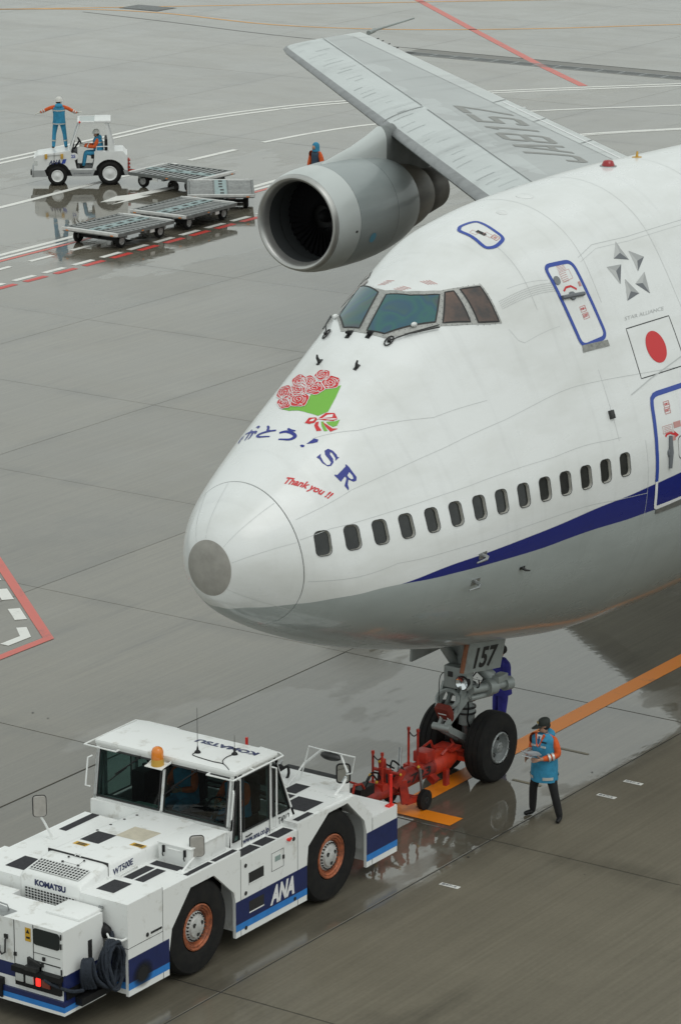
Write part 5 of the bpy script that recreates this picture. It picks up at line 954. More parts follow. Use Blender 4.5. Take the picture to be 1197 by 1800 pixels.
# ------------------------------------------------------------ pushback tractor (nose towards -x, rear hitch towards the aircraft)
TB = (-.4, .02, 0)
tug = thing('pushback_tractor', 'white and blue pushback tractor with cab, amber beacon and rusty orange wheel rims', 'tow tractor', TB)
TW = M['tugwhite']
def tp(mb, name, m, parent=None, smooth=35, fix=True): return mb.build(name, m, parent or tug, off=TB, smooth=smooth, fix=fix)
def part(parent, name, m, smooth=35, **k):
    return lambda mb: mb.build(name, m, parent, off=TB, smooth=smooth)
YN, YF = -1.37, 1.50
def glassm():
    m = bpy.data.materials.new('cab_glass'); m.use_nodes = True; nt = m.node_tree; nt.nodes.clear(); o = nd(nt, 'ShaderNodeOutputMaterial'); mx = nd(nt, 'ShaderNodeMixShader'); t = nd(nt, 'ShaderNodeBsdfTransparent'); t.inputs[0].default_value = (.36,.48,.46,1); g = nd(nt, 'ShaderNodeBsdfGlossy'); g.inputs['Roughness'].default_value = .02; f = nd(nt, 'ShaderNodeFresnel'); f.inputs[0].default_value = 1.45
    nt.links.new(f.outputs[0], mx.inputs[0]); nt.links.new(t.outputs[0], mx.inputs[1]); nt.links.new(g.outputs[0], mx.inputs[2]); nt.links.new(mx.outputs[0], o.inputs[0]); return m
M['cabglass'] = glassm()
# side skins with wheel arches
def skirt(pts, stripe=True): return pts
front_box = [(-3.77,.27),(-2.83,.27),(-2.83,.60),(-2.76,.95),(-2.31,1.43),(-1.75,1.43),(-1.27,1.0),(-1.23,.85),(-1.23,.27),(-1.10,.27),(-1.10,1.60),(-2.97,1.60),(-2.97,1.65),(-3.77,1.65)]
mid = [(-1.10,.27),(.58,.27),(.58,.78),(.45,1.47),(-1.10,1.47)]
rear = [(.58,.78),(.62,1.12),(1.16,1.49),(1.66,1.49),(2.12,1.06),(2.18,.85),(2.18,.27),(2.34,.27),(2.34,1.09),(1.86,1.545),(.34,1.57),(.34,1.47),(.45,1.47)]
tail = [(2.34,.27),(3.03,.27),(3.03,1.04),(2.34,1.04)]
mb = MB()
for y0, y1 in ((YN, YN+.05), (YF-.05, YF)):
    for P in (front_box, mid, rear, tail): mb.prism(P, 'y', y0, y1)
body = tp(mb, 'body_side', TW); 
mb = MB(); mb.box((-3.77,YN+.05,.9),(-2.97,-.53,1.65)); mb.box((-3.77,.55,.9),(-2.97,YF-.05,1.65)); mb.box((-2.97,YN+.05,1.5),(-1.10,-.53,1.60)); mb.box((-2.97,.55,1.5),(-1.10,YF-.05,1.60)); mb.box((-1.10,YN+.05,1.40),(.34,YF-.05,1.47)); mb.box((.34,YN+.05,1.45),(1.86,YF-.05,1.57)); mb.prism([(1.86,1.45),(2.30,1.05),(2.30,1.545),(1.86,1.57)],'y',YN+.40,YF-.40); mb.prism([(1.80,1.44),(2.34,1.00),(2.34,1.085),(1.86,1.545)],'y',YN+.05,YN+.40); mb.prism([(1.80,1.44),(2.34,1.00),(2.34,1.085),(1.86,1.545)],'y',YF-.40,YF-.05); mb.box((2.30,YN+.05,.5),(3.03,YF-.05,1.04)); tp(mb, 'deck', TW)
mb = MB(); mb.box((-3.6,-.55,.45),(2.9,.6,1.35)); mb.box((-2.95,-.9,.55),(-1.2,.9,1.4)); mb.box((.5,-.9,.5),(2.2,.9,1.4)); mb.cyl((-2.06,-1.2,.72),(-2.06,1.25,.72),.14); mb.cyl((1.32,-1.2,.72),(1.32,1.25,.72),.14); tp(mb, 'chassis', M['black'])
mb = MB(); mb.box((-3.75,YN+.02,.29),(-2.86,-1.0,.9)); mb.box((-3.75,1.0,.29),(-2.86,YF-.06,.9)); mb.box((2.36,YN+.06,.29),(3.01,YF-.06,.52)); mb.box((-1.08,YN+.06,.30),(.56,-1.0,1.40)); mb.box((-1.08,1.0,.30),(.56,YF-.06,1.40)); mb.build_each('inner_box', TW, tug, off=TB, smooth=35)
# painted bands: navy and light blue
mb = MB(); mb2 = MB()
for y in (YN-.004, YF+.004):
    for x0, x1 in ((-3.775,-2.83),(-1.23,.58),(2.18,3.034)):
        mb.add([(x0,y,.47),(x1,y,.47),(x1,y,.83),(x0,y,.83)],[(0,1,2,3)]); mb2.add([(x0,y,.365),(x1,y,.365),(x1,y,.47),(x0,y,.47)],[(0,1,2,3)])
for x, y0, y1 in ((-3.754,YN+.02,-1.0),(-3.754,1.0,YF),(3.034,YN,YF)):
    mb.add([(x,y0,.47),(x,y1,.47),(x,y1,.83),(x,y0,.83)],[(0,1,2,3)]); mb2.add([(x,y0,.365),(x,y1,.365),(x,y1,.47),(x,y0,.47)],[(0,1,2,3)])
mb.build_each('navy_band', M['navy'], tug, off=TB, smooth=0, fix=False); mb2.build_each('light_blue_band', M['sky'], tug, off=TB, smooth=0, fix=False)
mb = MB()
for x in (-2.97,): mb.box((x-.004,YN-.002,.27),(x+.004,YN+.01,1.65)); mb.box((x-.004,YN,1.596),(x+.004,-.53,1.603)); mb.box((x-.004,.55,1.596),(x+.004,YF,1.603))
mb.box((-3.77,YN-.002,.985),(-2.97,YN+.01,.993)); mb.box((-3.772,YN,.985),(-3.76,-1.0,.993))
for x in (-1.10,.34,2.34): mb.box((x-.004,YN-.002,.27),(x+.004,YN+.01,1.46 if x < 2 else 1.04))
tp(mb, 'panel_gap', M['joint'], smooth=0)['kind'] = 'stuff'
word('ANA', (-.38,YN-.004,.50), (1,0,0), (0,0,1), .29, M['whiteprint'], tug, name='airline_lettering', bold=.05, off=TB, width=.62, shear=.22, lift=.006)
mb = MB()
for z0, z1 in ((1.01,1.19),(.56,.745)): mb.box((-.90,YN-.006,z0),(-.53,YN+.02,z1))
mb.cyl((-3.02+.0,YN-.01,1.02),(-3.02,YN+.0,1.02),.001,6); mb.box((-3.25,YN-.008,1.045),(-3.0,YN+.01,1.075))
for x, z in ((-.98,1.33),(.24,1.36),(-.98,.90),(.26,.40),(-.98,.36),(-3.33,1.06)): mb.cyl((x,YN-.008,z),(x,YN+.01,z),.032,12)
mb.build_each('side_vent', M['joint'], tug, off=TB, smooth=0)
mb = MB()
for z0, z1 in ((1.012,1.03),(.562,.58)): mb.box((-.90,YN-.008,z0),(-.53,YN+.0,z1))
mb.build_each('vent_lip', TW, tug, off=TB, smooth=0)
mb = MB()
for a, b_, c, d in ((-.33,-.02,1.30,1.305),(-.33,-.02,1.02,1.025),(-.33,-.325,1.02,1.30),(-.025,-.02,1.02,1.30)): mb.box((a,YN-.004,c),(b_,YN+.01,d))
mb.box((-.05,YN-.02,1.14),(-.02,YN,1.20)); tp(mb, 'hatch_outline', M['joint'], smooth=0)['kind'] = 'stuff'
mb = MB(); mb.box((-.24,YN-.005,1.15),(-.10,YN+.01,1.23)); tp(mb, 'data_plate', pmat('data_plate', (.28,.36,.34), .5), smooth=0)
mb = MB(); mb.cyl((.08,YN-.05,1.40),(.08,YN,1.40),.022,10); mb.box((.09,YN-.03,1.385),(.16,YN,1.415)); tp(mb, 'fuel_cutoff_knob', M['redglow'])
# exhaust soot on the front corner
sm = bpy.data.materials.new('soot'); sm.use_nodes = True; nt = sm.node_tree; b = nt.nodes['Principled BSDF']; b.inputs['Base Color'].default_value = (.01,.01,.01,1); b.inputs['Roughness'].default_value = .9
tc = nd(nt, 'ShaderNodeTexCoord'); gr = nd(nt, 'ShaderNodeTexGradient'); gr.gradient_type = 'SPHERICAL'; mp = nd(nt, 'ShaderNodeMapping'); mp.inputs['Location'].default_value = (-1,-1,0); mp.inputs['Scale'].default_value = (2,2,1); nt.links.new(tc.outputs['UV'], mp.inputs[0]); nt.links.new(mp.outputs[0], gr.inputs[0]); rr = nd(nt, 'ShaderNodeMapRange'); rr.inputs[2].default_value = .6; nt.links.new(gr.outputs[0], rr.inputs[0]); nt.links.new(rr.outputs[0], b.inputs['Alpha'])
mb = MB(); mb.add([(-3.70,YN-.009,.30),(-3.20,YN-.009,.30),(-3.20,YN-.009,.74),(-3.70,YN-.009,.74)],[(0,1,2,3)]); o = tp(mb, 'soot_stain', sm, smooth=0, fix=False); u = o.data.uv_layers.new(name='UVMap')
for i, q in enumerate(((0,0),(1,0),(1,1),(0,1))): u.data[i].uv = q
# hood
HP = [(-3.76,1.30),(-3.76,1.70),(-3.72,1.745),(-3.17,1.85),(-3.05,1.86),(-1.0,1.815),(-1.0,1.5),(-3.5,1.30)]
mb = MB(); rings = []
for y, q in ((-.53,.04),(-.50,.012),(-.44,0),(.46,0),(.52,.012),(.55,.04)): rings.append([(x, y, z-(q if z > 1.45 else 0)) for x, z in HP])
mb.loft(rings); hood = tp(mb, 'hood', TW, smooth=50)
mb = MB(); mb.box((-3.13,-.535,1.60),(-3.12,.555,1.878)); tp(mb, 'hood_gap', M['joint'], hood, smooth=0)
def grille(x0, z0, x1, z1, y0, y1, nu, nv, name):
    """open grid of bars in the plane y x (x,z)"""
    mb = MB(); a = Vector((x0,0,z0)); b_ = Vector((x1,0,z1)); n = Vector((-(z1-z0),0,(x1-x0))).normalized()
    if n.z < 0 or (abs(n.z) < .05 and n.x > 0): n = -n
    mb.add([tuple(p+n*.003+Vector((0,y,0))) for p, y in ((a,y0),(a,y1),(b_,y1),(b_,y0))], [(0,1,2,3)]); tp(mb, name+'_opening', M['joint'], hood, smooth=0, fix=False)
    mb = MB()
    for i in range(nu+1): y = y0+(y1-y0)*i/nu; gbox(a+n*.012+Vector((0,y,0)), b_+n*.012+Vector((0,y,0)), .009, .010, mb)
    for j in range(nv+1): p = a.lerp(b_, j/nv)+n*.012; gbox(p+Vector((0,y0,0)), p+Vector((0,y1,0)), .009, .009, mb)
    tp(mb, name, TW, hood, smooth=0)['kind'] = 'stuff'
grille(-3.67,1.760,-3.40,1.818,-.42,.46,16,5,'top_grille'); grille(-3.768,1.33,-3.768,1.535,-.44,.46,16,5,'front_grille')
word('KOMATSU', (-3.762,.29,1.575), (0,-1,0), (0,0,1), .095, M['navy'], hood, name='maker_lettering', bold=.05, off=TB, width=.56, lift=.004)
word('WT500E', (-3.02,-.532,1.655), (1,0,.06), (0,0,1), .10, M['navy'], hood, name='model_lettering', bold=.02, off=TB, width=.46, lift=.004)
def flat(mb, x0, x1, y0, y1, z, dz=0.): mb.add([(x0,y0,z),(x1,y0,z+dz),(x1,y1,z+dz),(x0,y1,z)],[(0,1,2,3)])
for q in ((-2.55,-2.12,.10,.44,1.850,-.009),(-3.53,-3.11,-.94,-.63,1.654,0),(-3.56,-3.11,.66,1.0,1.654,0),(-2.88,-2.34,-.76,-.60,1.604,0),(-2.88,-2.34,-.96,-.80,1.604,0),(-2.26,-2.09,-1.12,-.6,1.604,0),(-2.32,-1.72,-1.33,-1.24,1.604,0),(-1.66,-1.12,-1.33,-1.24,1.604,0),(-2.95,-2.3,.62,.85,1.604,0),(-1.9,-1.1,1.22,1.36,1.604,0),
          (-1.05,-.55,-1.33,-1.14,1.474,0),(-.50,-.16,-1.33,-1.14,1.474,0),(-.10,.30,-1.33,-1.14,1.474,0),(.42,.82,-1.33,-1.22,1.574,0),(.80,1.30,-1.18,-.72,1.574,0),(.84,1.30,-.66,-.36,1.574,0),(1.36,1.75,-.62,-.36,1.574,0),(.84,1.45,-.26,.06,1.574,0),(1.80,2.22,-.92,-.20,1.562,-.014),(.84,1.7,.5,.9,1.574,0),(2.42,2.62,-1.0,-.75,1.044,0)):
    mb = MB(); flat(mb, *q); tp(mb, 'grip_pad', M['grip'], smooth=0, fix=False)
mb = MB(); flat(mb, -2.12,-1.66,-.36,.12,1.842,-.010); tp(mb, 'faded_patch', M['beige'], hood, smooth=0, fix=False)
for x, y in ((-2.75,.30),(-2.32,-.40)): mb = MB(); flat(mb, x, x+.12, y-.12, y+.12, 1.862-.022*(x+3.05), -.003); o = tp(mb, 'warning_label', M['yellow'], hood, smooth=0, fix=False); mb = MB(); [flat(mb, x+.02+.045*i, x+.05+.045*i, y-.09, y+.07, 1.8640-.022*(x+3.05), -.0005) for i in range(2)]; tp(mb, 'label_print', M['joint'], o, smooth=0, fix=False)
mb = MB(); mb.tube([(-3.15,.04,1.875),(-3.15,.04,1.915),(-3.15,-.05,1.915),(-3.15,-.05,1.875)], .010, 6); mb.tube([(-3.02,-.535,1.56),(-2.98,-.56,1.62),(-2.5,-.56,1.645),(-2.46,-.535,1.60)], .011, 6); mb.box((-3.17,-.57,1.56),(-3.1,-.53,1.68)); tp(mb, 'hood_handle', TW, hood)
mb = MB(); 
for a, b_ in (((-3.34,-.16,1.835),(-3.34,.12,1.835)),((-3.34,-.16,1.835),(-3.20,-.16,1.862))): gbox(a, b_, .003, .003, mb)
for y in (-.16,.12): mb.cyl((-3.34,y,1.83),(-3.34,y,1.842),.02,8); mb.cyl((-3.2,y,1.855),(-3.2,y,1.868),.016,8)
for x, y in ((-1.25,.40),(-1.5,.44),(-1.8,.46),(-2.1,.47)): mb.cyl((x,y,1.80),(x,y,1.865-.022*(x+3.05)),.022,8)
tp(mb, 'hood_fasteners', M['joint'], hood)['kind'] = 'stuff'
mb = MB(); mb.box((-2.07,-1.20,1.605),(-1.22,-.62,1.88),bev=.008); mb.box((-2.085,-1.215,1.88),(-1.215,-.61,1.90),bev=.004); tbx = tp(mb, 'tool_box', TW)
mb = MB()
for y in (-.72,-1.10): mb.box((-2.095,y-.018,1.76),(-2.07,y+.018,1.86)); mb.tube([(-2.09,y,1.80),(-2.11,y,1.74),(-2.09,y,1.70)], .010, 6)
tp(mb, 'box_latch', M['black'], tbx); mb = MB(); mb.tube([(-2.07,-.80,1.82),(-2.10,-.81,1.84),(-2.10,-1.02,1.84),(-2.07,-1.03,1.82)], .009, 6); tp(mb, 'box_handle', TW, tbx)
# wheels
for wx in (-2.06, 1.32):
    for sy, yc in ((-1,-1.10),(1,1.14)):
        c = (wx, yc, .72); mb = tyre_mb(.72,.46,.34); 
        mb.xf(Matrix.Translation(c)); wh = tp(mb, 'tyre', M['rubber'])
        mb = MB()
        for k in range(36):
            a = 2*math.pi*k/36; gbox((c[0]+.705*math.cos(a), c[1]-sy*.05, c[2]+.705*math.sin(a)), (c[0]+.64*math.cos(a+.03), c[1]+sy*.215, c[2]+.64*math.sin(a+.03)), .05, .02, mb)
        mb = MB(); mb.lathe([(sy*.03,.335),(sy*.17,.335),(sy*.205,.35),(sy*.215,.33),(sy*.19,.315),(sy*.195,.29),(sy*.17,.275),(sy*.175,.255),(sy*.12,.245),(sy*.10,.20)], c, (0,1,0), 48); tp(mb, 'rim', M['copper'], wh)
        mb = MB(); mb.lathe([(sy*.05,.235),(sy*.15,.228),(sy*.165,.20),(sy*.17,.17),(sy*.20,.155),(sy*.215,.08),(sy*.225,.06),(sy*.225,.001)], c, (0,1,0), 40); tp(mb, 'hub', M['gearpaint'] if wx > 9 else pmat('hub_grey', (.56,.56,.54), .45, .1, noise=.25, nscale=9), wh)
        mb = MB()
        for k in range(24): a = k*math.pi/12; p = (c[0]+.205*math.cos(a), c[1]+sy*.15, c[2]+.205*math.sin(a)); mb.cyl(p, (p[0], p[1]+sy*.035, p[2]), .013, 6)
        for k in range(3): a = k*2.094+.5; p = (c[0]+.10*math.cos(a), c[1]+sy*.19, c[2]+.10*math.sin(a)); mb.cyl(p, (p[0], p[1]+sy*.025, p[2]), .035, 10)
        tp(mb, 'wheel_nuts', M['darkmetal'], wh)['kind'] = 'stuff'
# cab
CY0, CY1 = -1.10, 1.44
mb = MB()
fx = lambda z: -1.02+(z-1.5)*.145
rx = lambda z: .71-(z-1.45)*.47
def cabbar(p, q, w=.06, h=.06): gbox(p, q, w, h, mb)
for y in (CY0, CY1):
    e = .03 if y == CY0 else -.03
    mb.prism([(fx(1.45),1.45),(rx(1.45),1.45),(rx(1.68),1.68),(fx(1.68),1.68)], 'y', y, y+e) if e > 0 else mb.prism([(fx(1.45),1.45),(rx(1.45),1.45),(rx(1.68),1.68),(fx(1.68),1.68)], 'y', y+e, y)
    lo_y, hi_y = min(y, y+e*1.6), max(y, y+e*1.6)
    mb.prism([(fx(1.68),1.68),(fx(1.68)+.09,1.68),(fx(2.6)+.06,2.6),(fx(2.6),2.6)], 'y', lo_y, hi_y)
    mb.prism([(-.77,1.68),(-.68,1.68),(-.68,2.6),(-.77,2.6)], 'y', lo_y, hi_y); mb.prism([(-.01,1.68),(.07,1.68),(.07,2.6),(-.01,2.6)], 'y', lo_y, hi_y)
    mb.prism([(rx(1.68)-.07,1.68),(rx(1.68),1.68),(rx(2.6),2.6),(rx(2.6)-.06,2.6)], 'y', lo_y, hi_y); mb.prism([(fx(2.56),2.56),(rx(2.56),2.56),(rx(2.62),2.62),(fx(2.62),2.62)], 'y', lo_y, hi_y)
mb.box((-1.04,CY0,1.45),(-.98,CY1,1.80)); mb.prism([(fx(1.8),1.8),(fx(1.8)+.05,1.8),(fx(1.86)+.05,1.86),(fx(1.86),1.86)],'y',CY0,CY1); mb.prism([(fx(2.565),2.565),(fx(2.565)+.05,2.565),(fx(2.64)+.05,2.64),(fx(2.64)-.01,2.64)],'y',CY0,CY1)
for y in (CY0+.0, .14, CY1-.09): mb.prism([(fx(1.82),1.82),(fx(1.82)+.05,1.82),(fx(2.58)+.05,2.58),(fx(2.58),2.58)],'y',y,y+(.05 if y == .14 else .09))
mb.prism([(rx(1.45),1.45),(rx(1.7),1.70),(rx(1.7)-.05,1.70),(rx(1.45)-.05,1.45)],'y',CY0,CY1); mb.prism([(rx(2.5),2.5),(rx(2.62),2.62),(rx(2.62)-.05,2.62),(rx(2.5)-.05,2.5)],'y',CY0,CY1)
cab = tp(mb, 'cab', TW, smooth=30)
mb = MB(); mb.box((-.885,CY0-.03,2.615),(.20,CY1+.03,2.70),bev=.04); tp(mb, 'cab_roof', TW, smooth=50)
word('KOMATSU', (-.02,-.96,2.70), (0,1,0), (-1,0,0), .135, M['navy'], cab, name='roof_lettering', bold=.05, off=TB, width=1.12, lift=.004, shear=0)
def pane(name, P, n, parent=cab):
    mb = MB(); P = [Vector(p) for p in P]; mb.add(P, [tuple(range(len(P)))]); o = tp(mb, name, M['cabglass'], parent, smooth=0, fix=False); mb = MB(); c = sum(P, Vector())/len(P)
    Q = [p+(c-p).normalized()*.012-Vector(n)*.0 for p in P]; N = Vector(n).normalized()
    mb.tube([q+N*.006 for q in Q], .020, 4, closed=True); tp(mb, 'window_seal', M['joint'], o, smooth=0)
wf = lambda y, z: (fx(z)-.004, y, z)
pane('windscreen', [wf(1.37,1.85),wf(.20,1.85),wf(.20,2.58),wf(1.37,2.58)], (-1,0,.14)); pane('windscreen', [wf(.13,1.85),wf(-1.02,1.85),wf(-1.02,2.58),wf(.13,2.58)], (-1,0,.14))
for y, s in ((CY0-.004,-1),(CY1+.004,1)):
    pane('quarter_window', [(fx(1.66)+.07,y,1.60),(-.775,y,1.60),(-.775,y,2.54),(fx(2.5)+.07,y,2.54)], (0,s,0)); pane('door_window', [(-.665,y,1.70),(-.02,y,1.70),(-.02,y,2.56),(-.665,y,2.56)], (0,s,0)); pane('rear_quarter_window', [(.08,y,1.70),(rx(1.7)-.08,y,1.70),(rx(2.5)-.06,y,2.53),(.08,y,2.53)], (0,s,0))
rw = lambda y, z: (rx(z)+.004, y, z)
pane('rear_window', [rw(CY0+.1,1.72),rw(CY1-.1,1.72),rw(CY1-.1,2.50),rw(CY0+.1,2.50)], (1,0,.4))
mb = MB(); mb.box((-.70,CY0-.012,1.46),(-.695,CY0-.002,2.6)); mb.box((-.005,CY0-.012,1.44),(.0,CY0-.002,2.6)); mb.box((-.70,CY0-.012,1.455),(0,CY0-.002,1.465)); tp(mb, 'door_gap', M['joint'], cab, smooth=0)
mb = MB(); mb.tube([(-.60,CY0-.005,1.60),(-.60,CY0-.03,1.61),(-.48,CY0-.03,1.62),(-.46,CY0-.005,1.61)], .010, 6); tp(mb, 'door_handle', M['darkmetal'], cab)
word('www.ana.co.jp', (-.67,CY0-.004,1.475), (1,0,0), (0,0,1), .115, M['navy'], cab, name='web_lettering', bold=.02, off=TB, width=.65); word('T4012', (.22,CY0-.004,1.53), (1,0,0), (0,0,1), .115, M['blackprint'], cab, name='fleet_number', bold=.015, off=TB, width=.29)
mb = MB(); mb.box((-.95,CY0+.06,1.40),(.6,CY1-.06,1.47)); mb.box((-.97,CY0+.06,1.47),(-.72,CY1-.06,1.80)); mb.box((-.35,.95,1.47),(.2,1.2,2.1),bev=.02)
for y in (-.62,.35,.78): mb.box((-.30,y-.22,1.47),(.12,y+.22,1.72),bev=.04); mb.box((.06,y-.21,1.7),(.18,y+.21,2.28),bev=.05)
mb.tube([(-.62+.07*math.cos(a), -.62+.19*math.sin(a), 1.98+.12*math.cos(a)) for a in np.linspace(0,6.28,15)[:-1]], .016, 6, closed=True); mb.cyl((-.62,-.62,1.98),(-.78,-.62,1.75),.03,8); mb.box((.1,CY0+.1,2.0),(.16,CY1-.1,2.04)); tp(mb, 'cab_interior', M['black'], cab)
mb = MB(); mb.box((-.90,.4,1.80),(-.76,.75,1.812)); mb.add([(-.90,.45,1.815),(-.75,.3,1.83),(-.75,.75,1.818),(-.9,.8,1.815)],[(0,1,2,3)]); tp(mb, 'papers_on_dash', pmat('pale_green_paper', (.3,.5,.42), .7), cab, smooth=0)
def rail(pts, r=.014, m=TW, name='grab_rail', par=None): mb = MB(); mb.tube(pts, r, 7); return tp(mb, name, m, par or cab)
rail([(-.95,.95,2.64),(-1.03,.95,2.64),(-1.03,CY1+.10,2.64),(.22,CY1+.10,2.66),(.26,CY1-.1,2.66),(.26,.75,2.66),(.18,.75,2.66)]); rail([(-.95,-.72,2.62),(-1.03,-.72,2.62),(-1.03,CY0-.10,2.62),(.22,CY0-.10,2.64),(.28,CY0,2.64),(.28,-.75,2.66),(.18,-.75,2.66)])
rail([(-.5,CY0-.02,2.64),(-.5,CY0-.10,2.63)]); rail([(-.93,CY0-.03,2.42),(-.98,CY0-.07,2.40),(-1.04,CY0-.07,2.02),(-1.0,CY0-.03,2.0)]); rail([(-.93,CY1+.03,2.45),(-.98,CY1+.08,2.42),(-1.05,CY1+.08,2.0),(-1.0,CY1+.03,1.98)]); rail([(.04,CY0-.02,2.5),(.09,CY0-.07,2.48),(.09,CY0-.07,1.55),(.04,CY0-.02,1.53)])
mb = MB(); mb.prism([(-.90,2.56),(-1.13,2.56),(-1.13,2.575),(-.90,2.60)],'y',.02,.34); mb.prism([(-.90,2.56),(-1.13,2.56),(-.90,2.64)],'y',.02,.03); mb.prism([(-.90,2.56),(-1.13,2.56),(-.90,2.64)],'y',.33,.34); tp(mb, 'beacon_bracket', TW, smooth=0)
mb = MB(); mb.lathe([(0,.098),(.10,.092),(.105,.08)], (-1.02,.18,2.578), (0,0,1), 24); bc = tp(mb, 'beacon_base', M['amberbase']); mb = MB(); mb.lathe([(.0,.085),(.02,.092),(.12,.09),(.165,.07),(.185,.04),(.19,.001)], (-1.02,.18,2.68), (0,0,1), 24); tp(mb, 'amber_lens', M['amber'], bc)
for (x, y, h), wire in zip(((-.52,-.18,.62),(-.28,-.68,.22)), ([(-.52,-.18,2.71),(-.66,-.2,2.708),(-.72,-.6,2.708),(-.72,-.8,2.708),(-.86,-1.0,2.7)],[(-.28,-.68,2.71),(-.45,-.66,2.708),(-.6,-.7,2.708),(-.7,-.78,2.708),(-.72,-.8,2.708)])):
    mb = MB(); mb.lathe([(0,.05),(.02,.045),(.045,.018),(.10,.010)], (x,y,2.70), (0,0,1), 14); mb.cyl((x,y,2.78),(x,y,2.78+h),.005,5,r2=.003); an = tp(mb, 'radio_antenna', M['black'])
    mb = MB(); mb.tube(smooth_path(wire,5), .007, 5); tp(mb, 'antenna_cable', M['black'], an)
for y in (.62,-.42): mb = MB(); mb.tube([(fx(2.56)-.03,y,2.575),(fx(2.5)-.05,y+.02,2.54),(fx(2.2)-.02,y+.42,2.24)], .012, 6); mb.cyl((fx(2.57)-.04,y,2.57),(fx(2.57),y,2.57),.025,8); mb.tube([(fx(2.35)-.012,y+.23,2.37),(fx(2.05)-.012,y+.55,2.10)], .009, 5); tp(mb, 'windscreen_wiper', M['black'])
mb = MB(); mb.ball((.24,-1.05,2.52), .035, n=8); tp(mb, 'rear_work_lamp', M['black']); mb = MB(); mb.box((.42,.55,2.36),(.47,.85,2.58),bev=.02); mb.tube([(.30,.7,2.4),(.45,.7,2.46)], .015, 6); tp(mb, 'rear_view_mirror', M['black'])
# mirrors
def mirror(base, head, w, h, name, back=(-1,0,0)):
    base, head = Vector(base), Vector(head); mb = MB(); mb.box((base.x-.07,base.y-.07,base.z),(base.x+.07,base.y+.07,base.z+.012)); mb.tube(smooth_path([base, base.lerp(head,.55)-Vector((0,0,.06)), head-Vector((0,0,.12)), head],4), .018, 7); o = tp(mb, name, TW)
    f = Vector((-.62,-.62,.10)).normalized(); r_ = Vector((0,0,1)).cross(f).normalized(); u_ = f.cross(r_); P = rrect(w, h, .045)
    mb = MB(); mb.loft([[head+r_*a*.92+u_*b*.94+f*.05 for a, b in P],[head+r_*a+u_*b+f*.01 for a, b in P],[head+r_*a*.96+u_*b*.97-f*.02 for a, b in P]]); tp(mb, 'mirror_housing', pmat('mirror_back_grey', (.36,.34,.31), .5, noise=.2, nscale=10), o)
    mb = MB(); mb.tube([head+r_*a+u_*b for a, b in P], .011, 5, closed=True); tp(mb, 'mirror_rim', M['black'], o)
mirror((-2.27,-1.18,1.60),(-1.92,-1.20,1.90),.20,.30,'side_mirror'); mirror((-2.22,1.22,1.60),(-2.46,1.25,2.16),.19,.31,'side_mirror')
# rear mirror frame and bits on the rear deck
mb = MB(); A = [(1.05,1.15,1.57),(1.15,1.05,2.35),(1.25,.9,2.62),(1.35,-.9,2.62),(1.3,-1.05,2.3),(1.3,-.95,1.9)]
mb.tube([(1.57,-.33,1.57),(1.85,-.45,1.90)], .016, 6); mb.tube([(1.9,-.33,1.57),(1.85,-.45,1.90)], .012, 6); mb.tube([(1.85,-.44,1.88),(1.85,-.77,2.17)], .020, 6); mb.tube([(1.85,-.45,1.90),(1.85,-.53,2.18),(1.85,-.77,2.17),(1.85,-1.38,2.17),(1.85,-1.32,1.90),(1.85,-1.22,1.86)], .012, 6); mb.tube([(1.85,-1.12,2.15),(1.85,-1.24,1.90)], .018, 6); mb.tube([(1.61,-1.15,1.57),(1.78,-1.2,1.70),(1.84,-1.22,1.80)], .025, 6); mb.box((1.53,-1.24,1.565),(1.70,-1.06,1.59)); fr_ = tp(mb, 'rear_mirror_frame', TW)
mb = MB(); P = rrect(.20,.30,.05); f = Vector((-.75,-.55,.05)).normalized(); r_ = Vector((0,0,1)).cross(f).normalized(); c = Vector((1.84,-1.17,1.87)); mb.add([c+r_*a+Vector((0,0,b)) for a, b in P],[tuple(range(len(P)))]); mo = tp(mb, 'rear_mirror', M['mirror'], fr_, smooth=0, fix=False); mb = MB(); mb.tube([c+r_*a+Vector((0,0,b)) for a, b in P], .014, 5, closed=True); tp(mb, 'mirror_rim', M['black'], fr_)
mb = MB(); mb.ball((1.84,-.94,2.10), .19, n=16, sq=(.4,1,.36)); tp(mb, 'convex_mirror', M['darkmetal'], fr_)
mb = MB(); mb.box((1.55,.10,1.57),(1.9,.45,1.74),bev=.02); mb.tube([(1.5,.05,1.6),(1.95,.05,1.80),(1.9,.1,1.6)], .02, 6); tp(mb, 'hydraulic_unit', M['steel']); mb = MB(); mb.tube([(1.8,-.05,1.72)]+[(1.85+.07*math.cos(a),-.1,1.66+.10*math.sin(a)) for a in np.linspace(1.5,-1.5,8)], .022, 6); mb.ball((1.8,-.02,1.74), .06, n=8); tp(mb, 'hydraulic_coupling', M['black'])
mb = MB(); mb.box((2.84,YN+.02,1.04),(2.98,YN+.10,1.07)); mb.cyl((2.93,YN+.05,1.06),(2.93,YN+.05,1.56),.024,8); mb.box((2.84,YF-.12,1.04),(2.98,YF-.02,1.07)); mb.cyl((2.93,YF-.07,1.06),(2.93,YF-.07,1.62),.024,8); mb.build_each('corner_marker_pole', M['redglow'], tug, off=TB)
mb = MB(); mb.box((2.305,-.94,1.24),(2.32,-.84,1.46)); tp(mb, 'tail_lamp', pmat('dull_red_lens', (.25,.03,.025), .3), smooth=0)
mb = MB(); mb.box((2.95,-.3,.35),(3.35,.3,.62),bev=.03); mb.cyl((3.2,0,.3),(3.2,0,.75),.05); tp(mb, 'tow_hitch', M['darkmetal'])
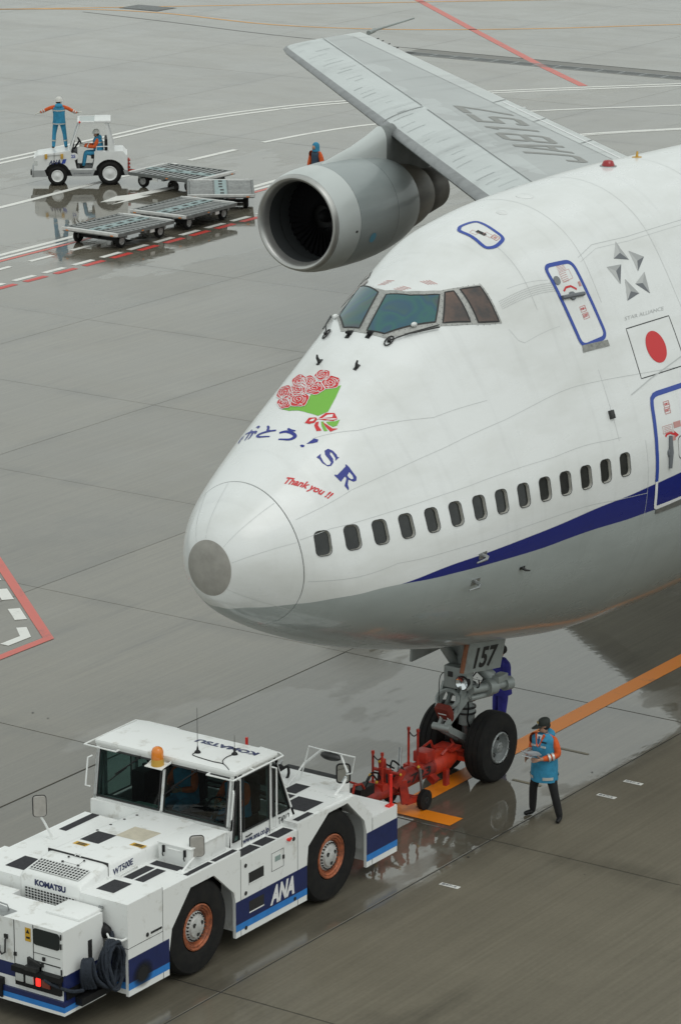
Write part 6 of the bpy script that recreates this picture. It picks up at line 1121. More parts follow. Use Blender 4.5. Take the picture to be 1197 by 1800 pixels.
mb = MB(); mb.tube([(2.75,-.45,1.04),(2.75,-.45,1.25),(2.75,-.2,1.27),(2.75,-.05,1.15)], .022, 6); mb.tube([(2.75,.25,1.04),(2.75,.25,1.28),(2.75,.55,1.28),(2.75,.55,1.04)], .022, 6); mb.build_each('red_guard_rail', M['red'], tug, off=TB)
# ground power unit box on the nose, hose, lamps
mb = MB(); mb.prism([(-4.75,-1.0),(-3.86,-1.0),(-3.86,-.35),(-4.04,-.35),(-4.04,.48),(-3.86,.48),(-3.86,1.15),(-4.75,1.15)],'z',.30,1.49); gpu = tp(mb, 'ground_power_box', TW)
mb = MB(); mb.box((-4.32,-.955,1.49),(-3.80,-.36,1.525),bev=.008); tp(mb, 'box_lid', TW, gpu); mb = MB(); mb.tube([(-3.83,-.93,1.51),(-3.81,-.96,1.55),(-3.81,-.90,1.55)], .012, 5); mb.cyl((-3.81,-.97,1.53),(-3.81,-.90,1.53),.02,8); tp(mb, 'lid_hinge', M['steel'], gpu)
X = -4.753
mb = MB(); P = rrect(.47,.245,.05); mb.loft([[(X-.006,-.715+a,1.325+b) for a, b in P],[(X+.01,-.715+a,1.325+b) for a, b in P]]); tp(mb, 'instrument_window', M['glass'], gpu, smooth=0)
mb = MB(); mb.tube([(X,.0,1.20),(X-.03,.0,1.16),(X-.04,.0,.98),(X-.04,.06,.94),(X-.04,.10,.98),(X-.04,.10,1.06)], .015, 6); mb.box((X-.02,-.03,1.18),(X,.03,1.24)); tp(mb, 'towel_hook', M['darkmetal'], gpu)
mb = MB()
for y in (-.14,-.48): mb.box((X-.003,y-.004,.83),(X+.004,y+.004,1.485))
mb.box((X-.003,-.95,1.08),(X+.004,-.48,1.086)); mb.box((X-.004,-.955,.95),(X+.004,-.49,.965))
for z in (1.42,1.28,.90): mb.cyl((X-.02,-.985,z-.04),(X-.02,-.985,z+.04),.012,6)
for y, z in ((-.67,1.02),(-.64,.92),(-.16,.98)): mb.box((X-.025,y-.02,z-.02),(X,y+.02,z+.03))
tp(mb, 'door_seam', M['joint'], gpu, smooth=0)['kind'] = 'stuff'
mb = MB(); mb.add([(X-.004,-.44,1.22),(X-.004,-.34,1.22),(X-.004,-.34,1.42),(X-.004,-.44,1.42)],[(0,1,2,3)]); yl = tp(mb, 'warning_label', M['yellow'], gpu, smooth=0, fix=False); mb = MB(); mb.add([(X-.006,-.425,1.34),(X-.006,-.355,1.34),(X-.006,-.39,1.40)],[(0,1,2)]); mb.box((X-.006,-.425,1.26),(X-.004,-.36,1.29)); tp(mb, 'label_print', M['joint'], yl, smooth=0)
mb = MB(); mb.box((-4.88,-.62,.84),(-4.75,-.40,.90)); mb.prism([(-.62,.84),(-.40,.84),(-.40,1.0),(-.62,.93)],'x',-4.80,-4.75); tp(mb, 'latch_bracket', M['darkmetal'], gpu, smooth=0)
mb = MB(); mb.box((-4.80,-.98,.55),(-4.70,-.18,.79)); mb.box((-4.85,-1.0,.76),(-4.70,-.15,.84)); mb.box((-4.82,.05,.30),(-4.70,1.15,.58)); mb.box((-4.55,-1.16,.36),(-3.86,-1.0,.47)); mb.box((-4.70,-1.02,.47),(-3.80,-1.0,.62)); tp(mb, 'bumper_beam', M['black'], gpu)
mb = MB(); mb.box((-4.79,-1.04,.265),(-3.86,1.15,.47)); bp_ = tp(mb, 'lower_bumper', M['navy'], gpu, smooth=0)
mb = MB(); mb2 = MB()
mb.add([(-4.793,-1.043,.315),(-4.793,1.15,.315),(-4.793,1.15,.395),(-4.793,-1.043,.395)],[(0,1,2,3)]); mb.add([(-4.793,-1.043,.315),(-3.87,-1.043,.315),(-3.87,-1.043,.395),(-4.793,-1.043,.395)],[(0,1,2,3)]); tp(mb, 'light_blue_band', M['sky'], bp_, smooth=0, fix=False)
mb2.add([(-4.793,-1.043,.266),(-4.793,1.15,.266),(-4.793,1.15,.315),(-4.793,-1.043,.315)],[(0,1,2,3)]); mb2.add([(-4.793,-1.043,.266),(-3.87,-1.043,.266),(-3.87,-1.043,.315),(-4.793,-1.043,.315)],[(0,1,2,3)]); tp(mb2, 'white_band', TW, bp_, smooth=0, fix=False)
mb = MB(); mb.add([(-4.753,-1.003,.63),(-4.753,1.15,.63),(-4.753,1.15,.83),(-4.753,-1.003,.83)],[(0,1,2,3)]); mb.add([(-4.753,-1.004,.47),(-3.86,-1.004,.47),(-3.86,-1.004,.83),(-4.753,-1.004,.83)],[(0,1,2,3)]); tp(mb, 'navy_band', M['navy'], gpu, smooth=0, fix=False)
for y, w, mm, nm_ in ((-.27,.14,'lamp','headlamp'),(-.45,.14,'lamp','headlamp'),(-.60,.075,'redlamp','red_lamp'),(-.74,.15,'dull','indicator_lamp')):
    mb = MB(); mb.box((-4.825,y-w/2,.62),(-4.795,y+w/2,.74),bev=.012); tp(mb, nm_, M[mm] if mm != 'dull' else pmat('dull_amber_lens', (.22,.05,.03), .25), gpu)
mb = MB(); mb.box((-4.2,-1.012,.85),(-4.12,-1.0,1.18)); tp(mb, 'black_strip', M['joint'], gpu, smooth=0)
mb = MB(); rn2 = random.Random(3)
for k in range(11):
    c = Vector((-3.95-rn2.uniform(0,.06), -1.17-.012*k+rn2.uniform(-.02,.02), .80)); rr = .27+rn2.uniform(-.03,.03); pts = []
    for a in np.linspace(0,6.28,19)[:-1]: pts.append(c+Vector((rr*.62*math.cos(a)+rn2.uniform(-.008,.008), .05*math.sin(a*2+k), rr*1.25*math.sin(a))))
    mb.tube(pts, .026, 7, closed=True)
for k in range(5):
    mb.tube(smooth_path([(-4.4+.03*k,-1.06-.03*k,.55),(-4.5+.02*k,-1.12-.02*k,.82),(-4.42+.02*k,-1.10-.02*k,1.0),(-4.32,-1.12-.03*k,.72),(-4.12,-1.14-.03*k,.52),(-3.95,-1.2,.50)],5), .028, 7)
mb.tube(smooth_path([(-4.3,-1.05,.6),(-4.0,-1.1,.9),(-3.85,-1.15,1.12),(-3.80,-1.1,1.2)],5), .03, 7); mb.tube(smooth_path([(-4.75,-.6,.78),(-4.84,-.8,.74),(-4.7,-1.05,.62),(-4.45,-1.1,.55)],5), .028, 7); tp(mb, 'power_hose', pmat('hose_fabric', (.022,.030,.045), .75, noise=.4, nscale=22, bump=.8))
mb = MB(); mb.ball((-3.82,-.95,1.20), .13, n=12, sq=(.7,1.3,.9)); tp(mb, 'hose_port', M['black']); mb = MB(); mb.tube([(-3.77,-1.06,1.22),(-3.86,-1.07,1.20),(-3.88,-1.12,1.14),(-3.86,-1.33,1.14),(-3.77,-1.34,1.14)], .018, 7); tp(mb, 'hose_guard_rail', TW)
mb = MB(); mb.tube([(-4.55,.10,1.49),(-4.6,.1,1.6),(-4.6,.45,1.62),(-4.5,.45,1.49)], .012, 6); mb.add([(-4.5,.0,1.495),(-4.75,.05,1.495),(-4.72,.35,1.56),(-4.55,.35,1.56)],[(0,1,2,3)]); tp(mb, 'box_top_bracket', M['steel'], gpu)
# ------------------------------------------------------------ tow bar
BB = (4.9, 0, 0)
bar = thing('tow_bar', 'red aircraft tow bar with small black wheels between tractor and nose wheels', 'tow bar', BB)
def bp(mb, name, m, parent=None, smooth=35): return mb.build(name, m, parent or bar, off=BB, smooth=smooth)
mb = MB(); mb.cyl((3.25,0,.47),(4.9,0,.50),.14,20); mb.cyl((4.9,0,.50),(6.05,0,.50),.16,20); mb.cyl((3.1,0,.46),(3.4,0,.46),.07,12); mb.cyl((6.0,0,.5),(6.15,0,.5),.165,20); bp(mb, 'bar_tube', pmat('aged_red_paint', (.36,.028,.018), .45, noise=.35, nscale=5, dirt=(.17,.018,.014)))
mb = MB(); mb.tube([(6.05,0,.50),(6.12,0,.50),(6.52,0,.50),(6.70,0,.49),(6.82,0,.48)], [.165,.19,.195,.15,.09], 18); mb.box((6.7,-.35,.44),(7.05,.35,.52)); mb.cyl((6.95,-.5,.5),(6.95,.5,.5),.05); bp(mb, 'bar_head', pmat('bright_red_paint', (.62,.045,.015), .42, noise=.3, nscale=6))
mb = MB(); mb.tube([(6.2,-.16,.68),(6.3,-.18,.74),(6.62,-.12,.74),(6.9,.1,.70)], .024, 6); mb.tube([(6.0,.12,.66),(6.05,.12,.80),(6.3,.12,.84),(6.38,.12,.68)], .022, 6); mb.box((6.45,-.2,.66),(6.75,.18,.70)); bp(mb, 'head_lever', M['red'])
mb = MB(); mb.box((5.78,-.13,.64),(6.05,.13,.82),bev=.012); mb.box((5.82,-.14,.66),(5.9,-.128,.72)); bp(mb, 'control_box', M['red'])
for x, h in ((5.60,1.24),(4.55,1.14)):
    mb = MB()
    for y in (-.08,.10): mb.cyl((x,y,.55),(x,y,h),.020,8); mb.cyl((x,y,h),(x,y,h+.05),.028,8)
    mb.box((x-.07,-.14,.55),(x+.07,.16,.66)); f_ = bp(mb, 'upright_fork', M['red']); mb = MB(); mb.tube(smooth_path([(x,-.08,h-.02),(x,.0,h-.09),(x,.10,h-.02)],5), .010, 5); bp(mb, 'fork_chain', M['black'], f_)
mb = MB(); gbox((4.75,-.18,.55),(4.95,-.22,.80),.08,.10,mb); gbox((4.95,-.20,.62),(5.0,-.24,.22),.09,.14,mb); gbox((5.0,-.24,.24),(5.42,-.26,.20),.07,.10,mb); gbox((4.95,.20,.62),(5.0,.24,.22),.09,.14,mb); gbox((5.0,.24,.24),(5.42,.26,.20),.07,.10,mb); mb.cyl((5.42,-.38,.175),(5.42,.38,.175),.035,10); mb.cyl((4.75,-.30,.80),(4.75,.22,.80),.03,10); gbox((4.75,0,.6),(4.75,0,.85),.2,.08,mb); gbox((4.85,.08,.6),(4.78,.08,.98),.1,.08,mb); bp(mb, 'wheel_carriage', M['red'])
mb = MB(); mb.cyl((5.55,-.20,.22),(5.48,-.20,.66),.025,10); mb.cyl((5.0,-.1,.65),(5.35,.1,1.0),.03,8); bp(mb, 'spring_strut', M['steel'])
for y in (-.33,.33):
    mb = MB(); mb.lathe([(-.045,.06),(-.055,.13),(-.04,.17),(.04,.17),(.055,.13),(.045,.06)], (5.42,y,.172), (0,1,0), 26); w = bp(mb, 'bar_wheel', M['rubber']); mb = MB(); mb.lathe([(-.05,.001),(-.05,.055),(.05,.055),(.05,.001)], (5.42,y,.172), (0,1,0), 16); bp(mb, 'wheel_hub', M['darkmetal'], w)
mb = MB(); gbox((6.28,-.20,.42),(6.28,-.20,.14),.07,.10,mb); gbox((5.95,-.1,.38),(5.95,-.22,.30),.14,.10,mb); mb.build_each('prop_leg', M['red'], bar, off=BB)
mb = MB()
for i in range(7): a = Vector((4.0+rnd.uniform(0,1.0), rnd.uniform(-.15,.15), .66)); c = a+Vector((.15,rnd.uniform(-.1,.1),rnd.uniform(.12,.32))); e = a+Vector((rnd.uniform(.25,.5), rnd.uniform(-.1,.1), .05)); mb.tube(smooth_path([a,c,e],5), .016, 6)
mb.box((3.9,-.1,.58),(4.3,.1,.74)); bp(mb, 'bar_hoses', M['black'])['kind'] = 'stuff'
mb = MB()
for p in ((4.75,-.30,.80),(4.32,.0,.86),(4.42,-.06,.72),(4.62,.02,1.0),(5.5,-.16,.68)): mb.ball(p, .026, n=8)
mb.build_each('yellow_fitting', M['yellow'], bar, off=BB)
word('B-723', (4.92,-.163,.46), (1,0,0), (0,0,1), .15, M['blackprint'], bar, name='bar_number', bold=.02, off=BB, width=.95, lift=.004)
mb = MB(); mb.tube([(3.3,-.35,.9),(3.35,-.35,1.05),(3.7,-.25,.95),(4.0,-.1,.75)], .022, 6); mb.tube([(3.3,.3,.8),(3.6,.3,1.0),(4.1,.1,.75)], .02, 6); mb.build_each('lifting_handle', M['red'], bar, off=BB)
# ------------------------------------------------------------ small tow tractor and the roller dollies on the far stand
TL = (48.56, 41.04, 0); TRZ = R(128.1)
bt = thing('tow_tractor', 'small white open tow tractor number 25 with canopy, coupled to grey dollies', 'tow tractor', TL, TRZ)
LGP = pmat('light_grey_trim', (.36,.37,.37), .45, noise=.15, nscale=6); WP = M['white']
def arch(cx, r, a0, a1, n=9): return [(cx+r*math.cos(a0+(a1-a0)*i/n), .36+r*math.sin(a0+(a1-a0)*i/n)) for i in range(n+1)]
mb = MB()
for y0, y1 in ((.55,.60),(-.60,-.55)):
    mb.prism([(1.62,.52),(1.60,.92),(1.52,1.0),(.42,1.16),(.30,.92),(.22,.55),(.40,.52)]+arch(.86,.43,.45,math.pi-.45)[0:0]+[(.46,.52)]+arch(.86,.42,2.7,.45)+[(1.3,.52)], 'y', y0, y1)
    mb.prism([(-.28,.52),(-.35,.80),(-.37,1.12),(-1.30,1.13),(-1.42,.98),(-1.44,.50)]+arch(-.86,.50,.3+math.pi-.6,.32), 'y', y0, y1)
    mb.prism([(.44,.52),(.25,.52),(-.05,.50),(-.36,.52),(-.36,.56),(.40,.56)], 'y', y0, y1)
mb.box((1.56,-.56,.5),(1.62,.56,.92)); mb.loft([[(1.60,y,.92),(1.50,y,1.01),(.42,y,1.17),(.42,y,1.0)] for y in (-.56,-.5,.5,.56)]); mb.box((-1.30,-.56,1.06),(-.40,.56,1.13)); mb.box((-1.44,-.56,.5),(-1.36,.56,1.0)); mb.loft([[(-1.30,y,1.13),(-1.42,y,.98),(-1.40,y,.9),(-1.25,y,1.06)] for y in (-.56,.56)]); mb.box((-.42,-.56,.5),(-.36,.56,1.10))
mb.build('body', WP, bt, smooth=30)
mb = MB()
for y0, y1 in ((.545,.608),(-.608,-.545)): mb.prism([(1.62,.30),(1.64,.52),(1.28,.52),(1.20,.30)],'y',y0,y1); mb.prism([(.45,.52),(.36,.31),(-.30,.31),(-.38,.52)],'y',y0,y1); mb.prism([(-1.30,.50),(-1.45,.50),(-1.45,.33),(-1.36,.33)],'y',y0,y1)
mb.box((1.60,-.58,.28),(1.70,.58,.54),bev=.03); mb.build('lower_skirt', LGP, bt)
mb = MB(); mb.box((-1.4,-.45,.3),(1.55,.45,.52)); mb.box((.45,-.5,.45),(1.5,.5,.9)); mb.box((-1.3,-.5,.5),(-.45,.5,1.0)); mb.box((.2,-.5,.52),(.42,.5,1.1)); mb.tube([(.30,.15,1.15),(.12,.15,1.42)], .03, 8); mb.tube([(.12+.06*math.cos(a),.15+.17*math.sin(a),1.43+.10*math.cos(a)) for a in np.linspace(0,6.28,13)[:-1]], .016, 6, closed=True); mb.tube([(.35,.35,1.1),(.28,.35,1.5)], .02, 6); mb.box((1.69,.25,.36),(1.74,.55,.50)); mb.build('chassis', M['black'], bt)
mb = MB()
for y in (.20,-.30): mb.box((-.70,y-.22,.85),(-.25,y+.22,1.0),bev=.04); mb.box((-.80,y-.21,1.0),(-.70,y+.21,1.50),bev=.04)
mb.build_each('seat_cushion', M['black'], bt)
mb = MB()
for y in (.55,-.55): mb.tube([(.46,y,1.05),(.10,y,2.08)], .03, 8); mb.prism([(-.72,2.08),(-.80,2.08),(-1.05,1.1),(-.86,1.1)],'y',y-.03,y+.03)
mb.tube([(.10,-.55,2.08),(.10,.55,2.08)], .03, 8); mb.tube([(.28,-.55,1.56),(.28,.55,1.56)],.012,6); mb.build_each('canopy_post', WP, bt)
mb = MB(); mb.box((-.92,-.62,2.07),(-.38,.62,2.15),bev=.03); mb.box((-.38,.54,2.07),(.18,.62,2.13),bev=.02); mb.box((-.38,-.62,2.07),(.18,-.54,2.13),bev=.02); mb.box((.10,-.6,2.07),(.18,.6,2.13),bev=.02); mb.build('canopy_roof', WP, bt)
mb = MB(); mb.box((-.38,-.54,2.10),(.10,.54,2.115)); mb.build('roof_window', pmat('roof_glass', (.32,.37,.36), .1), bt, smooth=0)
mb = MB(); mb.add([(.46,-.5,1.15),(.46,.5,1.15),(.12,.5,2.03),(.12,-.5,2.03)],[(0,1,2,3)]); mb.build('windscreen', M['cabglass'], bt, smooth=0, fix=False)
mb = MB(); mb.tube([(-.42,.58,1.13),(-.44,.58,1.28),(-.80,.58,1.29),(-.84,.58,1.13)], .018, 6); mb.build('hip_rail', WP, bt)
mb = MB()
for x in (1.22,.70): mb.box((x-.045,.60,.90),(x+.045,.66,1.06),bev=.01)
mb.build_each('side_lamp', M['amberbase'], bt); mb = MB(); mb.tube([(1.2,.62,1.0),(.72,.62,1.03)], .010, 5); mb.tube([(.95,.62,1.1),(.95,.63,.85)], .008, 5); mb.build('side_bar', M['steel'], bt)
mb = MB(); mb.box((1.50,.602,.68),(1.62,.606,.83)); mb.build('headlamp', M['lamp'], bt, smooth=0)
word('ANA', (1.14,.60,.70), (-1,0,.10), (0,0,1), .14, M['navy'], bt, name='airline_lettering', bold=.03, width=.40, shear=.2, lift=.006)
mb = MB(); mb.add([(.72,.607,.73),(.60,.607,.74),(.55,.607,.89),(.67,.607,.88)],[(0,1,2,3)]); mb.build('logo_slash', M['doorblue'], bt, smooth=0, fix=False)
mb = MB(); mb.lathe([(0,.125),(.004,.001)], (.30,.604,.97), (0,1,0), 18); mb.build('number_disc', WP, bt, smooth=0); word('25', (.40,.606,.92), (-1,0,0), (0,0,1), .11, M['doorblue'], bt, name='fleet_number', bold=.03, lift=.008)
word('全日空輸株式会社', (.34,.608,.38), (-1,0,0), (0,0,1), .055, M['greyprint'], bt, name='owner_lettering', bold=.01, lift=.004, width=.60)
mb = MB()
for z in (.38,.50,.62,.74): mb.box((-1.54,-.12,z-.02),(-1.45,.12,z+.02))
mb.box((-1.50,-.10,.34),(-1.46,-.05,.80)); mb.box((-1.50,.05,.34),(-1.46,.10,.80)); mb.tube([(-1.50,0,.40),(-1.75,0,.38)], .03, 6); mb.build('coupling_hitch', M['red'], bt)
for x, r in ((.86,.32),(-.86,.39)):
    for sy in (-1,1):
        c = (x, sy*.50, r); mb = tyre_mb(r, .20, r*.62); mb.xf(Matrix.Translation(c)); w = mb.build('tyre', M['rubber'], bt); mb = MB(); mb.lathe([(sy*.04,r*.62),(sy*.09,r*.62),(sy*.10,r*.58),(sy*.075,r*.5),(sy*.08,r*.3),(sy*.10,r*.2),(sy*.11,.001)], c, (0,1,0), 28); mb.build('rim', WP, w)
mb = MB(); mb.ball((.10,.60,2.10), .04, n=8); mb.build('marker_lamp', M['redglow'], bt)
# dollies
def make_dolly():
    t = thing('cargo_dolly', 'x', 'dolly')
    L, Wd, Z = 1.375, 1.025, .50
    mb = MB()
    for s in (-1,1): mb.box((-L,s*Wd-.04,Z-.10),(L,s*Wd+.04,Z)); mb.box((s*L-.05,-Wd,Z-.10),(s*L+.05,Wd,Z)); mb.box((-L,s*.21-.02,Z-.08),(L,s*.21+.02,Z-.005))
    for x in (-.95,0,.95): mb.box((x-.05,-Wd,Z-.18),(x+.05,Wd,Z-.10))
    mb.build('frame', M['alu'], t)
    mb = MB(); mb.box((-L+.05,-.19,Z-.02),(L-.05,.19,Z+.005)); wk = mb.build('walkway', M['deckblue'], t, smooth=0)
    mb = MB()
    for x in (-1.05,-.5,.1,.6,1.1): mb.box((x-.14,-.10+.04*(x>0),Z+.005),(x+.10,.02+.04*(x>0),Z+.012))
    mb.build_each('walkway_slot', M['joint'], wk, smooth=0)
    mb = MB(); mb.box((-L+.05,-Wd+.05,Z-.06),(L-.05,Wd-.05,Z-.024)); mb.build('deck_pan', M['black'], t, smooth=0)
    for i in range(12):
        x = -L+.17+i*.219
        for s in (-1,1): mb = MB(); mb.cyl((x,s*.24,Z-.022),(x,s*(Wd-.05),Z-.022),.022,8); mb.build('roller', M['roller'], t)
    for s in (-1,1): mb = MB(); mb.box((s*L-.06,-Wd+.1,Z-.07),(s*L+.055,Wd-.1,Z+.014),bev=.006); mb.box((s*L-.06,-Wd-.03,Z-.07),(s*L+.01,-Wd+.12,Z+.012)); mb.box((s*L-.06,Wd-.12,Z-.07),(s*L+.01,Wd+.03,Z+.012)); mb.build('end_rail', M['rail'], t)
    mb = MB()
    for s in (-1,1):
        for y in (-.85,.85): mb.box((s*(L+.05),y-.05,Z-.08),(s*(L+.062),y+.05,Z-.045))
        for x in (-.2,): mb.box((x-.04,s*(Wd+.04),Z-.075),(x+.04,s*(Wd+.05),Z-.045))
    mb.build_each('reflector', M['amber'], t, smooth=0)
    mb = MB(); mb.box((-1.1,-.08,.24),(1.1,.08,.40)); mb.box((-.98,-.75,.18),(-.92,.75,.28)); mb.box((.92,-.75,.18),(.98,.75,.28)); mb.box((-.7,-.6,.28),(.7,.6,.40)); mb.build('under_frame', M['black'], t)
    mb = MB(); mb.box((.2,Wd+.0,.30),(.4,Wd+.03,.40)); mb.box((.2,-Wd-.03,.30),(.4,-Wd,.40)); mb.build_each('side_plate', M['rail'], t, smooth=0)
    mb = MB(); mb.tube([(L,0,.30),(L+.35,0,.33),(L+.75,0,.36)], .035, 8); mb.tube([(L+.75+.06*math.cos(a),.06*math.sin(a),.36) for a in np.linspace(0,6.28,11)[:-1]], .02, 6, closed=True); mb.build('drawbar', M['darkmetal'], t)
    for x in (-.95,.95):
        for s in (-1,1):
            c = (x, s*.80, .215); mb = tyre_mb(.215,.14,.12); mb.xf(Matrix.Translation(c)); w = mb.build('tyre', M['rubber'], t); mb = MB(); mb.lathe([(s*.03,.12),(s*.06,.12),(s*.065,.10),(s*.04,.085),(s*.05,.05),(s*.07,.04),(s*.075,.001)], c, (0,1,0), 20); mb.build('rim', M['hubw'], w)
    return t
M['roller'] = pmat('bright_roller', (.50,.51,.50), .38, .5, noise=.3, nscale=9); M['rail'] = pmat('white_rail', (.68,.68,.66), .5, noise=.2, nscale=8); M['hubw'] = pmat('pale_rim', (.5,.5,.49), .5, .1, noise=.4, nscale=14)
d0 = make_dolly()
for i, (x, y, a, lb) in enumerate(((49.75,37.9,90,'grey roller dolly coupled straight behind the small tow tractor'),(48.1,35.1,37,'grey roller dolly turned at an angle, linking the far dolly to the near row'),(44.75,34.05,2,'grey roller dolly in the near row, coupled behind the angled dolly'),(41.3,33.92,0,'last grey roller dolly of the train, nearest the left end of the row'))):
    o = d0 if i == 0 else copy_tree(d0)
    o.location = (x, y, 0); o.rotation_euler = (0,0,R(a)); o['label'] = lb; o['group'] = 'roller dollies of the baggage train'
# ------------------------------------------------------------ people
def person(label, loc, rz, J, cloth, hat, group=None, vest=None, legs=None, face=True, scale=1.):
    """body: one continuous skinned mesh over a jointed skeleton; jacket, hat and hair are parts. local x = forward, y = left"""
    D = dict(pelvis=(0,0,.93), spine=(0,0,1.14), chest=(0,0,1.31), neck=(0,0,1.455), hb=(.015,0,1.535), ht=(.02,0,1.635),
             shL=(0,.165,1.40), elL=(-.02,.25,1.13), wrL=(.06,.27,.90), hdL=(.09,.27,.83), hipL=(0,.09,.90), knL=(.03,.11,.50), anL=(-.01,.12,.09), toL=(.15,.14,.035),
             shR=(0,-.165,1.40), elR=(-.02,-.25,1.13), wrR=(.06,-.27,.90), hdR=(.09,-.27,.83), hipR=(0,-.09,.90), knR=(.03,-.11,.50), anR=(-.01,-.12,.09), toR=(.15,-.14,.035))
    D.update(J); t = thing('person', label, 'person', loc, rz, group)
    V = []; E = []; Rd = []; B = []
    def v(p, r): V.append(Vector(p)); Rd.append(r); return len(V)-1
    def e(a, b, k): E.append((a, b)); B.append(k)
    sl = cloth.get('sleeve_r', .058)
    pe = v(D['pelvis'], .135); sp = v(D['spine'], .13); chv = v(D['chest'], .14); nk = v(D['neck'], .058); hb = v(D['hb'], .078); hm = v(Vector(D['hb']).lerp(Vector(D['ht']), .55), .092); ht = v(D['ht'], .07)
    e(pe,sp,'top'); e(sp,chv,'top'); e(chv,nk,'neck'); e(nk,hb,'head'); e(hb,hm,'head'); e(hm,ht,'head')
    fw = Vector(J.get('look', (1,0,0))).normalized(); lf = Vector((0,0,1)).cross(fw).normalized(); hc = V[hb].lerp(V[hm], .5)
    if face:
        n = v(hc+fw*.098+Vector((0,0,.004)), .014); e(hm, n, 'head'); ch = v(hc+fw*.07-Vector((0,0,.075)), .032); e(hb, ch, 'head')
        for s in (-1,1): er = v(hc+lf*s*.085+Vector((0,0,.01)), .018); e(hm, er, 'head')
    for s, k in ((1,'L'),(-1,'R')):
        sh = v(D['sh'+k], .078); el = v(D['el'+k], sl); wm = v(Vector(D['el'+k]).lerp(Vector(D['wr'+k]), .8), sl*.92); wr = v(D['wr'+k], .031); pa = v(D['hd'+k], .034)
        e(chv, sh, 'arm'); e(sh, el, 'arm'); e(el, wm, 'arm'); e(wm, wr, 'hand'); e(wr, pa, 'hand')
        d = (V[pa]-V[wr]).normalized(); across = Vector(J.get('palm'+k, (0,0,1))); across = (across-d*across.dot(d)).normalized(); cu = d.cross(across)*(s)
        for i, (o, ln) in enumerate(((-.030,.055),(-.010,.072),(.010,.078),(.030,.068))):
            a = v(V[pa]+d*.028+across*o, .0105); b_ = v(V[pa]+d*(.03+ln*.5)+across*o*1.15+cu*.008, .0095); c = v(V[pa]+d*(.03+ln*.85)+across*o*1.2+cu*.030, .008); e(pa,a,'hand'); e(a,b_,'hand'); e(b_,c,'hand')
        th = v(V[wr]+d*.035+across*.042, .013); th2 = v(V[wr]+d*.078+across*.062+cu*.015, .010); e(wr,th,'hand'); e(th,th2,'hand')
        hp = v(D['hip'+k], .108); km = v(Vector(D['hip'+k]).lerp(Vector(D['kn'+k]), .5), .092); kn = v(D['kn'+k], .072); cm = v(Vector(D['kn'+k]).lerp(Vector(D['an'+k]), .4), .070); an = v(Vector(D['an'+k])+(Vector(D['kn'+k])-Vector(D['an'+k]))*.06, .062); hl = v(Vector(D['an'+k])-Vector((0,0,.035)), .048); to = v(D['to'+k], .036)
        e(pe,hp,'leg'); e(hp,km,'leg'); e(km,kn,'leg'); e(kn,cm,'leg'); e(cm,an,'leg'); e(an,hl,'shoe'); e(hl,to,'shoe')
    me = bpy.data.meshes.new('sk'); me.from_pydata([tuple(q) for q in V], E, []); o = bpy.data.objects.new('sk', me); COL.objects.link(o)
    m1 = o.modifiers.new('s', 'SKIN'); m1.use_smooth_shade = True; m1.branch_smoothing = .6
    for i, sv in enumerate(me.skin_vertices[0].data): sv.radius = (Rd[i], Rd[i]); sv.use_root = (i == 0)
    m2 = o.modifiers.new('u', 'SUBSURF'); m2.levels = 2
    bpy.context.view_layer.update(); nm = bpy.data.meshes.new_from_object(o.evaluated_get(bpy.context.evaluated_depsgraph_get())); bpy.data.objects.remove(o)
    kinds = ['top','arm','hand','head','neck','leg','shoe']; nm.materials.clear(); mats = [cloth.get('top', M['orange']), cloth.get('arm', M['orange']), cloth.get('hand', M['skin']), M['skin'], cloth.get('collar', M['skin']), cloth.get('leg', M['trouser']), cloth.get('shoe', M['black'])]
    for m in mats: nm.materials.append(m)
    A = np.array([tuple(V[a]) for a, b in E]); Bv = np.array([tuple(V[b]) for a, b in E]); AB_ = Bv-A; LL = (AB_**2).sum(1)+1e-9; rb = np.array([(Rd[a]+Rd[b])/2 for a, b in E])
    for pl in nm.polygons:
        c = np.array(pl.center); s = np.clip(((c-A)*AB_).sum(1)/LL, 0, 1); dd = np.linalg.norm(A+s[:,None]*AB_-c, axis=1)-rb; pl.material_index = kinds.index(B[int(np.argmin(dd))]); pl.use_smooth = True
    body = bpy.data.objects.new('body', nm); COL.objects.link(body); body.parent = t
    if face:
        mb = MB(); 
        for s in (-1,1): mb.ball(tuple(hc+fw*.079+lf*s*.032+Vector((0,0,.028))), .011, n=8)
        mb.box((-.004,-.022,-.004),(.004,.022,.004), M=Matrix.Translation(hc+fw*.086-Vector((0,0,.048)))@Matrix(((fw.x,lf.x,0,0),(fw.y,lf.y,0,0),(0,0,1,0),(0,0,0,1)))); mb.build('facial_features', M['hair'], body)
    # jacket body: elliptical rings along the spine, with cut-outs at the shoulders
    P, S_, C_, N_ = (Vector(D[k]) for k in ('pelvis','spine','chest','neck')); sd = (Vector(D['shL'])-Vector(D['shR'])).normalized()
    hem = vest.get('hem', .22) if vest else None
    if vest:
        dn = (P-S_).normalized(); f = sd.cross((C_-P).normalized()).normalized(); rr = random.Random(int(abs(loc[0])*10)); rings = []
        spec = [(P+dn*hem, .215,.185),(P+dn*hem*.5, .212,.18),(P, .205,.172),(S_, .195,.162),(S_.lerp(C_,.5), .198,.16),(C_, .205,.158),(C_.lerp(N_,.45), .195,.138),(C_.lerp(N_,.68), .150,.112),(C_.lerp(N_,.86), .098,.095),(C_.lerp(N_,.98), .078,.085)]
        if vest.get('wide'): spec = [(a, b*vest['wide'], c*vest['wide']) for a, b, c in spec]
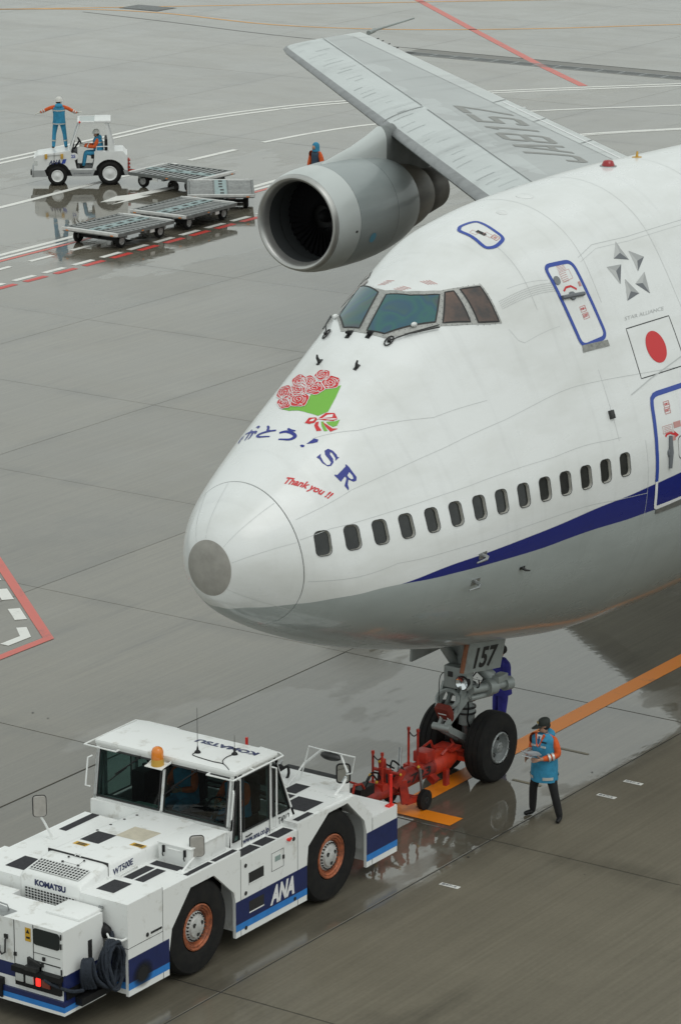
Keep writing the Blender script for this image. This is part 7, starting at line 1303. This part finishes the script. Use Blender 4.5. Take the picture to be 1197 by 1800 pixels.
        for c, rx, ry in spec:
            k_ = len(rings); rings.append([c+sd*(rx*math.cos(a)*(1+.022*math.sin(4*a+k_*1.7)+rr.uniform(-.015,.015)))+f*(ry*math.sin(a)*(1+.03*math.sin(5*a+k_*2.1)+rr.uniform(-.02,.02))) for a in np.linspace(0,2*math.pi,25)[:-1]])
        mb = MB(); mb.loft(rings, cap=True); ob = mb.build(vest.get('name', 'jacket'), vest['m'], t, smooth=70)
        def band(c, rx, ry, h, m, a0=0, a1=2*math.pi, nm_='reflective_band'):
            n = 18; A_ = np.linspace(a0, a1, n); mb = MB(); up = (C_-P).normalized(); vs = []
            for a in A_: q = c+sd*rx*1.02*math.cos(a)+f*ry*1.02*math.sin(a); q += (q-c).normalized()*.006; vs += [q-up*h/2, q+up*h/2]
            mb.add(vs, [(2*i,2*i+2,2*i+3,2*i+1) for i in range(n-1)]); mb.build(nm_, m, ob, smooth=60, fix=False)
        w_ = vest.get('wide', 1)
        for q in vest.get('bands', ()): 
            c = {'hem': P+dn*hem*.72, 'waist': S_, 'chest': C_.lerp(S_, .15), 'hip': P}[q[0]]; rx, ry = {'hem': (.214,.184), 'waist': (.195,.162), 'chest': (.204,.159), 'hip': (.205,.172)}[q[0]]
            band(c, rx*w_, ry*w_, q[1], M['reflect'], q[2], q[3])
        if vest.get('vee'):
            mb = MB(); up = (C_-P).normalized(); q = C_.lerp(N_,.25)+f*.152*w_; mb.add([q-up*.09+f*.012, q+sd*.055+up*.10-f*.04, q-sd*.055+up*.10-f*.04],[(0,1,2)]); mb.build('shirt_front', M['shirt'], ob, smooth=0, fix=False)
            mb = MB(); mb.add([q-up*.085+f*.018, q+sd*.018+up*.08-f*.022, q-sd*.018+up*.08-f*.022],[(0,1,2)]); mb.build('necktie', M['navy'], ob, smooth=0, fix=False)
            mb = MB(); 
            for s in (-1,1): mb.loft([[q-up*.10+f*.014, q-up*.07+f*.02+sd*s*.03, q+sd*s*.10+up*.10-f*.05, q+sd*s*.06+up*.12-f*.05],[q-up*.10+f*.004, q-up*.07+f*.01+sd*s*.03, q+sd*s*.10+up*.10-f*.06, q+sd*s*.06+up*.12-f*.06]])
            mb.build('orange_lapel', M['orange'], ob, smooth=0)
            mb = MB(); c = N_-f*.09-up*.03; mb.ball((0,0,0), .115, n=12, sq=(.75,1.25,.75)); mb.xf(Matrix.Translation(c)@Matrix(((f.x,sd.x,up.x,0),(f.y,sd.y,up.y,0),(f.z,sd.z,up.z,0),(0,0,0,1)))); mb.build('folded_hood', M['cyan'], ob)
            for s, a in ((1,.35),(-1,.35)):
                mb = MB(); c = C_-up*.05+f*.158*w_+sd*s*.09-f*.015; mb.loft([[c+sd*x+up*z+f*d for x, z in ((-.05,-.016),(.05,-.016),(.05,.016),(-.05,.016))] for d in (.0,.012)]); mb.build('reflective_patch', M['reflect'], ob, smooth=0)
            mb = MB(); c = C_+up*.03+f*.156*w_-f*.02+sd*.10; mb.loft([[c+sd*x+up*z+f*d for x, z in ((-.05,-.010),(.05,-.010),(.05,.010),(-.05,.010))] for d in (.0,.012)]); mb.build('name_tag', M['blackprint'], ob, smooth=0)
        if vest.get('hoodback'):
            mb = MB(); up = (C_-P).normalized(); mb.ball((0,0,0), .12, n=12, sq=(.7,1.15,.8)); mb.xf(Matrix.Translation(N_-f*.08-up*.03)@Matrix(((f.x,sd.x,up.x,0),(f.y,sd.y,up.y,0),(f.z,sd.z,up.z,0),(0,0,0,1)))); mb.build('folded_hood', vest['m'], ob)
        if vest.get('backtext'):
            up = (C_-P).normalized(); word('ANA', tuple(C_-f*.166*w_+sd*.10-up*.06), -sd, up, .055, M['reflect'], ob, name='back_lettering', lift=.01, width=.18)
    for k in ('L','R'):
        for q in cloth.get('arm_bands', ()):
            a, b_ = Vector(D['el'+k]), Vector(D['wr'+k]); c = a.lerp(b_, q); d = (b_-a).normalized(); mb = MB(); mb.lathe([(-.02,sl*.99),(-.018,sl*1.03),(.018,sl*1.03),(.02,sl*.99)], c, d, 16); mb.build('sleeve_band', M['reflect'], t)
        for q in cloth.get('leg_bands', ()):
            a, b_ = Vector(D['kn'+k]), Vector(D['an'+k]); c = a.lerp(b_, q); d = (b_-a).normalized(); mb = MB(); mb.lathe([(-.022,.072),(-.02,.077),(.02,.077),(.022,.072)], c, d, 16); mb.build('leg_band', M['reflect'], t)
    # headgear
    up = (V[ht]-V[hb]).normalized(); top = V[hm]; MM = Matrix.Translation(top)@Matrix(((fw.x,lf.x,0,0),(fw.y,lf.y,0,0),(fw.z,lf.z,1,0),(0,0,0,1)))
    if hat == 'cap':
        mb = MB(); mb.lathe([(.0,.100),(.03,.103),(.07,.096),(.095,.07),(.106,.035),(.108,.001)], (-.008,0,.010), (0,0,1), 22); mb.loft([[(.085*math.cos(a)+.02+d*math.cos(a)*.105, .10*math.sin(a)*(1-.18*d), z-.022*d) for a in np.linspace(-1.15,1.15,11)] for d, z in ((0,.02),(1,.018),(1,.010),(0,.008))], closed=False); mb.xf(MM); h_ = mb.build('cap', pmat('cap_cloth', (.02,.024,.02), .8), t, smooth=50)
        mb = MB(); mb.loft([[(.104-.006*abs(y)*30*.1, y, z) for y in (-.038,-.015,.015,.038)] for z in (.045,.085)], closed=False); mb.xf(Matrix.Translation((0,0,.004))); mb.xf(MM); mb.build('gold_braid', pmat('gold_braid', (.5,.36,.12), .45, .3), h_, smooth=0, fix=False)
        mb = MB(); mb.ball((-.035,0,-.02), .096, n=14, sq=(.85,.98,.75)); mb.xf(MM); mb.build('hair', M['hair'], t)
    elif hat == 'helmet':
        mb = MB(); mb.lathe([(-.01,.128),(.0,.122),(.03,.118),(.08,.105),(.115,.07),(.128,.03),(.13,.001)], (0,0,.0), (0,0,1), 22); mb.loft([[(.09*math.cos(a)+.02+d*math.cos(a)*.06, .11*math.sin(a), z) for a in np.linspace(-1.1,1.1,9)] for d, z in ((0,.004),(1,-.010),(0,-.012))], closed=False); mb.xf(MM); mb.build('helmet', pmat('helmet_shell', (.62,.61,.57), .35), t)
        mb = MB(); mb.ball((-.03,0,-.025), .094, n=12, sq=(.85,.98,.7)); mb.xf(MM); mb.build('hair', M['hair'], t); mb = MB(); mb.tube([MM@Vector(q) for q in ((.02,.10,-.01),(.05,.07,-.10),(.06,0,-.125),(.05,-.07,-.10),(.02,-.10,-.01))], .006, 5); mb.build('chin_strap', M['joint'], t)
    elif hat == 'hood':
        mb = MB(); mb.lathe([(-.16,.13),(-.10,.118),(-.02,.118),(.05,.112),(.10,.08),(.125,.035),(.128,.001)], (-.022,0,.0), (0,0,1), 22); mb.xf(MM); hd = mb.build('hood', M['cyan'], t, smooth=60)
        mb = MB(); mb.ball((.062,0,-.04), .086, n=12, sq=(.85,.80,.92)); mb.xf(MM); mb.build('face', M['skin'], t)
    else:
        mb = MB(); mb.ball((-.022,0,.022), .105, n=14, sq=(.95,.98,.85)); mb.xf(MM); mb.build('hair', M['hair'], t)
    return t
UNI = dict(arm=M['orange'], top=M['cyan'], leg=M['cyan'], shoe=M['black'])
TAU = 2*math.pi
# marshal with the papers beside the nose wheels
person('person in black cap and blue vest over orange sleeves reading papers beside the nose wheels', (6.2,-2.13,0), R(172),
  dict(pelvis=(0,0,.93), spine=(.0,0,1.15), chest=(.01,0,1.33), neck=(.02,0,1.465), hb=(.04,0,1.55), ht=(.045,0,1.645), look=(.88,-.45,-.16),
   shL=(0,.185,1.40), elL=(-.03,.27,1.13), wrL=(.24,.13,1.09), hdL=(.31,.09,1.09), palmL=(0,0,1), shR=(.02,-.185,1.40), elR=(-.02,-.27,1.13), wrR=(.24,-.15,1.07), hdR=(.31,-.13,1.07), palmR=(0,0,1),
   hipL=(0,.10,.90), knL=(.0,.21,.49), anL=(-.05,.29,.085), toL=(.10,.36,.036), hipR=(0,-.10,.90), knR=(.03,-.20,.49), anR=(-.01,-.24,.085), toR=(.15,-.29,.036)),
  dict(arm=M['orange'], top=M['cyan'], leg=M['trouser'], shoe=M['black'], sleeve_r=.066, arm_bands=(.38,.60)), 'cap',
  vest=dict(m=M['cyan'], name='blue_vest', hem=.26, wide=1.10, vee=True, bands=(('hem',.05,.35,1.15),('hem',.05,1.9,2.9),('hem',.05,3.6,5.8))))
mb = MB(); n = 7
for k, tl in ((0,.0),(1,.25),(2,.55)): mb.loft([[(.13*math.cos(tl)*q, -.17+.34*i/n+.01*k, .012*k+.13*math.sin(tl)*q+.010*math.sin(i*.9+k+q)) for i in range(n+1)] for q in (0,.5,1)], closed=False)
pp = mb.build('paper_sheets', pmat('paper', (.80,.81,.83), .8), loc=(5.93,-2.05,1.12), smooth=60, fix=False); pp.rotation_euler = (R(5),R(-12),R(180)); tag(pp, 'loose white paper sheets held open in the hands of the capped marshal', 'paper')
# mechanic in blue overalls behind the gear
person('person in dark blue overalls standing behind the nose gear, head hidden by the numbered door', (9.12,.50,0), R(150),
  dict(elL=(.02,.25,1.14), wrL=(.20,.18,1.06), hdL=(.27,.15,1.06), elR=(-.05,-.28,1.12), wrR=(.10,-.32,.98), hdR=(.16,-.32,.95), look=(1,.2,0)),
  dict(arm=M['bluework'], top=M['bluework'], leg=M['bluework'], collar=M['bluework']), None, vest=dict(m=M['bluework'], name='overall_top', hem=.10))
# guide standing on the tractor bonnet, arms out, seen from behind
wl_ = lambda x, y, z=0: (TL[0]+x*math.cos(TRZ)-y*math.sin(TRZ), TL[1]+x*math.sin(TRZ)+y*math.cos(TRZ), z)
person('person in white helmet standing on the tractor bonnet with both arms spread', wl_(.78,-.22,1.10), TRZ-R(90),
  dict(shL=(0,.18,1.41), elL=(.02,.40,1.30), wrL=(.03,.62,1.20), hdL=(.03,.69,1.18), shR=(0,-.18,1.41), elR=(.02,-.40,1.27), wrR=(.03,-.60,1.17), hdR=(.03,-.66,1.20), palmL=(1,0,0), palmR=(1,0,0), look=(.8,-.6,.1),
   hipL=(0,.10,.90), knL=(.02,.17,.50), anL=(-.01,.20,.09), toL=(.14,.24,.036), hipR=(0,-.10,.90), knR=(.02,-.17,.50), anR=(-.01,-.21,.09), toR=(.14,-.25,.036)),
  dict(UNI, hand=M['glove'], arm_bands=(.35,.65), leg_bands=(.55,), sleeve_r=.062), 'helmet', vest=dict(m=M['cyan'], name='blue_vest', hem=.12, bands=(('chest',.04,0,TAU),('hem',.04,0,TAU)), hoodback=True, backtext=True))
# driver of the small tractor
def seated(loc, rz, label, cloth, hat, z0, vest, reach=.42, look=(1,0,0)):
    h = z0
    return person(label, loc, rz, dict(pelvis=(0,0,h+.10), spine=(.0,0,h+.32), chest=(.02,0,h+.48), neck=(.04,0,h+.62), hb=(.06,0,h+.70), ht=(.065,0,h+.80), look=look,
      shL=(.02,.17,h+.56), elL=(.12,.24,h+.32), wrL=(reach-.06,.12,h+.34), hdL=(reach,.10,h+.35), shR=(.02,-.17,h+.56), elR=(.12,-.24,h+.32), wrR=(reach-.06,-.12,h+.34), hdR=(reach,-.10,h+.35), palmL=(0,0,1), palmR=(0,0,1),
      hipL=(.02,.10,h+.08), knL=(.42,.13,h+.10), anL=(.50,.13,h-.30), toL=(.64,.13,h-.35), hipR=(.02,-.10,h+.08), knR=(.42,-.13,h+.10), anR=(.50,-.13,h-.30), toR=(.64,-.13,h-.35)), cloth, hat, vest=vest)
seated(wl_(-.50,.20,0), TRZ, 'person in white helmet and orange sleeves driving the small white tow tractor', dict(UNI, hand=M['glove'], arm_bands=(.6,), sleeve_r=.064), 'helmet', .93, dict(m=M['cyan'], name='blue_vest', hem=.05, bands=(('chest',.04,0,TAU),), hoodback=True), .55, (.75,.6,0))
# crew in the big tractor's cab
seated((-.12,-.62,0), R(180), 'person with orange sleeves driving in the big tractor cab behind the right windscreen', dict(UNI, sleeve_r=.062), 'helmet', 1.65, dict(m=M['cyan'], name='blue_vest', hem=.05), .42, (.9,.3,0))
seated((-.10,.35,0), R(180), 'person in blue vest sitting in the big tractor cab behind the left windscreen', dict(UNI, sleeve_r=.062), 'helmet', 1.65, dict(m=M['cyan'], name='blue_vest', hem=.05), .35, (.9,-.5,0))
# worker beyond the engine, seen above the cowl
person('person in blue hood and orange jacket half hidden behind the engine cowl', (51.0,33.40,0), R(172), dict(), dict(UNI, top=M['orange'], sleeve_r=.085), 'hood', vest=dict(m=pmat('dark_harness', (.03,.06,.10), .7), name='dark_vest', hem=.1, wide=.80), face=False)
